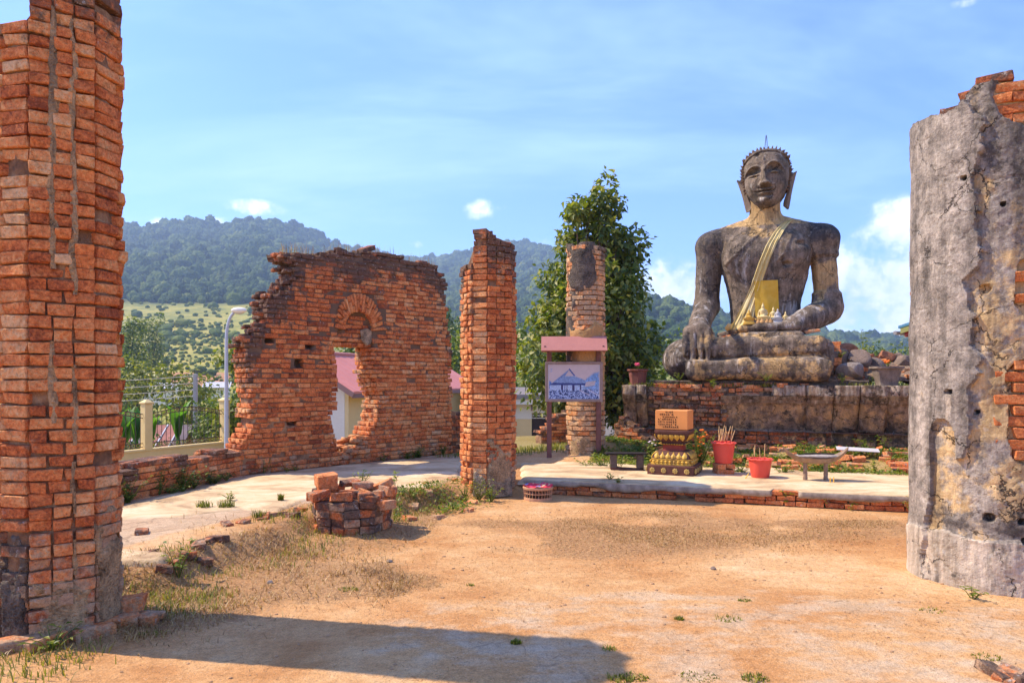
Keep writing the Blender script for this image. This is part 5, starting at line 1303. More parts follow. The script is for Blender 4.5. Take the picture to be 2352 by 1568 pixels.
for k in range(9):
    zc = .78+k*.078; s = -2.12+(k % 2)*.1
    yf = PF+float(np.interp(zc, [.65, .75, 1.15, 1.3, 1.5], [.30, .30, .14, .09, .09]))
    while s < (.62 if zc > 1.3 else -.80):
        l = random.choice((.2, .2, .12))*U(.9, 1.1); sc = s+l/2; s += l+.012
        if random.random() < .12: continue
        ms.add((sc, yf+U(-.03, .03)+.06, zc+U(-.008, .008)), (l, .14, .066), U(-.06, .06), random.gauss(.42, .14), .62-.22*(zc > 1.2)+U(-.25, .2), .50+U(-.2, .2), 1, U(-.05, .05), U(-.05, .05))
for k in range(46):   # loose bricks along the broken crest
    s = U(-2.2, .7); ms.add((s, PF+U(.08, .35), 1.47+U(-.02, .035)), (U(.12, .22), .12, .07), U(-.5, .5), U(.3, .65), U(.1, .5), U(.3, .6), .8, U(-.1, .1), U(-.1, .1))
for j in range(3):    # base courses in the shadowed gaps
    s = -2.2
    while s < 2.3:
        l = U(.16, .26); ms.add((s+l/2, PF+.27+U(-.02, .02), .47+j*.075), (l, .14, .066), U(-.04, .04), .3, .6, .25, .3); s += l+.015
ms.build(200)
# grassy ledge slab right under the statue
moul = MB(); n = 60
X = np.linspace(-2.02, 1.62, n); V = []
for xx in X:
    q = .05*float(fbm(xx*4, 0, 0, 3, 571)-.5)
    V += [(xx, PF+.17+q, 1.44), (xx, PF+.165+q, ZB-.012), (xx, PF+.19+q, ZB+.004), (xx, .6, ZB+.004)]
f = [(i*4+k, (i+1)*4+k, (i+1)*4+k+1, i*4+k+1) for i in range(n-1) for k in range(3)]+[(0, 1, 2, 3), ((n-1)*4+3, (n-1)*4+2, (n-1)*4+1, (n-1)*4)]
moul.add(V, f).build('ledge_slab', M['dark_plaster'], ped, False)

# rubble on and beside the statue's broken knee
def rock(name, c, r, seed, mat, parent=None, flat=.35, rot=0):
    bm = bmesh.new(); bmesh.ops.create_icosphere(bm, subdivisions=3, radius=1.0); rr_ = np.random.default_rng(seed); pl_ = rr_.normal(size=(9, 3)); pl_ /= np.linalg.norm(pl_, axis=1)[:, None]; cut_ = rr_.uniform(.55, .85, 9)
    V = np.array([v.co[:] for v in bm.verts])
    for nrm, c_ in zip(pl_, cut_):
        dd_ = V @ nrm; V = V-np.maximum(dd_-c_, 0)[:, None]*nrm[None]*.92
    V = V*(1+.08*(fbm(V[:, 0]*3+seed, V[:, 1]*3, V[:, 2]*3, 3, seed)-.5)[:, None]); V = V*np.array(r)
    f = [tuple(v.index for v in p.verts) for p in bm.faces]; bm.free()
    me = make_mesh(name, V, f, True); me.set_sharp_from_angle(angle=R(32))
    return link_mesh(name, me, mat, parent, c, (0, 0, rot))
M['stone'] = plain('weathered_block', (0.22, 0.155, 0.115), .92, .35, 6, .02, stain=(0.09, 0.07, 0.055)); M['stone_pale'] = plain('pale_block', (0.30, 0.235, 0.185), .92, .35, 6, .02, stain=(0.14, 0.11, 0.09)); M['stone_red'] = plain('brick_lump', (0.36, 0.15, 0.075), .92, .35, 6, .02, stain=(0.10, 0.06, 0.045))
def on_ped(x, y, z): X_, Y_ = st_world(x, y); return (X_, Y_, z)
RK = [((1.38, -1.12, 1.72), (.26, .24, .20), 'stone_pale', 'pale angular boulder resting on the plinth edge beside a planter', 3), ((1.20, -.75, 1.98), (.27, .25, .22), 'stone', 'brown rock wedged high in the rubble by the broken knee', 4), ((1.55, -.78, 1.93), (.22, .24, .22), 'stone', 'rounded dark rock with a flat top in the rubble heap', 5), ((1.80, -.62, 1.78), (.24, .25, .22), 'stone', 'leaning dark rock behind the right planter', 6),
      ((1.42, -.30, 2.10), (.26, .2, .18), 'stone_red', 'reddish lump of masonry on top of the rubble heap', 7), ((2.08, -.35, 2.02), (.17, .16, .14), 'stone_red', 'squared brick lump standing at the far end of the rubble', 8), ((1.86, -.40, 1.93), (.15, .14, .10), 'stone_red', 'small pale red lump between two rubble rocks', 9), ((2.36, -.45, 1.86), (.24, .3, .18), 'stone', 'dark rubble block beside the hidden pillar', 10), ((2.30, -.25, 1.98), (.12, .12, .11), 'stone', 'small upright stone on the rubble near the hidden pillar', 12), ((2.45, -.85, 1.62), (.22, .25, .16), 'stone', 'low dark rubble block behind the right planter pot', 13)]
for (c, r, mt, lb, sd_) in RK: tag(rock('rubble_stone', on_ped(*c), r, sd_, M[mt], None, rot=U(-.5, .5)), lb, 'rock', 'rubble stones on the plinth')
hm = MB(); 
heap = sroot('rubble_heap', ZB); tag(heap, 'heap of broken bricks and plaster spilling from the missing knee', 'rubble'); ms = Masonry(heap)
h = .05; PX, PY, PZg = grid3((.7, -1.5, -.05), (2.9, 1.2, .85), h); hh2 = np.interp(PX, [.7, 1.0, 1.5, 2.0, 2.6, 2.9], [.60, .62, .52, .36, .28, .1])*smooth(PY, -1.25, -.4)*smooth(PY, 1.1, .6)
dd = PZg-hh2+.16*(fbm(PX*4, PY*4, PZg*4, 4, 581)-.5); dd = np.maximum(dd, -.03-PZg); dd[0] = .1; dd[-1] = .1; dd[:, 0] = .1; dd[:, -1] = .1; dd[:, :, 0] = .1
V, Q = surface_nets(dd.astype(np.float32), (.7, -1.5, -.05), h); link_mesh('rubble_core', make_mesh('rubble_core', V, Q, True, {'zone': np.tile(np.array([[.3, .1, .35]]), (len(V), 1))}), pmat, heap)
for k in range(90):
    xx = U(.85, 2.7); yy = U(-1.25, .3); zz = float(np.interp(xx, [.7, 1.0, 1.5, 2.0, 2.6, 2.9], [.62, .62, .52, .36, .28, .1])*smooth(yy, -1.25, -.4))
    ms.add((xx, yy, zz+U(-.04, .06)), (U(.12, .24), U(.1, .14), U(.06, .09)), U(-1, 1), U(.25, .7), U(.25, .8), U(.2, .6), 1, U(-.2, .2), U(-.2, .2))
for k in range(6):
    for j in range(2): ms.add((.98+j*.19+U(-.02, .02), -.98+.03*k, .30+k*.075), (.19, .13, .068), U(-.2, .2), U(.4, .65), .1, .2, 1.2)
for k in range(60):     # slabs and chips in the lap and along the thigh
    xx = U(-.9, .82); yy = U(-1.0, -.62); ms.add((xx, yy, .80+U(-.03, .05)+.10*(xx > .6)), (U(.1, .3), U(.1, .2), U(.04, .08)), U(-1, 1), U(.4, .7), U(.25, .8), U(.3, .7), .8, U(-.15, .15), U(-.15, .15))
ms.build(180)
# ------------------------------------------------------------------ foliage helpers
def leaf_mesh(pos, dirv, nrm, size, width=.55, fold=.18, droop=.25):
    """one five-point folded leaf per row"""
    pos, dirv, nrm = (np.asarray(a, np.float32) for a in (pos, dirv, nrm)); size = np.asarray(size, np.float32)[:, None]
    dirv = dirv/np.maximum(np.linalg.norm(dirv, axis=1, keepdims=True), 1e-6); sd = np.cross(dirv, nrm); sd /= np.maximum(np.linalg.norm(sd, axis=1, keepdims=True), 1e-6); up = np.cross(sd, dirv)
    b = pos; m = pos+dirv*size*.45-up*size*fold*.4; L = pos+dirv*size*.42+sd*size*width*.5+up*size*fold*.5; Rr = pos+dirv*size*.42-sd*size*width*.5+up*size*fold*.5; t = pos+dirv*size-up*size*droop
    n = len(pos); V = np.stack([b, L, t, Rr, m], 1).reshape(-1, 3); k = np.arange(n)[:, None]*5
    T = np.concatenate([k+np.array([[0, 4, 1]]), k+np.array([[1, 4, 2]]), k+np.array([[0, 3, 4]]), k+np.array([[4, 3, 2]])], 0)
    return V, T.astype(np.int32)
def rnd_dirs(n, g=rng):
    d = g.normal(size=(n, 3)); return d/np.linalg.norm(d, axis=1, keepdims=True)
def crown(name, centres, radii, n, size, mat, parent, shell=.55, width=.6, seed=1, hang=.35):
    g = np.random.default_rng(seed); c = np.asarray(centres, float); r = np.asarray(radii, float); wts = (r.prod(1)**(2/3)); wts /= wts.sum(); k = g.choice(len(c), n, p=wts)
    d = rnd_dirs(n, g); q = g.uniform(shell**3, 1, n)**(1/3); p = c[k]+d*r[k]*q[:, None]*(1+.18*g.normal(size=(n, 1)))
    dv = d*.7+rnd_dirs(n, g)*.8; dv[:, 2] -= hang; nr = d*.5+rnd_dirs(n, g)*.5; nr[:, 2] += .7
    V, T = leaf_mesh(p, dv, nr, g.uniform(.6, 1.25, n)*size, width)
    return link_mesh(name, make_mesh(name, V, T, False), mat, parent)
def limbs(root, base, tops, r0, mat, seed=1):
    rr = random.Random(seed); mb = MB(); base = Vector(base)
    for t in tops:
        t = Vector(t); m = base.lerp(t, .5)+Vector((rr.uniform(-.12, .12), rr.uniform(-.12, .12), 0))*(t-base).length*.4
        mb.tube([base, base.lerp(m, .5), m, m.lerp(t, .5)+Vector((0, 0, .05)), t], [r0*.55, r0*.5, r0*.36, r0*.22, r0*.08], 6)
    return mb.build('limb', mat, root, True)
def tree(name, loc, trunk_h, r0, centres, radii, nleaf, lsize, mat, label, cat='tree', group=None, seed=1, width=.62, shell=.5):
    root = empty(name, loc); tag(root, label, cat, group); top = Vector((centres[-1][0], centres[-1][1], centres[-1][2]*.95))
    MB().tube([(0, 0, -.25), (0, 0, 0), (.03, .02, trunk_h*.5), (-.02, .0, trunk_h), tuple(Vector((0, 0, trunk_h)).lerp(top, .5)), tuple(top)], [r0*1.4, r0*1.15, r0*.9, r0*.75, r0*.45, r0*.1], 9).build('trunk', M['bark'], root, True)
    limbs(root, (0, 0, trunk_h*.9), [tuple(Vector(c)*.96) for c in centres], r0, M['bark'], seed)
    crown('crown', centres, radii, nleaf, lsize, mat, root, shell, width, seed); return root
def weed(name, loc, n, h, spread, mat, label, cat='plant', group=None, seed=1, lsize=.06, width=.5):
    """stems with leaves growing from one spot"""
    g = np.random.default_rng(seed); P, D, S = [], [], []; mb = MB()
    for i in range(n):
        a = g.uniform(0, 6.28); lean = g.uniform(.1, 1)*spread; hh = h*g.uniform(.5, 1); e = np.array([math.cos(a)*lean, math.sin(a)*lean, hh]); mb.tube([(0, 0, -.02), tuple(e*.5+np.array([0, 0, .1*hh])), tuple(e)], [.004, .003, .0015], 4, False)
        for t in np.linspace(.25, 1, max(3, int(hh/lsize*1.4))):
            b = g.uniform(0, 6.28); P.append(e*t+np.array([0, 0, .1*hh*math.sin(t*3.1)])); D.append((math.cos(b), math.sin(b), g.uniform(-.1, .7))); S.append(lsize*g.uniform(.6, 1.3))
    V, T = leaf_mesh(P, D, np.tile([[0, 0, 1.0]], (len(P), 1))+.3*rnd_dirs(len(P), g), S, width, .15, .2)
    root = empty(name, loc); tag(root, label, cat, group); mb.build('stem', M['weed'], root); link_mesh('leaves', make_mesh('leaves', V, T), mat, root); return root
def blades(pts, h, mat, name, kind=None, parent=None, lean=.6, wd_=.006, seed=3, seg=2):
    g = np.random.default_rng(seed); pts = np.asarray(pts, np.float32); n = len(pts); a = g.uniform(0, 6.28, n); hh = np.asarray(h)*g.uniform(.5, 1.2, n); ln = hh*g.uniform(.1, 1, n)*lean
    d = np.stack([np.cos(a), np.sin(a), 0*a], -1); sdv = np.stack([-np.sin(a), np.cos(a), 0*a], -1)*wd_*g.uniform(.6, 1.4, (n, 1)); up = np.array([[0, 0, 1.0]])
    b0, b1 = pts-sdv, pts+sdv; m = pts+d*ln[:, None]*.35+up*hh[:, None]*.6; m0, m1 = m-sdv*.7, m+sdv*.7; t = pts+d*ln[:, None]+up*hh[:, None]*.9
    V = np.stack([b0, b1, m0, m1, t], 1).reshape(-1, 3); k = np.arange(n)[:, None]*5; T = np.concatenate([k+np.array([[0, 1, 3]]), k+np.array([[0, 3, 2]]), k+np.array([[2, 3, 4]])]).astype(np.int32)
    o = link_mesh(name, make_mesh(name, V, T), mat, parent)
    if kind: tag(o, kind=kind)
    return o

# ------------------------------------------------------------------ more materials
M['board_wood'] = plain('brown_wood', (0.20, 0.085, 0.065), .75, .25, 10, .004); M['pink_metal'] = plain('faded_red_sheet', (0.46, 0.185, 0.145), .55, .10, 3)
M['frame_wood'] = plain('greyed_wood', (0.34, 0.235, 0.19), .8, .25, 14, .004); M['cream'] = plain('cream_paint', (0.84, 0.61, 0.26), .7, .06, 2); M['cream_lt'] = plain('pale_cream_wall', (0.82, 0.76, 0.60), .8, .05, 2); M['white_w'] = plain('white_wall', (0.88, 0.80, 0.64), .8, .06, 2)
M['wall_y'] = plain('yellow_wall', (0.82, 0.62, 0.30), .8, .06, 2); M['pink_roof'] = plain('salmon_roof', (0.70, 0.24, 0.17), .6, .10, 1.5); M['soffit_red'] = plain('red_soffit', (0.42, 0.08, 0.075), .7, .1); M['fascia'] = plain('fascia', (0.28, 0.16, 0.14), .7, .1)
M['green_trim'] = plain('green_trim', (0.30, 0.30, 0.10), .6, .1); M['door_dark'] = plain('dark_door', (0.06, 0.04, 0.035), .8, .3, 20); M['grey_roof'] = plain('grey_sheet', (0.22, 0.18, 0.155), .7, .25, 3)
M['rust_roof'] = plain('rusty_sheet', (0.33, 0.125, 0.085), .75, .25, 2); M['dark_roof'] = plain('dark_sheet', (0.15, 0.105, 0.10), .75, .3, 2); M['tin'] = plain('pale_tin', (0.55, 0.52, 0.50), .5, .1, 2)
M['iron_fence'] = plain('fence_iron', (0.11, 0.075, 0.055), .6, .2); M['brass'] = plain('dull_gold', (0.50, 0.34, 0.10), .5, .25, 10); M['pole'] = plain('concrete_pole', (0.48, 0.42, 0.36), .85, .15, 5); M['galv'] = plain('galvanised', (0.52, 0.54, 0.56), .45, .08); M['wire'] = plain('wire', (0.42, 0.38, 0.34), .6, .05)
M['bucket'] = plain('red_plastic', (0.75, 0.095, 0.06), .42, .05, 8); M['incense'] = plain('incense', (0.66, 0.43, 0.19), .8, .15, 30); M['inc_red'] = plain('incense_foot', (0.62, 0.06, 0.06), .7, .1); M['box_o'] = plain('orange_box', (0.80, 0.31, 0.085), .5, .06, 4); M['ink'] = plain('ink', (0.02, 0.008, 0.006), .9, .1)
M['gold'] = plain('gold_paint', (0.62, 0.36, 0.055), .45, .2, 14, stain=(0.20, 0.10, 0.04)); M['lacquer'] = plain('dark_lacquer', (0.115, 0.045, 0.03), .6, .3, 14); M['gold_pale'] = plain('pale_gold', (0.70, 0.52, 0.22), .45, .2, 14); M['silver'] = plain('silver_paint', (0.48, 0.45, 0.42), .5, .2, 14)
M['rattan'] = plain('rattan', (0.56, 0.30, 0.16), .7, .25, 25); M['black_w'] = plain('black_wood', (0.025, 0.018, 0.016), .9, .3, 10); M['pot_red'] = plain('dark_red_pot', (0.24, 0.085, 0.06), .85, .35, 9, .01, stain=(0.10, 0.06, 0.045)); M['pot_grey'] = plain('grey_pot', (0.27, 0.205, 0.155), .9, .35, 9, .01, stain=(0.13, 0.10, 0.08))
M['marigold'] = plain('marigold', (0.86, 0.20, 0.025), .7, .15, 30); M['pink_fl'] = plain('pink_flower', (0.80, 0.10, 0.17), .7, .1); M['white_fl'] = plain('white_flower', (0.75, 0.62, 0.70), .7, .1); M['soil_dk'] = plain('pot_soil', (0.09, 0.06, 0.04), .95, .3)
M['bamboo'] = plain('tray_metal', (0.30, 0.20, 0.13), .6, .4, 20, .006, stain=(0.50, 0.26, 0.10))

# ------------------------------------------------------------------ picture board
def board():
    c = at(1318, 1050, 11.95); root = empty('picture_board', (c[0], c[1], .15), R(-4)); tag(root, 'roofed wooden notice board with a blue-toned picture of an old temple', 'sign')
    for x in (-.43, .43): MB().box((x, .0, .96), (.085, .07, 1.94), bev=.006).build('post', M['board_wood'], root)
    z0, z1 = 1.075, 1.725
    for (cx, cz, sx, sz) in ((0, z0, 1.0, .05), (0, z1, 1.0, .05), (-.475, (z0+z1)/2, .05, z1-z0+.046), (.475, (z0+z1)/2, .05, z1-z0+.046)): MB().box((cx, -.055, cz), (sx-(0 if sz > .1 else .104), .035, sz), bev=.004).build('frame', M['frame_wood'], root)
    # the printed picture: colours of a flat print, laid out in the board's own plane
    nx, nz = 150, 96; X, Z = np.meshgrid(np.linspace(0, 1, nx), np.linspace(0, 1, nz)); n = fbm(X*14, Z*9, 0, 5, 601); nf_ = fbm(X*60, Z*40, 0, 3, 602)
    C = np.zeros((nz, nx, 3)); sky_ = np.array([.62, .50, .47]); C[:] = sky_*(.92+.16*n[..., None])
    def lay(mask, colr, var=.5, k=1.0):
        q = (np.array(colr)[None, None]*(1+var*(nf_[..., None]-.5)*2)); a = (np.clip(mask, 0, 1)*k)[..., None]; C[:] = C*(1-a)+q*a
    poly = lambda P: poly_sd(X, Z, np.array(P))
    lay(smooth(poly([(.66, .30), (1.0, .25), (1.0, .80), (.88, .76), (.74, .60), (.66, .52)])+.07*(n-.5), -.02, .05), (.20, .34, .58), .6)
    lay(smooth(poly([(.0, .30), (.10, .30), (.07, .50), (.0, .55)])+.05*(n-.5), -.01, .02), (.10, .20, .45), .6)
    lay(poly([(.03, .40), (.12, .52), (.42, .87), (.52, .64), (.66, .58), (.78, .47), (.70, .42), (.08, .45)]) > 0, (.18, .26, .46), .45)
    lay(poly([(.33, .665), (.405, .84), (.50, .665)]) > 0, (.60, .48, .45), .15); lay(poly([(.395, .87), (.42, .88), (.535, .66), (.505, .66)]) > 0, (.06, .10, .30), .3)
    lay(poly([(.29, .66), (.54, .645), (.66, .585), (.79, .47), (.10, .47), (.20, .56)]) > 0, (.24, .33, .52), .4); lay(np.abs(Z-.662) < .006, (.45, .50, .62), .2, 1.0*((X > .29) & (X < .55)))
    lay((poly([(.03, .42), (.12, .475), (.72, .455), (.72, .40), (.03, .38)]) > 0), (.05, .07, .22), .5)
    lay((X > .04) & (X < .69) & (Z > .24) & (Z < .40), (.44, .54, .72), .5)
    for a, b in ((.255, .295), (.465, .515), (.615, .64), (.32, .335), (.36, .372)): lay((X > a) & (X < b) & (Z > .25) & (Z < .40), (.06, .05, .14), .3)
    lay(poly([(.70, .35), (.90, .40), (.92, .53), (.74, .50)]) > 0, (.56, .47, .46), .2); lay((X > .68) & (Z < .36) & (Z > .2), (.25, .38, .60), .6, .8)
    lay(smooth(.26+.05*(n-.5)*2-Z, -.005, .01), (.16, .22, .42), 1.4); lay((smooth(nf_, .52, .6))*(Z < .26), (.42, .50, .68), .3); lay((smooth(nf_, .45, .38))*(Z < .27), (.03, .05, .16), .3)
    for (x0, z0_, x1, z1_) in ((.60, .27, .80, .12), (.77, .28, .99, .10)): t = (X-x0)/(x1-x0); lay((t > 0) & (t < 1) & (np.abs(Z-(z0_+(z1_-z0_)*t)) < .012), (.62, .58, .64), .1)
    lay(smooth(np.hypot((X-.06)/.035, (Z-.83)/.05)+.5*(nf_-.5), 1.1, .8)*smooth(nf_, .4, .5), (.20, .34, .60), .3)
    lay((X < .022) | (X > .985) | (Z > .975) | (Z < .015), (.60, .55, .55), .1)
    V = np.stack([-.45+.90*X, np.full_like(X, -.058), z0+.02+(z1-z0-.04)*Z], -1).reshape(-1, 3); idx = np.arange(X.size).reshape(X.shape); f = np.stack([idx[:-1, :-1], idx[:-1, 1:], idx[1:, 1:], idx[1:, :-1]], -1).reshape(-1, 4)
    link_mesh('printed_picture', make_mesh('printed_picture', V, f, False, {'zone': C.reshape(-1, 3)}), mat_attr('blue_print', .45, 'zone', .02), root)
    MB().box((0, -.028, (z0+z1)/2), (.94, .02, z1-z0)).build('backing', M['board_wood'], root)
    for s in (-1, 1): MB().box((0.0, s*.125-.02, 2.06), (1.13, .36, .018), rx=s*R(-45)).build('roof_sheet', M['pink_metal'], root)
    for x in (-.50, .50): MB().box((x, -.02, 2.0), (.03, .4, .04)).build('rafter', M['board_wood'], root)
board()

# ------------------------------------------------------------------ offering stand with the lettered box
def stand():
    c = at(1549, 1085, 10.25); rz = R(-25); root = empty('lotus_stand', (c[0], c[1], .195), rz); tag(root, 'dark red and gold carved lotus stand carrying the orange box', 'stand')
    def sq(prof, name, mat): return MB().lathe([(r*1.0, z) for r, z in prof], (0, 0, 0), 32, sq=9).build(name, mat, root)
    sq([(.355, 0), (.355, .135), (.335, .145)], 'plinth', M['lacquer']); sq([(.31, .145), (.31, .165), (.295, .17), (.285, .215), (.30, .222), (.30, .235)], 'petal_band', M['gold']); sq([(.29, .235), (.285, .25), (.265, .30), (.225, .335), (.19, .345)], 'lower_lotus', M['lacquer'])
    sq([(.155, .345), (.15, .36), (.15, .425), (.165, .43)], 'waist', plain('red_lacquer', (0.34, 0.06, 0.035), .6, .2, 12)); sq([(.175, .43), (.18, .45), (.165, .465), (.17, .475)], 'collar', M['lacquer']); sq([(.17, .475), (.20, .50), (.235, .545), (.25, .58), (.25, .60)], 'upper_lotus', M['lacquer']); sq([(.255, .60), (.262, .61), (.262, .64), (.24, .648)], 'top_tray', M['lacquer'])
    def petal(side, x, z0, z1, r0, r1, w_, up, name):
        V = []; n = 6
        for i in range(n+1):
            t = i/n; ww = w_*(math.sin(math.pi*min(1, .28+.72*(1-t))) if up else math.sin(math.pi*min(1, .28+.72*t)))*.5; r = r0+(r1-r0)*t+.008+.014*math.sin(t*math.pi); z = z0+(z1-z0)*t
            V += [(x-ww, -r+.008, z), (x, -r-.010, z), (x+ww, -r+.008, z)]
        f = [(i*3+k, i*3+k+1, (i+1)*3+k+1, (i+1)*3+k) for i in range(n) for k in range(2)]
        Mx = Matrix.Rotation(side*math.pi/2, 3, 'Z'); MB().add([Mx @ Vector(v) for v in V], f).build(name, M['gold'], root, True)
    for side in range(4):
        for x in np.linspace(-.20, .20, 6): petal(side, x, .245, .335, .285, .215, .078, False, 'petal')
        for x in np.linspace(-.16, .16, 5): petal(side, x, .49, .585, .190, .250, .08, True, 'petal')
        for x in np.linspace(-.24, .24, 9): petal(side, x, .172, .214, .292, .284, .05, True, 'petal')
        for x in np.linspace(-.15, .15, 9): petal(side, x, .452, .432, .178, .172, .035, True, 'petal')
        for x in np.linspace(-.25, .25, 4):
            Mx = Matrix.Rotation(side*math.pi/2, 3, 'Z'); mb = MB()
            for k in range(7):
                a = 2*math.pi*k/7; mb.ball(Mx @ Vector((x+.026*math.cos(a), -.357, .07+.026*math.sin(a))), .015, 6, 4)
            mb.ball(Mx @ Vector((x, -.36, .07)), .014, 6, 4); mb.build('rosette', M['brass'], root)
    # lettered box
    bx = empty('donation_box', (c[0], c[1], .848), rz+R(-3)); tag(bx, 'orange box lettered in handwritten Lao script on the lotus stand', 'box')
    MB().box((0, 0, .145), (.48, .36, .285), bev=.006).build('box_body', M['box_o'], bx)
    gl = {'k': [(0, .0), (0, .7), (.15, .95), (.35, .8), (.25, .6), (.5, .95), (.6, .6), (.6, 0)], 's': [(.1, .8), (.25, .95), (.3, .75), (.1, .6), (.1, .2), (.35, 0), (.6, .2), (.6, .9)], 'e': [(.15, .15), (.3, .3), (.4, .1), (.2, 0), (.15, .3), (.15, .95)], 'n': [(0, .85), (.15, .95), (.15, .3), (.2, .05), (.4, .2), (.5, .95), (.6, .1)], 'b': [(0, .9), (.1, .95), (.1, .1), (.5, .1), (.55, .5), (.55, .95)], 'm': [(.05, .9), (.15, .75), (.1, .1), (.3, .35), (.5, .1), (.55, .95)], 'a': [(.1, .7), (.3, .95), (.5, .7), (.5, 0)], 'o': [(.3, .9), (.1, .6), (.2, .1), (.45, .1), (.55, .6), (.3, .9)], 'i': [(.1, 1.15), (.3, 1.35), (.5, 1.15), (.1, 1.15)], 't': [(.0, .9), (.2, .95), (.2, .2), (.35, 0), (.5, .3), (.35, .6), (.55, .95)], 'p': [(.05, .95), (.1, .1), (.28, .5), (.45, .1), (.6, .95), (.65, 1.3)]}
    lines = [('s e k n', .0, 1.0), ('p n t b s i k', -.02, 1.0), ('b a k o s b e m', .03, .95), ('t i s k n p b e t', -.01, 1.05), ('b t a e b s k t n', -.01, 1.05), ('a b s e k b o i n', -.01, 1.05), ('e k s t n s o t', .04, 1.0)]
    z = .252; hgt = .020
    for ln, (txt, dx, scl) in enumerate(lines):
        ch = txt.split(); adv = .030*scl; x0 = -.045-adv*len(ch)/2+dx+(.0 if ln else .02); mb = MB()
        for k, q in enumerate(ch):
            pts = [(x0+k*adv+p[0]*.026+U(-.001, .001), -.1815, z+p[1]*hgt-(ln*.0365)+U(-.001, .001)) for p in gl[q]]; mb.tube(pts, .0034, 4)
            if q in 'knt' and k % 2: mb.tube([(x0+k*adv+.004, -.1815, z+1.25*hgt-ln*.0365), (x0+k*adv+.02, -.1815, z+1.4*hgt-ln*.0365)], .0018, 4)
        mb.build('lettering', M['ink'], bx)
stand()

# ------------------------------------------------------------------ red buckets and incense
def bucket(loc, d, h, label):
    root = empty('bucket', loc); tag(root, label, 'bucket'); r = d/2; b = r*.72
    MB().lathe([(b*.96, 0), (b, .012), (b+(r*.93-b)*.5, h*.5), (r*.92, h*.9), (r*.92, h*.93)], (0, 0, 0), 40).build('body', M['bucket'], root, True)
    mb = MB(); V = []
    seg = 60
    for (rr, z) in ((r*.92, h*.92), (r*1.02, h*.93), (r*1.05, h*.97), (r*.98, h), (r*.9, h*.99), (r*.88, h*.94)):
        for k in range(seg): t = 2*math.pi*k/seg; q = rr*(1+.018*math.sin(10*t)); V.append((q*math.cos(t), q*math.sin(t), z+.004*math.sin(10*t)))
    f = [(i*seg+k, i*seg+(k+1) % seg, (i+1)*seg+(k+1) % seg, (i+1)*seg+k) for i in range(5) for k in range(seg)]; mb.add(V, f).build('rim', M['bucket'], root, True)
    MB().lathe([(r*.88, h*.90), (r*.5, h*.915), (0.0, h*.92)], (0, 0, 0), 24).build('ash', plain('ash', (0.36, 0.29, 0.23), .95, .3, 30), root)
    return root
def stick(base, tip, label, group, red=.12):
    root = empty('incense_stick', tuple(base)); tag(root, label, 'incense', group); d = np.array(tip)-np.array(base)
    MB().tube([(0, 0, 0), tuple(d*red)], .0035, 5).build('foot', M['inc_red'], root); MB().tube([tuple(d*red), tuple(d)], [.006, .0055], 5).build('coated_stem', M['incense'], root)
b1 = at(1662, 1065, 10.15); b1[2] = .355; bucket(b1, .355, .31, 'red plastic bucket full of incense sticks on a brick block')
bs = empty('brick_block', (b1[0], b1[1], .19)); tag(bs, 'squat block of bricks under the incense bucket', 'bricks'); ms = Masonry(bs)
for k in range(2):
    for j in range(2): ms.add(((j-.5)*.13 if k else 0, 0 if k else (j-.5)*.13, .04+k*.082), (.13 if k else .26, .26 if k else .13, .078), U(-.05, .05), .5, .2, .5)
ms.build()
b2 = at(1746, 1096, 9.75); b2[2] = .198; bucket(b2, .345, .27, 'red plastic bucket standing on the concrete with a few incense stubs')
rs = random.Random(11)
for k in range(17):
    a = rs.uniform(0, 6.28); r = rs.uniform(.02, .11); bpt = np.array([b1[0]+r*math.cos(a), b1[1]+r*math.sin(a), b1[2]+.27]); L = rs.uniform(.2, .30); side = rs.uniform(-.25, .35)
    stick(bpt, bpt+np.array([side*L, rs.uniform(-.15, .15)*L, L*.93]), 'thin tan incense stick standing in the bucket on bricks', 'incense sticks in the raised bucket', .25)
for (dx, L) in ((-.09, .22), (-.07, .18), (.02, .17), (.05, .24), (-.11, .09), (.0, .06), (.08, .06), (-.03, .05)):
    bpt = np.array([b2[0]+dx, b2[1]+rs.uniform(-.05, .05), b2[2]+.24]); stick(bpt, bpt+np.array([rs.uniform(-.02, .02), 0, L]), 'incense stick standing in the bucket on the concrete', 'incense sticks in the low bucket', .7 if L < .1 else .3)
# candles stuck on the concrete
for (u, v) in ((1907, 1108), (1915, 1107), (1712, 1098)):
    c = gp(u, v, .2); o = MB().tube([(0, 0, 0), ((.05 if u < 1800 else 0), 0, .075)], [.008, .006], 8).build('candle', plain('wax', (0.85, 0.48, 0.06), .5, .05), None, False, (c[0], c[1], .198)); tag(o, 'short yellow candle stuck on the concrete near the metal tray' if u > 1800 else 'yellow candle leaning against the red bucket', 'candle', 'candles on the platform' if u > 1800 else None)

# ------------------------------------------------------------------ boat-shaped incense tray, low table, basket
c = gp(1873, 1102, .2); root = empty('incense_tray', (c[0], c[1], .198), R(-8)); tag(root, 'boat-shaped weathered metal incense tray on two short posts', 'tray')
n = 20; V = []
for i in range(n+1):
    t = -1+2*i/n; x = t*.43; keel = .225+.20*abs(t)**3.2; rim = .31+.155*abs(t)**3.0; hwd = .13*(1-abs(t)**2.5)+.012
    V += [(x, -hwd, rim), (x, -hwd*.75, keel+.03), (x, 0, keel), (x, hwd*.75, keel+.03), (x, hwd, rim), (x, hwd*.85, rim-.01), (x, 0, keel+.03), (x, -hwd*.85, rim-.01)]
f = [(i*8+k, i*8+(k+1) % 8, (i+1)*8+(k+1) % 8, (i+1)*8+k) for i in range(n) for k in range(8)]+[tuple(range(7, -1, -1)), tuple(n*8+k for k in range(8))]
MB().add(V, f).build('hull', M['bamboo'], root, True)
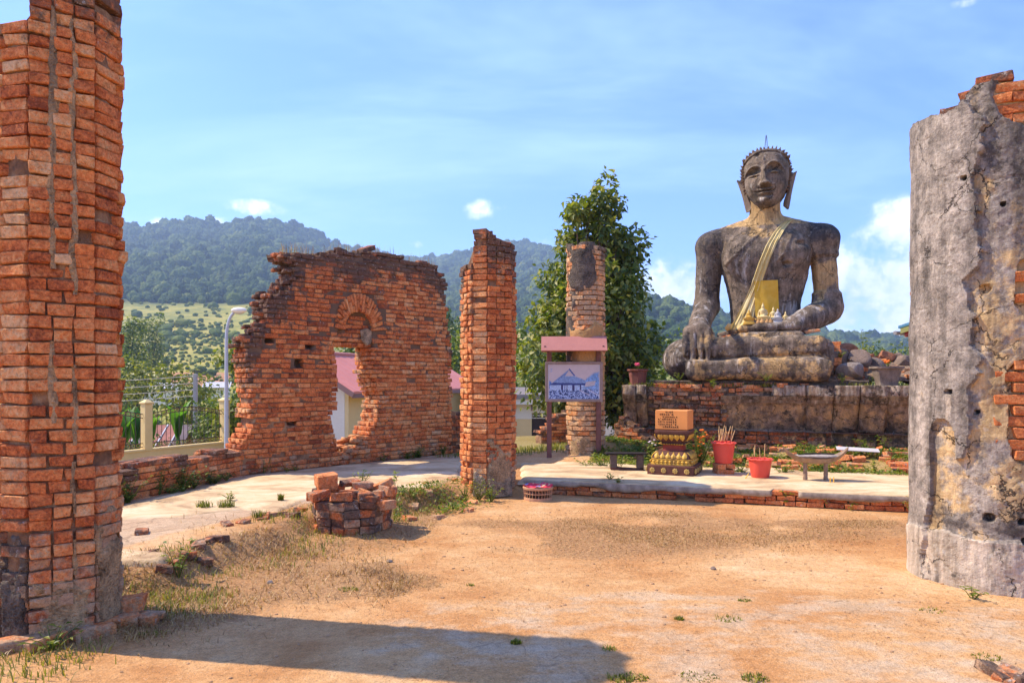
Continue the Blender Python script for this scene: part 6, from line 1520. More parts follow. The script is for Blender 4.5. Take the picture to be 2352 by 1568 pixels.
for x in (-.135, .135): MB().lathe([(.032, 0), (.032, .04), (.027, .05), (.031, .09), (.027, .12), (.031, .16), (.027, .19), (.032, .25)], (x, 0, 0), 10).build('post', M['bamboo'], root, True)
for k, (y, z, a) in enumerate(((-.05, .345, .05), (.0, .355, -.04), (.05, .35, .02))): MB().tube([(-.24+.1*k, y, z+.012), (.0, y+a*.3, z+.02), (.18+.05*k, y+a, z+.012)], .008, 6).build('burnt_stick', M['black_w'], root)
ash = MB().ball((0, 0, .335), (.34, .10, .03), 16, 6, .08, 3).build('ash', plain('tray_ash', (0.40, 0.33, 0.27), .95, .35, 25), root)
c = gp(1440, 1078, .2); root = empty('low_table', (c[0], c[1], .19), R(-3)); tag(root, 'little black-topped bench with stone legs left of the lotus stand', 'table')
MB().box((0, 0, .262), (.66, .20, .022), bev=.004).build('top', M['black_w'], root)
for x in (-.21, .20): MB().box((x, 0, .143), (.10, .14, .212), bev=.006).build('leg', plain('patterned_leg', (0.13, 0.095, 0.075), .8, .5, 28), root)
MB().box((0, 0, .022), (.52, .16, .032), ry=R(3), bev=.004).build('foot_rail', M['lacquer'], root)
c = gp(1232, 1147, .0); root = empty('round_basket', (c[0]+.02, c[1], .0)); tag(root, 'round open rattan basket with a bright red cloth at the pillar foot', 'basket')
r = .195
MB().lathe([(r*.93, 0), (r*.97, .0), (r*.97, .04), (r*.90, .045), (r*.90, .02)], seg=30).build('foot_ring', M['rattan'], root, True); MB().lathe([(r*.97, .145), (r*1.03, .15), (r*1.05, .175), (r*1.0, .185), (r*.92, .17)], seg=30).build('rim_ring', M['rattan'], root, True)
for k in range(28):
    a = 2*math.pi*k/28; q = a+.05; MB().tube([(r*.93*math.cos(a), r*.93*math.sin(a), .035), (r*.96*math.cos(q), r*.96*math.sin(q), .10), (r*.98*math.cos(a), r*.98*math.sin(a), .155)], .0045, 5).build('rib', M['rattan'], root)
MB().lathe([(r*.95, .09), (r*.962, .095), (r*.95, .10)], seg=30).build('hoop', M['rattan'], root, True); MB().lathe([(0, .02), (r*.9, .02)], seg=24).build('base', M['rattan'], root)
X, Y = np.meshgrid(np.linspace(-1, 1, 26), np.linspace(-1, 1, 26)); rr_ = np.hypot(X, Y); k = np.minimum(1, 1/np.maximum(rr_, 1e-3))*.97; ph = fbm(X*2.2, Y*2.2, 0, 3, 611); Z = .165+.05*ph+.02*np.sin(X*9+Y*4)*.3
V = np.stack([X*k*r*1.06, Y*k*r*1.06, Z], -1).reshape(-1, 3); idx = np.arange(X.size).reshape(X.shape); f = np.stack([idx[:-1, :-1], idx[:-1, 1:], idx[1:, 1:], idx[1:, :-1]], -1).reshape(-1, 4)
n1 = fbm(X*3, Y*3, 0, 3, 612)[..., None]; n2 = fbm(X*4+9, Y*4, 0, 3, 613)[..., None]; C = np.where(n1 > .64, np.array([.22, .24, .55]), np.where(n2 > .62, np.array([.80, .45, .25]), np.array([.74, .035, .06])))
V2 = V.copy(); V2[:, 2] -= .012; nb = len(V); ff = np.concatenate([f, f[:, ::-1]+nb]); cl = link_mesh('folded_cloth', make_mesh('folded_cloth', np.concatenate([V, V2]), ff, True, {'zone': np.concatenate([C.reshape(-1, 3)]*2)}), mat_attr('print_cloth', .8), None, (c[0]+.02, c[1], .004)); tag(cl, 'crumpled red patterned cloth lying on the round basket', 'cloth')

# ------------------------------------------------------------------ planters on the plinth corners
def st_px(u, yl):
    t = (u-1176)/F; c_, s_ = math.cos(ST_ROT), math.sin(ST_ROT)     # ST + x*(c,-s) + yl*(s,c);  X = t*Y
    return (t*(ST[1]+yl*c_)-(ST[0]+yl*s_))/(c_+t*s_)
def planter(u, yl, top, bot, h, mat, label, sq, flower, fl_label):
    x = st_px(u, yl); X_, Y_ = st_world(x, yl); z = 1.478; root = empty('planter', (X_, Y_, z), -ST_ROT+R(8)); tag(root, label, 'planter')
    MB().lathe([(bot, 0), (bot, .03), (bot*1.02, h*.2), (top*.86, h*.82), (top*.90, h*.86), (top, h*.9), (top, h), (top*.88, h), (top*.80, h*.85)], seg=32 if sq else 8, sq=8 if sq else None).build('pot', mat, root); MB().lathe([(0, h*.86), (top*.82, h*.86)], seg=8).build('soil', M['soil_dk'], root)
    wd2 = weed('potted_flower', (X_, Y_, z+h*.86), 9, .13, .10, M['weed'], fl_label, 'flower', seed=int(u), lsize=.05); mb = MB()
    for k in range(9): a = k*.7; mb.ball((-.02+.03*math.cos(a), -.05+.03*math.sin(a), .12+.012*(k % 3)), .022, 6, 4)
    mb.build('bloom', flower, wd2)
planter(1465, -1.35, .20, .145, .31, M['pot_red'], 'dark red flowerpot on the left corner of the plinth', False, M['pink_fl'], 'pink flower growing in the dark red pot'); planter(2036, -1.30, .235, .15, .335, M['pot_grey'], 'square flared grey planter on the right corner of the plinth', True, M['marigold'], 'orange flower growing in the square grey planter')

# ------------------------------------------------------------------ small votive figures on the lap
def figurine(x, y, z, h, mat, throne, label, seat=.28, spire=True, tmat=None):
    X_, Y_ = st_world(x, y); root = empty('votive_figure', (X_, Y_, ZB+z), -ST_ROT); tag(root, label, 'figurine'); s = h/1.0; g = .034
    lo = (-.42, -.38, -.03); P = grid3(lo, (.42, .32, 1.12), g)
    d = cap(P, (0, .02, .18), (0, .0, .48), .17, .185); d = smin(d, cap(P, (0, 0, .48), (0, 0, .64), .15, .07), .05); d = smin(d, ell(P, (0, -.05, .10), (.38, .24, .105)), .04)
    for q in (-1, 1): d = smin(d, cap(P, (q*.19, .0, .50), (q*.26, -.02, .28), .06, .05), .03); d = smin(d, cap(P, (q*.26, -.02, .28), (.05*q if q > 0 else -.27, -.2, .2 if q > 0 else .12), .05, .045), .02)
    d = smin(d, ell(P, (0, -.02, .73), (.095, .11, .125)), .02); d = smin(d, ell(P, (0, .0, .86), (.06, .06, .06)), .03)
    if spire: d = smin(d, cap(P, (0, 0, .88), (0, 0, 1.05), .03, .014), .02)
    V, Q = surface_nets(d.astype(np.float32), lo, g); V = V*s*(1-seat); V[:, 2] += h*seat
    link_mesh('figure', make_mesh('figure', V, Q, True), mat, root)
    w_ = .36*h; MB().lathe([(w_*1.0, 0), (w_*1.0, h*seat*.25), (w_*.8, h*seat*.4), (w_*.75, h*seat*.65), (w_*.95, h*seat*.85), (w_*.95, h*seat)], seg=24, sq=7, sy=.8).build('seat_base', tmat or mat, root)
figurine(-.32, -.93, 1.045, .30, M['gold'], 0, 'small gold figure with a dark head on a tall stepped base', .42, False); figurine(-.07, -.78, 1.07, .40, M['gold_pale'], 0, 'largest golden votive figure in the middle of the lap', .24); figurine(.19, -.80, 1.06, .30, M['silver'], 0, 'silver votive figure seated on a grey block', .34, False); figurine(.12, -.68, 1.07, .33, M['gold_pale'], 0, 'golden votive figure half hidden behind the silver one', .25, True); figurine(.33, -.74, 1.06, .24, M['gold_pale'], 0, 'small golden figure with raised points at the end of the votive row', .22, True)
for k, (xx, sc) in enumerate(((-.16, .05), (-.09, .06), (.0, .055), (.06, .06))): 
    X_, Y_ = st_world(xx, -.98); o = MB().lathe([(sc*.9, 0), (sc*.8, sc*.5), (sc*.35, sc*.9), (.004, sc*1.6)], seg=10).build('clay_offering', M['ochre_plaster'], None, True, (X_, Y_, ZB+1.07)); tag(o, 'small pointed clay offering set before the golden figures', 'offering', 'clay offerings on the lap')

# ------------------------------------------------------------------ brick debris in front of the plinth
deb = sroot('brick_steps', 0); tag(deb, 'crumbled rows of brick steps overgrown with weeds before the plinth', 'steps'); ms = Masonry(deb)
for row, (yl, zz, x0, x1) in enumerate(((-3.05, .215, -2.2, 2.3), (-2.75, .27, -1.0, 2.2), (-2.45, .33, -1.6, 2.4), (-2.1, .385, -2.2, 2.4), (-1.85, .40, -2.1, 2.4))):
    s = x0
    while s < x1:
        l = random.choice((.22, .22, .13))*U(.9, 1.1); s += l+U(.01, .06)
        if random.random() < .3: continue
        ms.add((s, yl+U(-.06, .06), zz+U(-.02, .03)), (l, .13, .07), U(-.15, .15), random.gauss(.55, .14), U(.0, .35), U(.25, .6), 1, U(-.1, .1), U(-.1, .1))
for k in range(60): yl = U(-3.0, -1.8); ms.add((U(-2.4, 2.5), yl, .22+.2*float(smooth(yl, -3.2, -1.9))+U(-.01, .03)), (U(.08, .2), U(.08, .13), U(.05, .08)), U(-2, 2), U(.3, .7), U(0, .4), U(.2, .6), .8, U(-.3, .3), U(-.3, .3))
for (x, n) in ((1.75, 5),):
    for k in range(9): ms.add((x+.1*k+U(-.02, .02), -3.02+U(-.02, .02), .24), (.2, .15, .07), U(-.05, .05), .4, .6, .4, 1); ms.add((x+.1*k, -2.86+U(-.02, .02), .30), (.2, .15, .07), U(-.05, .05), .4, .5, .4, 1)
ms.build(260)
X_, Y_ = st_world(1.30, -2.35); o = MB().box((0, 0, 0), (.62, .16, .012), rx=R(14), ry=R(2)).build('metal_sheet', M['tin'], None, False, (X_, Y_, .47), -ST_ROT); tag(o, 'pale metal strip lying on the weedy bricks behind the tray', 'sheet')
X_, Y_ = st_world(2.32, -2.45); tag(rock('grey_stone', (X_, Y_, .36), (.17, .13, .15), 33, M['stone_pale'], None, rot=.4), 'grey pointed stone among weeds at the end of the steps', 'rock')

# stray bricks and stones on the court
def stray(u, v, size, label, tone=.45, soot=.2, crust=.2, z=0.0, seed=0):
    c = gp(u, v, z); o = bpy.data.objects.new('loose_brick', BR[seed % 16]); col.objects.link(o); o.location = (c[0], c[1], float(ground_z(c[0], c[1]))+size[2]*.16); o.rotation_euler = (U(-.2, .2), U(-.2, .2), U(0, 3)); o.scale = size; o.color = (tone, soot, crust, 1); tag(o, label, 'brick', 'loose bricks lying about the court'); return o
ring = [(915, 1158), (950, 1165), (985, 1150), (1020, 1160), (1050, 1140), (1085, 1148), (940, 1185), (1005, 1180), (1110, 1135), (980, 1130), (1040, 1120), (1075, 1165)]
for i, (u, v) in enumerate(ring): stray(u, v, (U(.10, .2), U(.08, .12), U(.04, .07)), 'broken brick in the weedy rubble between stump and red pillar', U(.5, .8), .3, .55, .05, i)
for i, (u, v) in enumerate(((430, 1290), (455, 1272), (475, 1262), (500, 1256), (520, 1222), (560, 1216), (605, 1205), (640, 1200), (670, 1208), (690, 1194), (380, 1312), (405, 1300), (345, 1290), (325, 1240), (470, 1285))): stray(u, v, (U(.10, .2), U(.08, .12), U(.04, .07)), 'half-buried brick along the crumbled terrace edge', U(.25, .5), .6, .5, .10, i)
for i, (u, v, lb) in enumerate(((1638, 1305, 'small dark stone alone on the sand'), (895, 1292, 'flat pale chip on the brown litter'), (470, 1350, 'burnt black lump in the dry grass'), (620, 1338, 'little grey chip in the dry grass'), (2075, 1160, 'dark pebble near the brick pier'), (2065, 1172, 'brown pebble below the brick pier'), (770, 1232, 'brown clod beside the stump'))):
    c = gp(u, v); tag(rock('small_stone', (c[0], c[1], float(ground_z(c[0], c[1]))+.008), (U(.02, .04), U(.02, .035), U(.012, .02)), 70+i, M['stone' if i % 2 == 0 else 'stone_pale']), lb, 'stone')
for i in range(3):
    c = gp(2300+i*30, 1545+i*7); o = stray(2290+i*26, 1548+i*8, (U(.1, .2), .1, .05), ('mossy slab piece', 'reddish brick piece', 'dark slab piece')[i]+' in the debris below the plastered column', .45, .75 if i != 1 else .35, .5, 0, i)
# ------------------------------------------------------------------ garden fence
FA, FB = np.array([-9.1, 17.0]), np.array([-8.0, 19.0]); fd = (FB-FA); flen = float(np.linalg.norm(fd)); fu = fd/flen; frz = math.atan2(fu[1], fu[0])
fence = empty('garden_fence', (FA[0], FA[1], 0), frz); tag(fence, 'cream masonry fence with square posts and wrought iron panels', 'fence')
ztop = -.13
for k in range(-3, 4):
    p = MB().box((k*flen, 0, .40), (.20, .20, 1.16), bev=.008).box((k*flen, 0, 1.005), (.25, .25, .045), bev=.006).box((k*flen, 0, 1.055), (.22, .22, .06), taper=.3); p.build('post', M['cream'], fence)
for k in range(-3, 3):
    x0 = k*flen+.1; x1 = (k+1)*flen-.1; L = x1-x0
    MB().box(((x0+x1)/2, 0, -.75), (L+.2, .16, 1.16)).build('panel_wall', M['cream'], fence); MB().box(((x0+x1)/2, 0, ztop-.03), (L, .21, .055), bev=.008).build('coping', M['cream'], fence)
    if k < -2 or k > 1: continue
    arch = lambda t: .66+.14*math.sin(math.pi*t)
    nb = 17
    for i in range(nb):
        t = (i+.5)/nb; MB().tube([(x0+L*t, 0, ztop+.03), (x0+L*t, 0, ztop+.10+arch(t)+.10)], .008, 5).build('bar', M['iron_fence'], fence)
    for dz in (0, .095): MB().tube([(x0+L*t, 0, ztop+.10+arch(t)+dz) for t in np.linspace(0, 1, 14)], .011, 5).build('top_rail', M['iron_fence'], fence)
    for dz in (.04, .135): MB().tube([(x0, 0, ztop+dz), (x1, 0, ztop+dz)], .011, 5).build('bottom_rail', M['iron_fence'], fence)
    for i in range(nb-1):
        t = (i+1)/nb
        for zc in (ztop+.0875, ztop+.1475+arch(t)): MB().tube([(x0+L*t+.040*math.cos(a), -.004, zc+.040*math.sin(a)) for a in np.linspace(0, 2*math.pi, 11)], .0075, 4).build('ring', M['brass'], fence)

# ------------------------------------------------------------------ street lamp, concrete pole, wires
X0 = (520-1176)/F*16; lamp = empty('street_lamp', (X0, 16, -1.0)); tag(lamp, 'slim grey street lamp with a curved arm beside the arched wall', 'street lamp')
pts = [(0, 0, 0), (0, 0, 2.0), (0, 0, 3.55)]+[(.24*(1-math.cos(a)), 0, 3.55+.62*math.sin(a)) for a in np.linspace(.15, math.pi/2*.82, 8)]
MB().tube(pts, [.052, .045, .036]+[.034]*8, 10).build('pole', M['galv'], lamp, True); e = pts[-1]
MB().ball((e[0]+.12, 0, e[2]+.06), (.19, .085, .075), 14, 8).build('lamp_head', M['white_w'], lamp, True); MB().ball((e[0]+.13, 0, e[2]+.025), (.13, .065, .06), 12, 6).build('glass_bowl', plain('lamp_glass', (.62, .60, .52), .2, .03), lamp, True)
px, py = (449-1176)/F*24, 24.0; pole = empty('utility_pole', (px, py, -3)); tag(pole, 'pale concrete utility pole behind the cream fence', 'pole')
MB().box((0, 0, 2.39), (.15, .13, 4.78), taper=.8, bev=.01).build('shaft', M['pole'], pole)
for k, z in enumerate((4.70, 4.45, 4.22, 4.0)): MB().lathe([(.02, 0), (.03, .03), (.02, .06)], (-.09, -.02, z-.03), 8).build('insulator', M['white_w'], pole)
for k, z in enumerate((1.70, 1.45, 1.22, 1.0)):
    a = np.array([px-.09, py, z]); b = np.array([px-14, py-1.5, z-.15-.0*k]); pts = [tuple(a+(b-a)*t-np.array([0, 0, .5*4*t*(1-t)*.5])) for t in np.linspace(0, 1, 12)]
    o = MB().tube(pts, .010, 4).build('power_line', M['wire'], None); tag(o, 'thin sagging power line running left from the concrete pole', 'cable', 'wires on the concrete pole')

# ------------------------------------------------------------------ houses
def gable(name, origin, rz, L, Wd, z0, ze, zr, mats, label, over=.35, parts=None):
    """long house: x along the ridge, y across; origin at the near eave corner"""
    root = empty(name, (origin[0], origin[1], 0), rz); tag(root, label, 'building'); wm, em, rm = mats
    MB().box((L/2, .06, (z0+ze)/2), (L, .12, ze-z0)).build('side_wall', em, root); MB().box((L/2, Wd-.06, (z0+ze)/2), (L, .12, ze-z0)).build('side_wall', em, root)
    for x in (.06, L-.06):
        V = [(x-.055, .13, z0), (x-.055, Wd-.13, z0), (x-.055, Wd-.13, ze), (x-.055, Wd/2, zr-.04), (x-.055, .13, ze)]; V += [(a+.11, b, c_) for (a, b, c_) in V]
        MB().add(V, [(4, 3, 2, 1, 0), (5, 6, 7, 8, 9)]+[(i, (i+1) % 5, 5+(i+1) % 5, 5+i) for i in range(5)]).build('gable_wall', wm, root)
    sl = (zr-ze)/(Wd/2)
    for s in (0, 1):
        yA = -over if s == 0 else Wd+over; zA = ze-over*sl; n = int(L/.18); mb = MB(); V = []
        for i in range(n+1):
            x = -over+(L+2*over)*i/n; b = .018*(i % 2); V += [(x, yA, zA+.05+b), (x, Wd/2, zr+.05+b), (x, yA, zA), (x, Wd/2, zr)]
        f = []
        for i in range(n): o = i*4; q = o+4; f += [(o, q, q+1, o+1), (o+2, o+3, q+3, q+2), (o, o+2, q+2, q)]
        f += [(0, 1, 3, 2), (n*4, n*4+2, n*4+3, n*4+1)]; mb.add(V, f).build('roof_sheet', rm, root)
        MB().box((L/2, yA+(.02 if s == 0 else -.02), zA-.05), (L+2*over, .03, .14)).build('fascia', M['fascia'], root)
    for x in (-over+.0, L+over): 
        for s in (-1, 1):
            ang = math.atan(sl); MB().box((x, Wd/2+s*(Wd/4+over/2), (zr+ze-over*sl)/2-.04), (.03, math.hypot(Wd/2+over, (Wd/2+over)*sl), .14), rx=-s*ang).build('barge_board', M['fascia'], root)
    MB().tube([(-over, Wd/2, zr+.07), (L+over, Wd/2, zr+.07)], .06, 8).build('ridge_cap', rm, root); return root
hrz = math.atan2(8.0, 2.6); gable('village_house', (-4.55, 19.0), hrz, 9.0, 3.0, -1.6, 1.42, 2.30, (M['white_w'], M['wall_y'], M['pink_roof']), 'cream house with a salmon roof seen through the broken doorway', .38)
# shed
sh = empty('cream_shed', (.35, 26.0, 0), R(0)); tag(sh, 'low cream and yellow shed with a dark door under a grey roof', 'building')
MB().box((.1, 1.5, -.45), (3.6, .12, 2.15)).build('back_wall', M['wall_y'], sh)
for (x0, x1) in ((-1.7, .40), (1.02, 1.75)): MB().box(((x0+x1)/2, 0, -.62), (x1-x0, .14, 1.4)).build('lower_wall', M['wall_y'], sh); 
MB().box((.025, .0, .47), (3.45, .15, .30)).build('upper_wall', M['cream_lt'], sh)
for (x0, x1) in ((-1.7, .40), (1.02, 1.75)): MB().box(((x0+x1)/2, 0, .20), (x1-x0, .15, .236)).build('upper_wall', M['cream_lt'], sh)
MB().box((.71, .03, -.66), (.62, .05, 1.5)).build('door', M['door_dark'], sh)
for r_ in range(2):
    for c_ in range(4): MB().box((.50+c_*.14, -.005, .165+r_*.10), (.09, .11, .06)).build('vent_block', M['door_dark'], sh)
for r_ in range(3): MB().box((.71, .0, .118+r_*.10-.003), (.60, .10, .034)).build('vent_bar', M['cream_lt'], sh)
MB().box((1.75, .72, -.45), (.12, 1.3, 2.1)).build('side_wall', M['cream_lt'], sh)
MB().box((.05, -.36, .74), (4.1, .06, .20)).build('fascia', M['cream_lt'], sh); MB().box((.05, .75, 1.06), (4.2, 2.3, .05), rx=R(9)).build('roof_sheet', M['grey_roof'], sh); MB().box((.05, -.42, .93), (4.2, .05, .17)).build('gutter_board', plain('grey_board', (.30, .26, .225), .8, .2, 6), sh)
for x in (-.5, 1.4, .4): MB().box((x, -.2, .53), (.06, .34, .06), rx=R(38)).build('bracket', M['fascia'], sh)
for x in (1.1, 1.65): MB().tube([(x, -.36, -1.2), (x, -.36, .66)], .02, 6).build('post', M['frame_wood'], sh)
# pump-house wall beyond
o = MB().box((0, 0, 0), (2.4, .15, 1.2)).box((0, 0, .63), (2.5, .2, .06)).build('garden_wall', M['cream_lt'], None, False, (3.3, 24.2, .0)); tag(o, 'pale garden wall between the shed and the big tree', 'wall')
# house whose eave shows at the right
rh = empty('roadside_house', (9.05, 16.0, 0), R(-56)); tag(rh, 'house with a red soffit eave showing behind the plastered column', 'building')
V = [(0, 0, 2.78), (5.0, 0, 4.15), (5.0, 7, 4.15), (0, 7, 2.78)]; V2 = [(a, b, c_+.06) for a, b, c_ in V]
MB().add(V+V2, [(0, 1, 2, 3), (7, 6, 5, 4)]+[(i, 4+i, 4+(i+1) % 4, (i+1) % 4) for i in range(4)]).build('roof_sheet', plain('blue_sheet', (.10, .25, .36), .5, .1), rh)
V = [(.06, -.02, 2.66), (5.0, -.02, 4.0), (5.0, -.02, 4.14), (.06, -.02, 2.77)]; MB().add(V+[(a, b+.05, c_) for a, b, c_ in V], [(0, 1, 2, 3), (7, 6, 5, 4)]+[(i, 4+i, 4+(i+1) % 4, (i+1) % 4) for i in range(4)]).build('barge_board', M['green_trim'], rh)
MB().box((2.6, 3.5, 2.60), (5.0, 6.8, .03)).build('soffit', M['soffit_red'], rh); V = [(.12, .05, 2.62), (5.0, .05, 2.62), (5.0, .05, 4.02), (.12, .05, 2.72)]; MB().add(V+[(a, b+.05, c_) for a, b, c_ in V], [(0, 1, 2, 3), (7, 6, 5, 4)]+[(i, 4+i, 4+(i+1) % 4, (i+1) % 4) for i in range(4)]).build('gable_board', M['soffit_red'], rh)
MB().tube([(-.05, -.05, 2.68), (-.05, 7, 2.68)], .045, 8).build('gutter', plain('grey_gutter', (.30, .28, .27), .6, .1), rh); MB().box((3.2, 3.5, .9), (3.6, 6, 3.4)).build('wall', M['cream_lt'], rh)
# shed with a rusty striped roof below the fence
rr_ = empty('rusty_shed', (-17.2, 27.0, 0), R(12)); tag(rr_, 'low shed with a rusty striped metal roof below the fence', 'building')
MB().box((0, 2.6, -2.6), (6.6, 4.8, 2.0)).build('wall', M['wall_y'], rr_)
for k in range(14):
    x0 = -3.6+k*.52; mt = (M['rust_roof'], M['dark_roof'], M['rust_roof'])[k % 3]
    V = [(x0, -.3, -1.62), (x0+.515, -.3, -1.62), (x0+.515, 2.6, -.42), (x0, 2.6, -.42), (x0, 5.4, -1.6), (x0+.515, 5.4, -1.6)]; V2 = [(a, b, c_-.03) for a, b, c_ in V]
    MB().add(V+V2, [(0, 1, 2, 3), (3, 2, 5, 4), (6, 9, 8, 7), (0, 6, 7, 1), (4, 5, 11, 10), (0, 3, 9, 6), (1, 7, 8, 2)]).build('roof_sheet', mt, rr_); MB().box((x0, 1.15, -1.0), (.05, 3.1, .035), rx=math.atan(1.2/2.9)).build('batten', M['tin'], rr_)
for (u, v, Y, w_) in ((372, 880, 80, 3.2), (500, 878, 85, 2.6)):
    c = at(u, v, Y); root = empty('hill_hut', (c[0], c[1], c[2]-2.5), .3); tag(root, 'tiny hut with a pale tin roof below the red earth bank' if u < 400 else 'tiny tin-roofed hut half behind bushes by the bank', 'building'); MB().box((0, 0, 1), (w_, 2.5, 2)).build('wall', M['white_w'], root); MB().box((0, -.8, 2.2), (w_+.6, 2.2, .06), rx=R(18)).build('roof_sheet', M['tin'], root)

# ------------------------------------------------------------------ trees and shrubs
def blobs(n, h0, h1, rad, seed, r_lo=.5, r_hi=.9, prof=None):
    g = np.random.default_rng(seed); C_, R_ = [], []
    for i in range(n):
        t = (i+.5)/n; z = h0+(h1-h0)*t; rr = rad*(prof(t) if prof else 1); a = g.uniform(0, 6.28); q = g.uniform(.2, .75)*rr; s = rr*g.uniform(r_lo, r_hi); C_.append((q*math.cos(a), q*math.sin(a), z)); R_.append((s, s, s*.85))
    return C_, R_
g7 = np.random.default_rng(701); Cb, Rb = [], []
for k in range(95):
    z_ = .9+5.4*(k/95)**1.05; hw_ = float(np.interp(z_, [.6, 1.8, 3.4, 4.96, 5.6, 6.15, 6.6], [1.5, 1.75, 1.55, 1.22, .95, .62, .3])); a_ = g7.uniform(0, 6.28); q_ = hw_*g7.uniform(.3, .86); s_ = hw_*g7.uniform(.16, .34)+.08
    Cb.append((q_*math.cos(a_), q_*math.sin(a_), z_)); Rb.append((s_, s_, s_*g7.uniform(.7, 1.3)))
Cb.append((.33, 0, 6.45)); Rb.append((.28, .28, .42))
bt = tree('leafy_tree', (2.05, 17.0, -.1), 1.0, .13, Cb, Rb, 17000, .175, M['leaf'], 'tall conical broad-leaved tree behind the round pillar', seed=702, shell=.45)
crown('sunlit_leaves', [c for c in Cb if c[0] < .5], [r for c, r in zip(Cb, Rb) if c[0] < .5], 2600, .17, M['leaf_y'], bt, .8, .62, 705)  # yellow-green leaves on the sunward side, highlights put into the leaf colour
Cb, Rb = blobs(20, .3, 4.1, 1.25, 711, .4, .6, lambda t: 1 if t < .6 else 1.35-.9*(t-.2)); tree('leafy_tree', (-7.55, 20.0, -1.2), .8, .1, Cb, Rb, 6500, .17, M['leaf'], 'bushy green tree behind the stepped end of the arched wall', seed=712, shell=.4)
SH = [(-7.9, 21.3, 2.3, 1.2, 'leaf2', 'dense green shrub behind the concrete pole'), (-9.4, 22.5, 1.9, 1.2, 'leaf2', 'glossy green shrub behind the middle fence panel'), (-10.6, 25.5, 2.4, 1.3, 'leaf_y', 'yellow-green shrub above the fence panel'), (-7.2, 23.5, 3.1, 1.0, 'leaf_y', 'russet-tipped shrub right of the concrete pole'), (-13.8, 24.5, 1.8, 1.3, 'leaf2', 'low shrub behind the banana plants'), (-16.5, 30.5, 3.2, 2.0, 'leaf2', 'broad shrub above the rusty roof')]
for i, (x_, y_, h, r_, mt, lb) in enumerate(SH):
    Cb, Rb = blobs(12, .3, h, r_, 720+i, .4, .65); tree('shrub', (x_, y_, float(ground_z(x_, y_))-.1), .3, .05, Cb, Rb, 2600, .15, M[mt], lb, 'shrub', 'shrubs beyond the fence', seed=730+i)
FT = [(268, 905, 58, 7.0, 2.6, 'leaf2', 'dark round tree at the foot of the slope behind the bananas'), (320, 905, 55, 4.4, 2.2, 'leaf_y', 'bamboo-like yellowish clump at the foot of the slope'), (290, 800, 95, 7, 2.6, 'leaf', 'dark bushy tree standing on the slope'), (410, 905, 46, 3.0, 2.4, 'leaf_y', 'golden bush in front of the red earth bank'), (345, 770, 130, 6, 3.0, 'leaf', 'lone dark bush midway up the slope'), (1048, 880, 44, 5.0, 1.9, 'leaf', 'dark tree filling the gap right of the arched wall'), (1215, 880, 42, 5.6, 2.2, 'leaf', 'shaded tree between red pillar and leafy tree'), (1040, 780, 90, 7, 2.6, 'leaf2', 'green tree on the rise behind the salmon roof'), (1240, 850, 60, 5, 2.4, 'leaf2', 'green tree low behind the grey shed roof'), (830, 860, 50, 5.2, 2.6, 'leaf2', 'tree glimpsed above the roof through the doorway'), (1530, 860, 60, 5.0, 3.2, 'leaf2', 'green tree below the hill left of the statue knee'), (1470, 900, 30, 3.0, 1.6, 'leaf', 'low dark bush behind the red flowerpot'), (2010, 850, 60, 3.2, 2.6, 'leaf', 'bush on the skyline behind the rubble'), (2075, 850, 65, 3.6, 2.6, 'leaf', 'rounded tree on the skyline behind the grey planter'), (1950, 860, 70, 3.4, 2.6, 'leaf2', 'low tree behind the sapling on the rubble')]
for i, (u, v, Y, h, r_, mt, lb) in enumerate(FT):
    xx = (u-1176)/F*Y; azm = math.atan2(xx, Y); zg = float(hill_z(np.array([azm]), np.array([math.hypot(xx, Y)]))[0][0]); zt = EYE+(870-v)/F*Y; zb = min(zg, zt-.5)-.3; h2 = max(h, (zt-zb)+h*.6)
    Cb, Rb = blobs(13, h2*.25, h2, r_, 760+i, .42, .62, lambda t: .75+.4*math.sin(t*3.0)); tree('far_tree', (xx, Y, zb), h2*.2, .12, Cb, Rb, 2300, .30 if Y < 70 else .42, M[mt], lb, 'tree', 'trees beyond the temple ground', seed=790+i, width=.8)
# bananas
def banana(loc, seed, label, n=6, h=1.9):
    root = empty('banana_plant', loc); tag(root, label, 'banana plant', 'banana plants by the fence'); g = random.Random(seed)
    MB().tube([(0, 0, 0), (.02, 0, .4), (0, .02, .8)], [.10, .085, .05], 8).build('stem', M['banana'], root, True)
    for k in range(n):
        a = g.uniform(0, 6.28); L = h*g.uniform(.55, .8); arc = g.uniform(.15, .95); wv = .16*g.uniform(.9, 1.3); V = []; m = 10; base = Vector((0, 0, .7))
        d = Vector((math.cos(a), math.sin(a), 0)); sd_ = Vector((-math.sin(a), math.cos(a), 0)); p = base.copy(); pit = 1.45
        for i in range(m+1):
            t = i/m; ww = wv*(math.sin(min(1, t*1.35+.03)*math.pi))**.6 if t < .97 else .01; up = Vector((-d.x*math.sin(pit), -d.y*math.sin(pit), math.cos(pit)))
            V += [tuple(p+sd_*ww+up*ww*.25), tuple(p), tuple(p-sd_*ww+up*ww*.25)]; p = p+(d*math.cos(pit)+Vector((0, 0, math.sin(pit))))*L/m; pit -= arc*.22*(.4+t)
        f = [(i*3+q, i*3+q+1, (i+1)*3+q+1, (i+1)*3+q) for i in range(m) for q in range(2)]; MB().add(V, f).build('leaf', M['banana'], root, True)
for i, (u, Y) in enumerate(((285, 20.5), (312, 21.5), (408, 22.5), (262, 22), (345, 21))): banana(((u-1176)/F*Y, Y, -1.05), 800+i, ('banana plant close behind the iron panel next to the tall pillar', 'banana plant just left of the middle fence post', 'tallest banana plant, rising above the panel by the concrete pole', 'banana plant half hidden by the tall pillar', 'low banana plant just right of the middle fence post')[i], 6, 2.0 if i != 2 else 2.3)

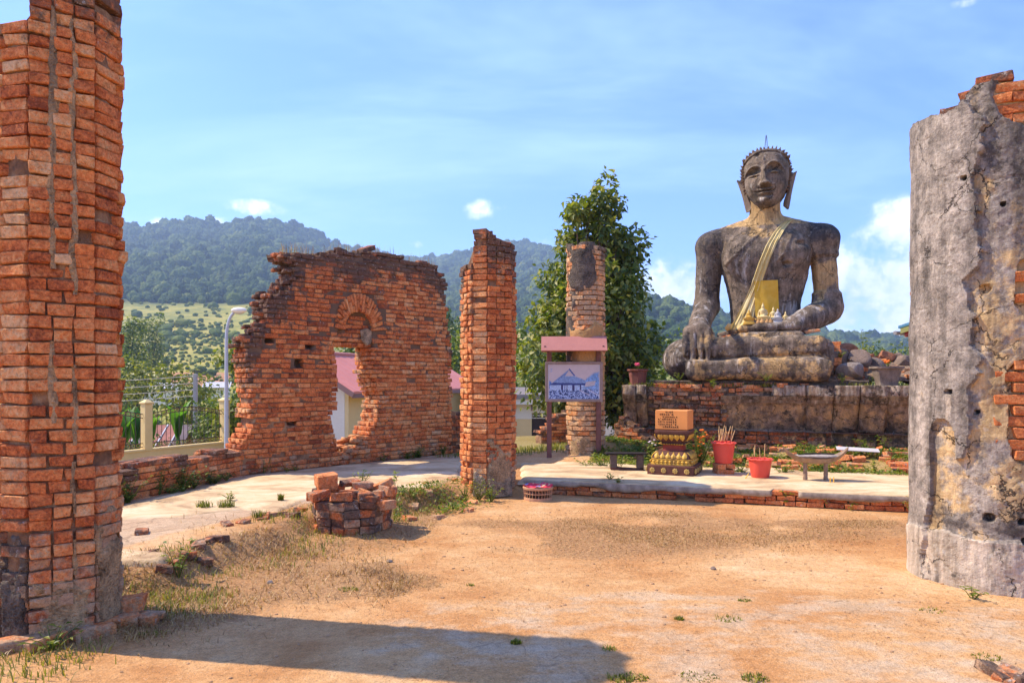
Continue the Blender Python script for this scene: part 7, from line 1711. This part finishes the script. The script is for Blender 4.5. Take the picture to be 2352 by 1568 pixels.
# ------------------------------------------------------------------ weeds, flowers, grasses
mg = at(1607, 1085, 10.5); mroot = weed('marigold_bush', (mg[0], mg[1], .2), 46, .62, .30, M['weed'], 'bushy marigold covered in small orange flowers beside the red bucket', 'flower', None, 901, .055, .28); g = random.Random(9)
for k in range(34):
    a = g.uniform(0, 6.28); r_ = g.uniform(.0, .30); z = g.uniform(.28, .72)*(1-.35*r_/.3); mb = MB(); mb.ball((r_*math.cos(a), r_*math.sin(a)*.8-.05, z), (.022, .022, .015), 8, 5); mb.build('flower_head', M['marigold'], mroot)
vi = at(1497, 1060, 10.4); vr = weed('periwinkle', (vi[0], vi[1], .24), 7, .42, .12, M['weed'], 'periwinkle with pale flowers next to the lotus stand', 'flower', None, 902, .085, .45); mb = MB()
for k in range(5): mb.ball((.05*math.cos(k*1.3), -.03+.05*math.sin(k*1.3), .36+.02*k), (.02, .02, .008), 6, 4)
mb.build('bloom', M['white_fl'], vr)
x_, y_ = st_world(st_px(1983, -.5), -.5); weed('sapling', (x_, y_, 2.0), 2, .62, .05, M['leaf2'], 'slender leafy sapling growing out of the rubble heap', 'plant', None, 903, .13, .42)
for i, (u, yl, z, lb) in enumerate(((1935, -1.5, 1.55, 'weed sprouting under the broken knee'), (1930, -1.0, 1.98, 'weed growing on the crest of the broken thigh'), (1760, -1.75, 1.58, 'small weed at the foot of the crossed legs'), (1780, -1.15, 2.22, 'tuft of weed in the lap'), (2000, -1.2, 1.52, 'weed between boulder and square planter'), (1560, -1.55, 1.58, 'yellowish tuft beside the left knee'), (1640, -1.75, 1.46, 'moss tuft on the brick crest of the plinth'), (1990, -.2, 2.05, 'bright leaves beside the sapling'), (2030, .0, 1.95, 'spreading shoots behind the rubble stones'))):
    x_, y_ = st_world(st_px(u, yl), yl); weed('weed', (x_, y_, z), 9, .13, .14, M['weed'], lb, 'weed', None, 910+i, .05)
for i, (u, v, h, n, sp, lb) in enumerate(((2092, 1000, .75, 34, .30, 'thick green fern patch at the dark end of the plinth'), (2095, 960, .5, 14, .2, 'hanging fern at the plinth corner'), (1350, 1060, .14, 16, .25, 'grass tuft at the foot of the round pillar'), (1385, 1062, .20, 18, .3, 'bright green clump beside the right board post'), (1420, 1075, .22, 12, .22, 'weed growing through the little bench'), (1470, 1072, .2, 12, .2, 'leafy weed right of the little bench'), (1495, 1040, .25, 12, .2, 'tall weed behind the lotus stand'), (1700, 1085, .18, 20, .25, 'dense green weed between the red buckets'), (1800, 1090, .16, 16, .26, 'weed left of the tray posts'), (1875, 1080, .16, 18, .3, 'bright weed under the tray'), (1925, 1085, .18, 18, .28, 'weed right of the tray posts'), (1990, 1058, .26, 9, .18, 'upright yellowish weed before the plinth'), (2030, 1050, .3, 9, .16, 'tall weed near the grey stone'), (2010, 1085, .2, 8, .15, 'weed with a white flower on the last step'), (1960, 1095, .12, 14, .26, 'low weed on the platform end'), (1680, 1060, .2, 12, .25, 'weed on the bricks behind the raised bucket'), (1850, 1050, .2, 12, .25, 'weed on the bricks behind the tray'))):
    Y = 10.3+max(0, (1085-v))/30; c = at(u, v, Y); weed('weed', (c[0], c[1], max(.2, c[2]) if v < 1000 else float(ground_z(c[0], c[1]))), n, h, sp, M['weed'], lb, 'weed', None, 930+i, .065)
for i, (u, v, h, n, sp, z, lb) in enumerate(((1815, 1162, .2, 5, .12, 0, 'big-leaved weed at the foot of the platform'), (1895, 1165, .14, 6, .12, 0, 'yellow-green weed against the platform bricks'), (1955, 1170, .1, 6, .1, 0, 'small weed below the platform end'), (2095, 1185, .25, 14, .15, 0, 'dry weed at the brick pier'), (410, 1325, .28, 8, .14, .05, 'leafy weed below the small concrete slab'), (905, 1150, .3, 5, .05, .05, 'leafy shoot climbing the stump side'), (830, 1115, .2, 9, .12, .42, 'green leaves between the loose bricks of the stump'), (120, 1490, .13, 12, .2, 0, 'green weed in the grass by the tallest pillar'), (1420, 1108, .06, 8, .1, .2, 'tiny weed on the concrete edge'), (530, 1150, .10, 8, .12, .17, 'small weed on the terrace floor'), (1098, 1142, .3, 14, .2, .05, 'yellow weeds at the foot of the red pillar'), (1128, 1146, .2, 12, .16, .04, 'fern growing beside the red pillar'), (1068, 1140, .26, 12, .2, .05, 'flowering weed left of the red pillar'), (1015, 1152, .18, 10, .2, .05, 'marigold seedling in the rubble'), (1400, 1100, .08, 7, .12, .2, 'little weed beside the basket on the slab'), (950, 1160, .14, 10, .2, .05, 'low weed at the rubble end by the stump'), (985, 1142, .16, 9, .2, .08, 'weed on the crumbled slab edge'), (1040, 1162, .12, 10, .22, .03, 'yellowish weed between broken bricks'), (2235, 1372, .1, 6, .1, 0, 'grass sprig at the foot of the plastered column'))):
    c = gp(u, v, z); weed('weed', (c[0], c[1], z if z > .15 else float(ground_z(c[0], c[1]))), n, h, sp, M['weed' if i not in (3, 10) else 'leaf_y'], lb, 'weed', None, 950+i, .07 if i in (0, 4, 5) else .05)
# mossy plants along the foot of the walls
for i, s in enumerate(sorted(random.uniform(0, 4.2) for _ in range(15))):
    if 1.5 < s < 2.6: continue
    p = WA+wd*s+wn*.05; weed('weed', (p[0]+U(-.05, .05), p[1]+U(-.1, .1), .17), random.randrange(5, 16), U(.06, .22), U(.1, .28), M['leaf2' if random.random() < .6 else 'weed'], 'small dark weed at the foot of the arched wall', 'weed', 'weeds along the arched wall', 1000+i, .05)
for i, t in enumerate(sorted(random.uniform(.1, .97) for _ in range(13))):
    p = np.array([-5.05, 5.8])*(1-t)+np.array([-3.98, 10.26])*t; weed('weed', (p[0]+U(.0, .12), p[1], .17), random.randrange(6, 22), U(.08, .34), U(.12, .34), M['leaf2' if random.random() < .6 else 'weed'], 'dark weed growing against the low mossy wall', 'weed', 'weeds along the low wall', 1020+i, .06)
# tufts of grass on the open sand: each a thing
TF = [(1400, 1492), (1185, 1476), (1560, 1425), (1670, 1424), (1080, 1345), (1425, 1560), (1605, 1555), (1735, 1560), (2265, 1508), (1710, 1380), (800, 1355), (520, 1165), (595, 1190), (645, 1150), (345, 1455), (2140, 1400), (1455, 1556), (470, 1165)]
for i, (u, v) in enumerate(TF):
    z = .17 if v < 1200 else 0.0; c = gp(u, v, z); g_ = np.random.default_rng(1100+i); n = int(g_.uniform(30, 150)); rr2 = g_.uniform(.02, .085)*np.sqrt(g_.uniform(0, 1, n)); aa = g_.uniform(0, 6.28, n); P = np.stack([rr2*np.cos(aa)*1.4, rr2*np.sin(aa), 0*aa], -1)
    o = blades(P, np.full(n, g_.uniform(.014, .034) if v > 1200 else .09), M['leaf_y'], 'grass_tuft', None, None, .9, .0035, 1100+i); o.location = (c[0], c[1], float(ground_z(c[0], c[1]))-.004+(.02 if v < 1200 else 0)); tag(o, 'small green grass tuft on the bare sand' if v > 1200 else 'grass tuft in a crack of the terrace floor', 'grass', 'grass tufts on the sand' if v > 1200 else 'grass tufts on the terrace floor')
# dry grass litter: nobody could count it
g_ = np.random.default_rng(1200); N = 330000; X_ = g_.uniform(-4.8, 4.6, N); Y_ = g_.uniform(3.4, 9.4, N); m_ = straw_mask(X_, Y_); sdn = poly_sd(X_, Y_); keep = (g_.uniform(0, 1, N) < m_**1.3*.42*(.25+1.3*smooth(fbm(X_*1.3, Y_*1.3, 0, 4, 1201), .42, .62))) & ~((X_ > .2) & (sdn > -.03)); X_, Y_ = X_[keep], Y_[keep]
Zg = ground_z(X_, Y_); print('straw', len(X_)); blades(np.stack([X_, Y_, Zg-.003], -1), np.where(X_ < -.8, .05, .02)*(.5+fbm(X_*2, Y_*2, 0, 3, 1207)), M['straw'], 'dry_grass', 'stuff', None, 2.6, .0028, 1202)
N = 60000; X_ = g_.uniform(-4.8, .3, N); Y_ = g_.uniform(3.2, 9.6, N); sdn = poly_sd(X_, Y_); mk = smooth(np.abs(sdn+.05), .75, .15)*smooth(X_, .0, -.8)*smooth(fbm(X_*1.7, Y_*1.7, 0, 3, 1210), .42, .60)+1.3*smooth(np.hypot((X_+2.45)/.5, (Y_-4.9)/.42), 1.1, .6)+1.2*smooth(np.hypot((X_+2.95)/.8, (Y_-3.85)/.35), 1.1, .6)*smooth(X_, -2.2, -2.5); keep = g_.uniform(0, 1, N) < mk*.5; X_, Y_ = X_[keep], Y_[keep]
blades(np.stack([X_, Y_, ground_z(X_, Y_)-.003], -1), np.full(len(X_), .07)*(.4+1.1*fbm(X_*2, Y_*2, 0, 3, 1208)), M['leaf_y'], 'green_grass', 'stuff', None, 1.0, .0035, 1211)
N = 9000; X_ = g_.uniform(-2, 3.4, N); Y_ = g_.uniform(12.4, 17.5, N); keep = poly_sd(X_, Y_) > 0; X_, Y_ = X_[keep], Y_[keep]; q = (st_local(X_, Y_)[0] < -2.7) & (((X_-WA[0])*wn[0]+(Y_-WA[1])*wn[1]) > .3); X_, Y_ = X_[q], Y_[q]; blades(np.stack([X_, Y_, ground_z(X_, Y_)], -1), np.full(len(X_), .10), M['leaf_y'], 'yard_grass', 'stuff', None, .9, .006, 1212)
# grass on the ledges of the plinth and dry stalks on the wall crests
N = 2600; xl = g_.uniform(-2.5, 2.55, N); yl = g_.uniform(-1.55, -1.28, N); c_, s_ = math.cos(ST_ROT), math.sin(ST_ROT); Xw, Yw = ST[0]+xl*c_+yl*s_, ST[1]-xl*s_+yl*c_; keep = fbm(xl*2, yl*2, 0, 3, 1220) > .45; blades(np.stack([Xw, Yw, np.full(N, 1.46)], -1)[keep], np.full(keep.sum(), .085), M['leaf_y'], 'ledge_grass', 'stuff', None, .9, .006, 1221)
P = []
for k in range(260):
    j = random.randrange(13, 22); f_ = random.random(); q = OUT[j]*(1-f_)+OUT[j+1]*f_; p = WA+wd*q[0]-wn*U(.1, .4); P.append((p[0], p[1], q[1]-.03))
blades(P, np.full(len(P), .24), M['straw'], 'crest_grass', 'stuff', None, .7, .003, 1230)
tp = (PIL_R[0]-.22, PIL_R[1]-.36, 3.60); weed('weed', tp, 9, .26, .08, M['leaf_y'], 'yellow weed growing from the broken top of the plastered column', 'weed', None, 1240, .045, .4)
# low green ground cover on the mound before the plinth
N = 20000; xl = g_.uniform(-2.9, 2.8, N); yl = g_.uniform(-3.3, -1.7, N); keep = g_.uniform(0, 1, N) < smooth(fbm(xl*1.6, yl*2.2, 0, 4, 1250), .40, .58); xl, yl = xl[keep], yl[keep]; Xw, Yw = ST[0]+xl*c_+yl*s_, ST[1]-xl*s_+yl*c_; n = len(Xw)
dv = rnd_dirs(n, g_); dv[:, 2] = np.abs(dv[:, 2])*.8; V, T = leaf_mesh(np.stack([Xw, Yw, ground_z(Xw, Yw)+g_.uniform(0, .06, n)], -1), dv, np.tile([[0, 0, 1.0]], (n, 1))+.3*rnd_dirs(n, g_), g_.uniform(.03, .075, n), .5); tag(link_mesh('ground_cover', make_mesh('ground_cover', V, T), M['weed']), kind='stuff')
# low weeds over the rubble strip between stump and red pillar
N = 2600; uu = g_.uniform(905, 1125, N); vv = 1182-(uu-905)*.19+g_.uniform(-34, 14, N); Yv = (EYE-.06)*F/(vv-870); Xw = (uu-1176)/F*Yv; keep = (g_.uniform(0, 1, N) < smooth(fbm(Xw*5, Yv*5, 0, 3, 1270), .40, .60)) & (np.hypot(Xw-PIL_M[0], Yv-PIL_M[1]) > .38); Xw, Yv = Xw[keep], Yv[keep]; n = len(Xw); dv = rnd_dirs(n, g_); dv[:, 2] = np.abs(dv[:, 2])*.9; V, T = leaf_mesh(np.stack([Xw, Yv, ground_z(Xw, Yv)+g_.uniform(0, .08, n)], -1), dv, np.tile([[0, 0, 1.0]], (n, 1))+.3*rnd_dirs(n, g_), g_.uniform(.025, .06, n), .5); tag(link_mesh('rubble_weeds', make_mesh('rubble_weeds', V, T), M['weed']), kind='stuff')
# bits of straw and grit strewn thinly over the whole court
N = 26000; X_ = g_.uniform(-4.5, 5.0, N); Y_ = g_.uniform(2.9, 9.2, N); keep = (poly_sd(X_, Y_) < -.06) & (g_.uniform(0, 1, N) < .15+.85*smooth(fbm(X_*1.1, Y_*1.1, 0, 4, 1260), .45, .6)); X_, Y_ = X_[keep], Y_[keep]; n = len(X_); aa = g_.uniform(0, 6.28, n); L_ = g_.uniform(.006, .035, n); wv_ = g_.uniform(.0008, .0022, n); Z_ = ground_z(X_, Y_)+.002
d_ = np.stack([np.cos(aa)*L_, np.sin(aa)*L_, g_.uniform(0, .006, n)], -1); s2 = np.stack([-np.sin(aa)*wv_, np.cos(aa)*wv_, 0*aa], -1); b_ = np.stack([X_, Y_, Z_], -1); V = np.stack([b_-s2, b_+s2, b_+d_+s2*.6, b_+d_-s2*.6], 1).reshape(-1, 3); tag(link_mesh('straw_bits', make_mesh('straw_bits', V, (np.arange(n)[:, None]*4+np.arange(4)[None]).astype(np.int32)), M['straw']), kind='stuff')
# pebbles
N = 1500; X_ = g_.uniform(-3.5, 4.5, N); Y_ = g_.uniform(3.2, 9.0, N); keep = poly_sd(X_, Y_) < -.05; X_, Y_ = X_[keep], Y_[keep]; mb = MB(); g2 = random.Random(3)
for x_, y_, z_ in zip(X_, Y_, ground_z(X_, Y_)): s = .003+.011*g2.random()**4; mb.ball((x_, y_, z_+s*.2), (s*1.3, s, s*.6), 5, 4, .2, g2.randrange(999))
tag(mb.build('pebbles', plain('pebble', (0.42, 0.24, 0.12), .95, .3, 3), None), kind='stuff')
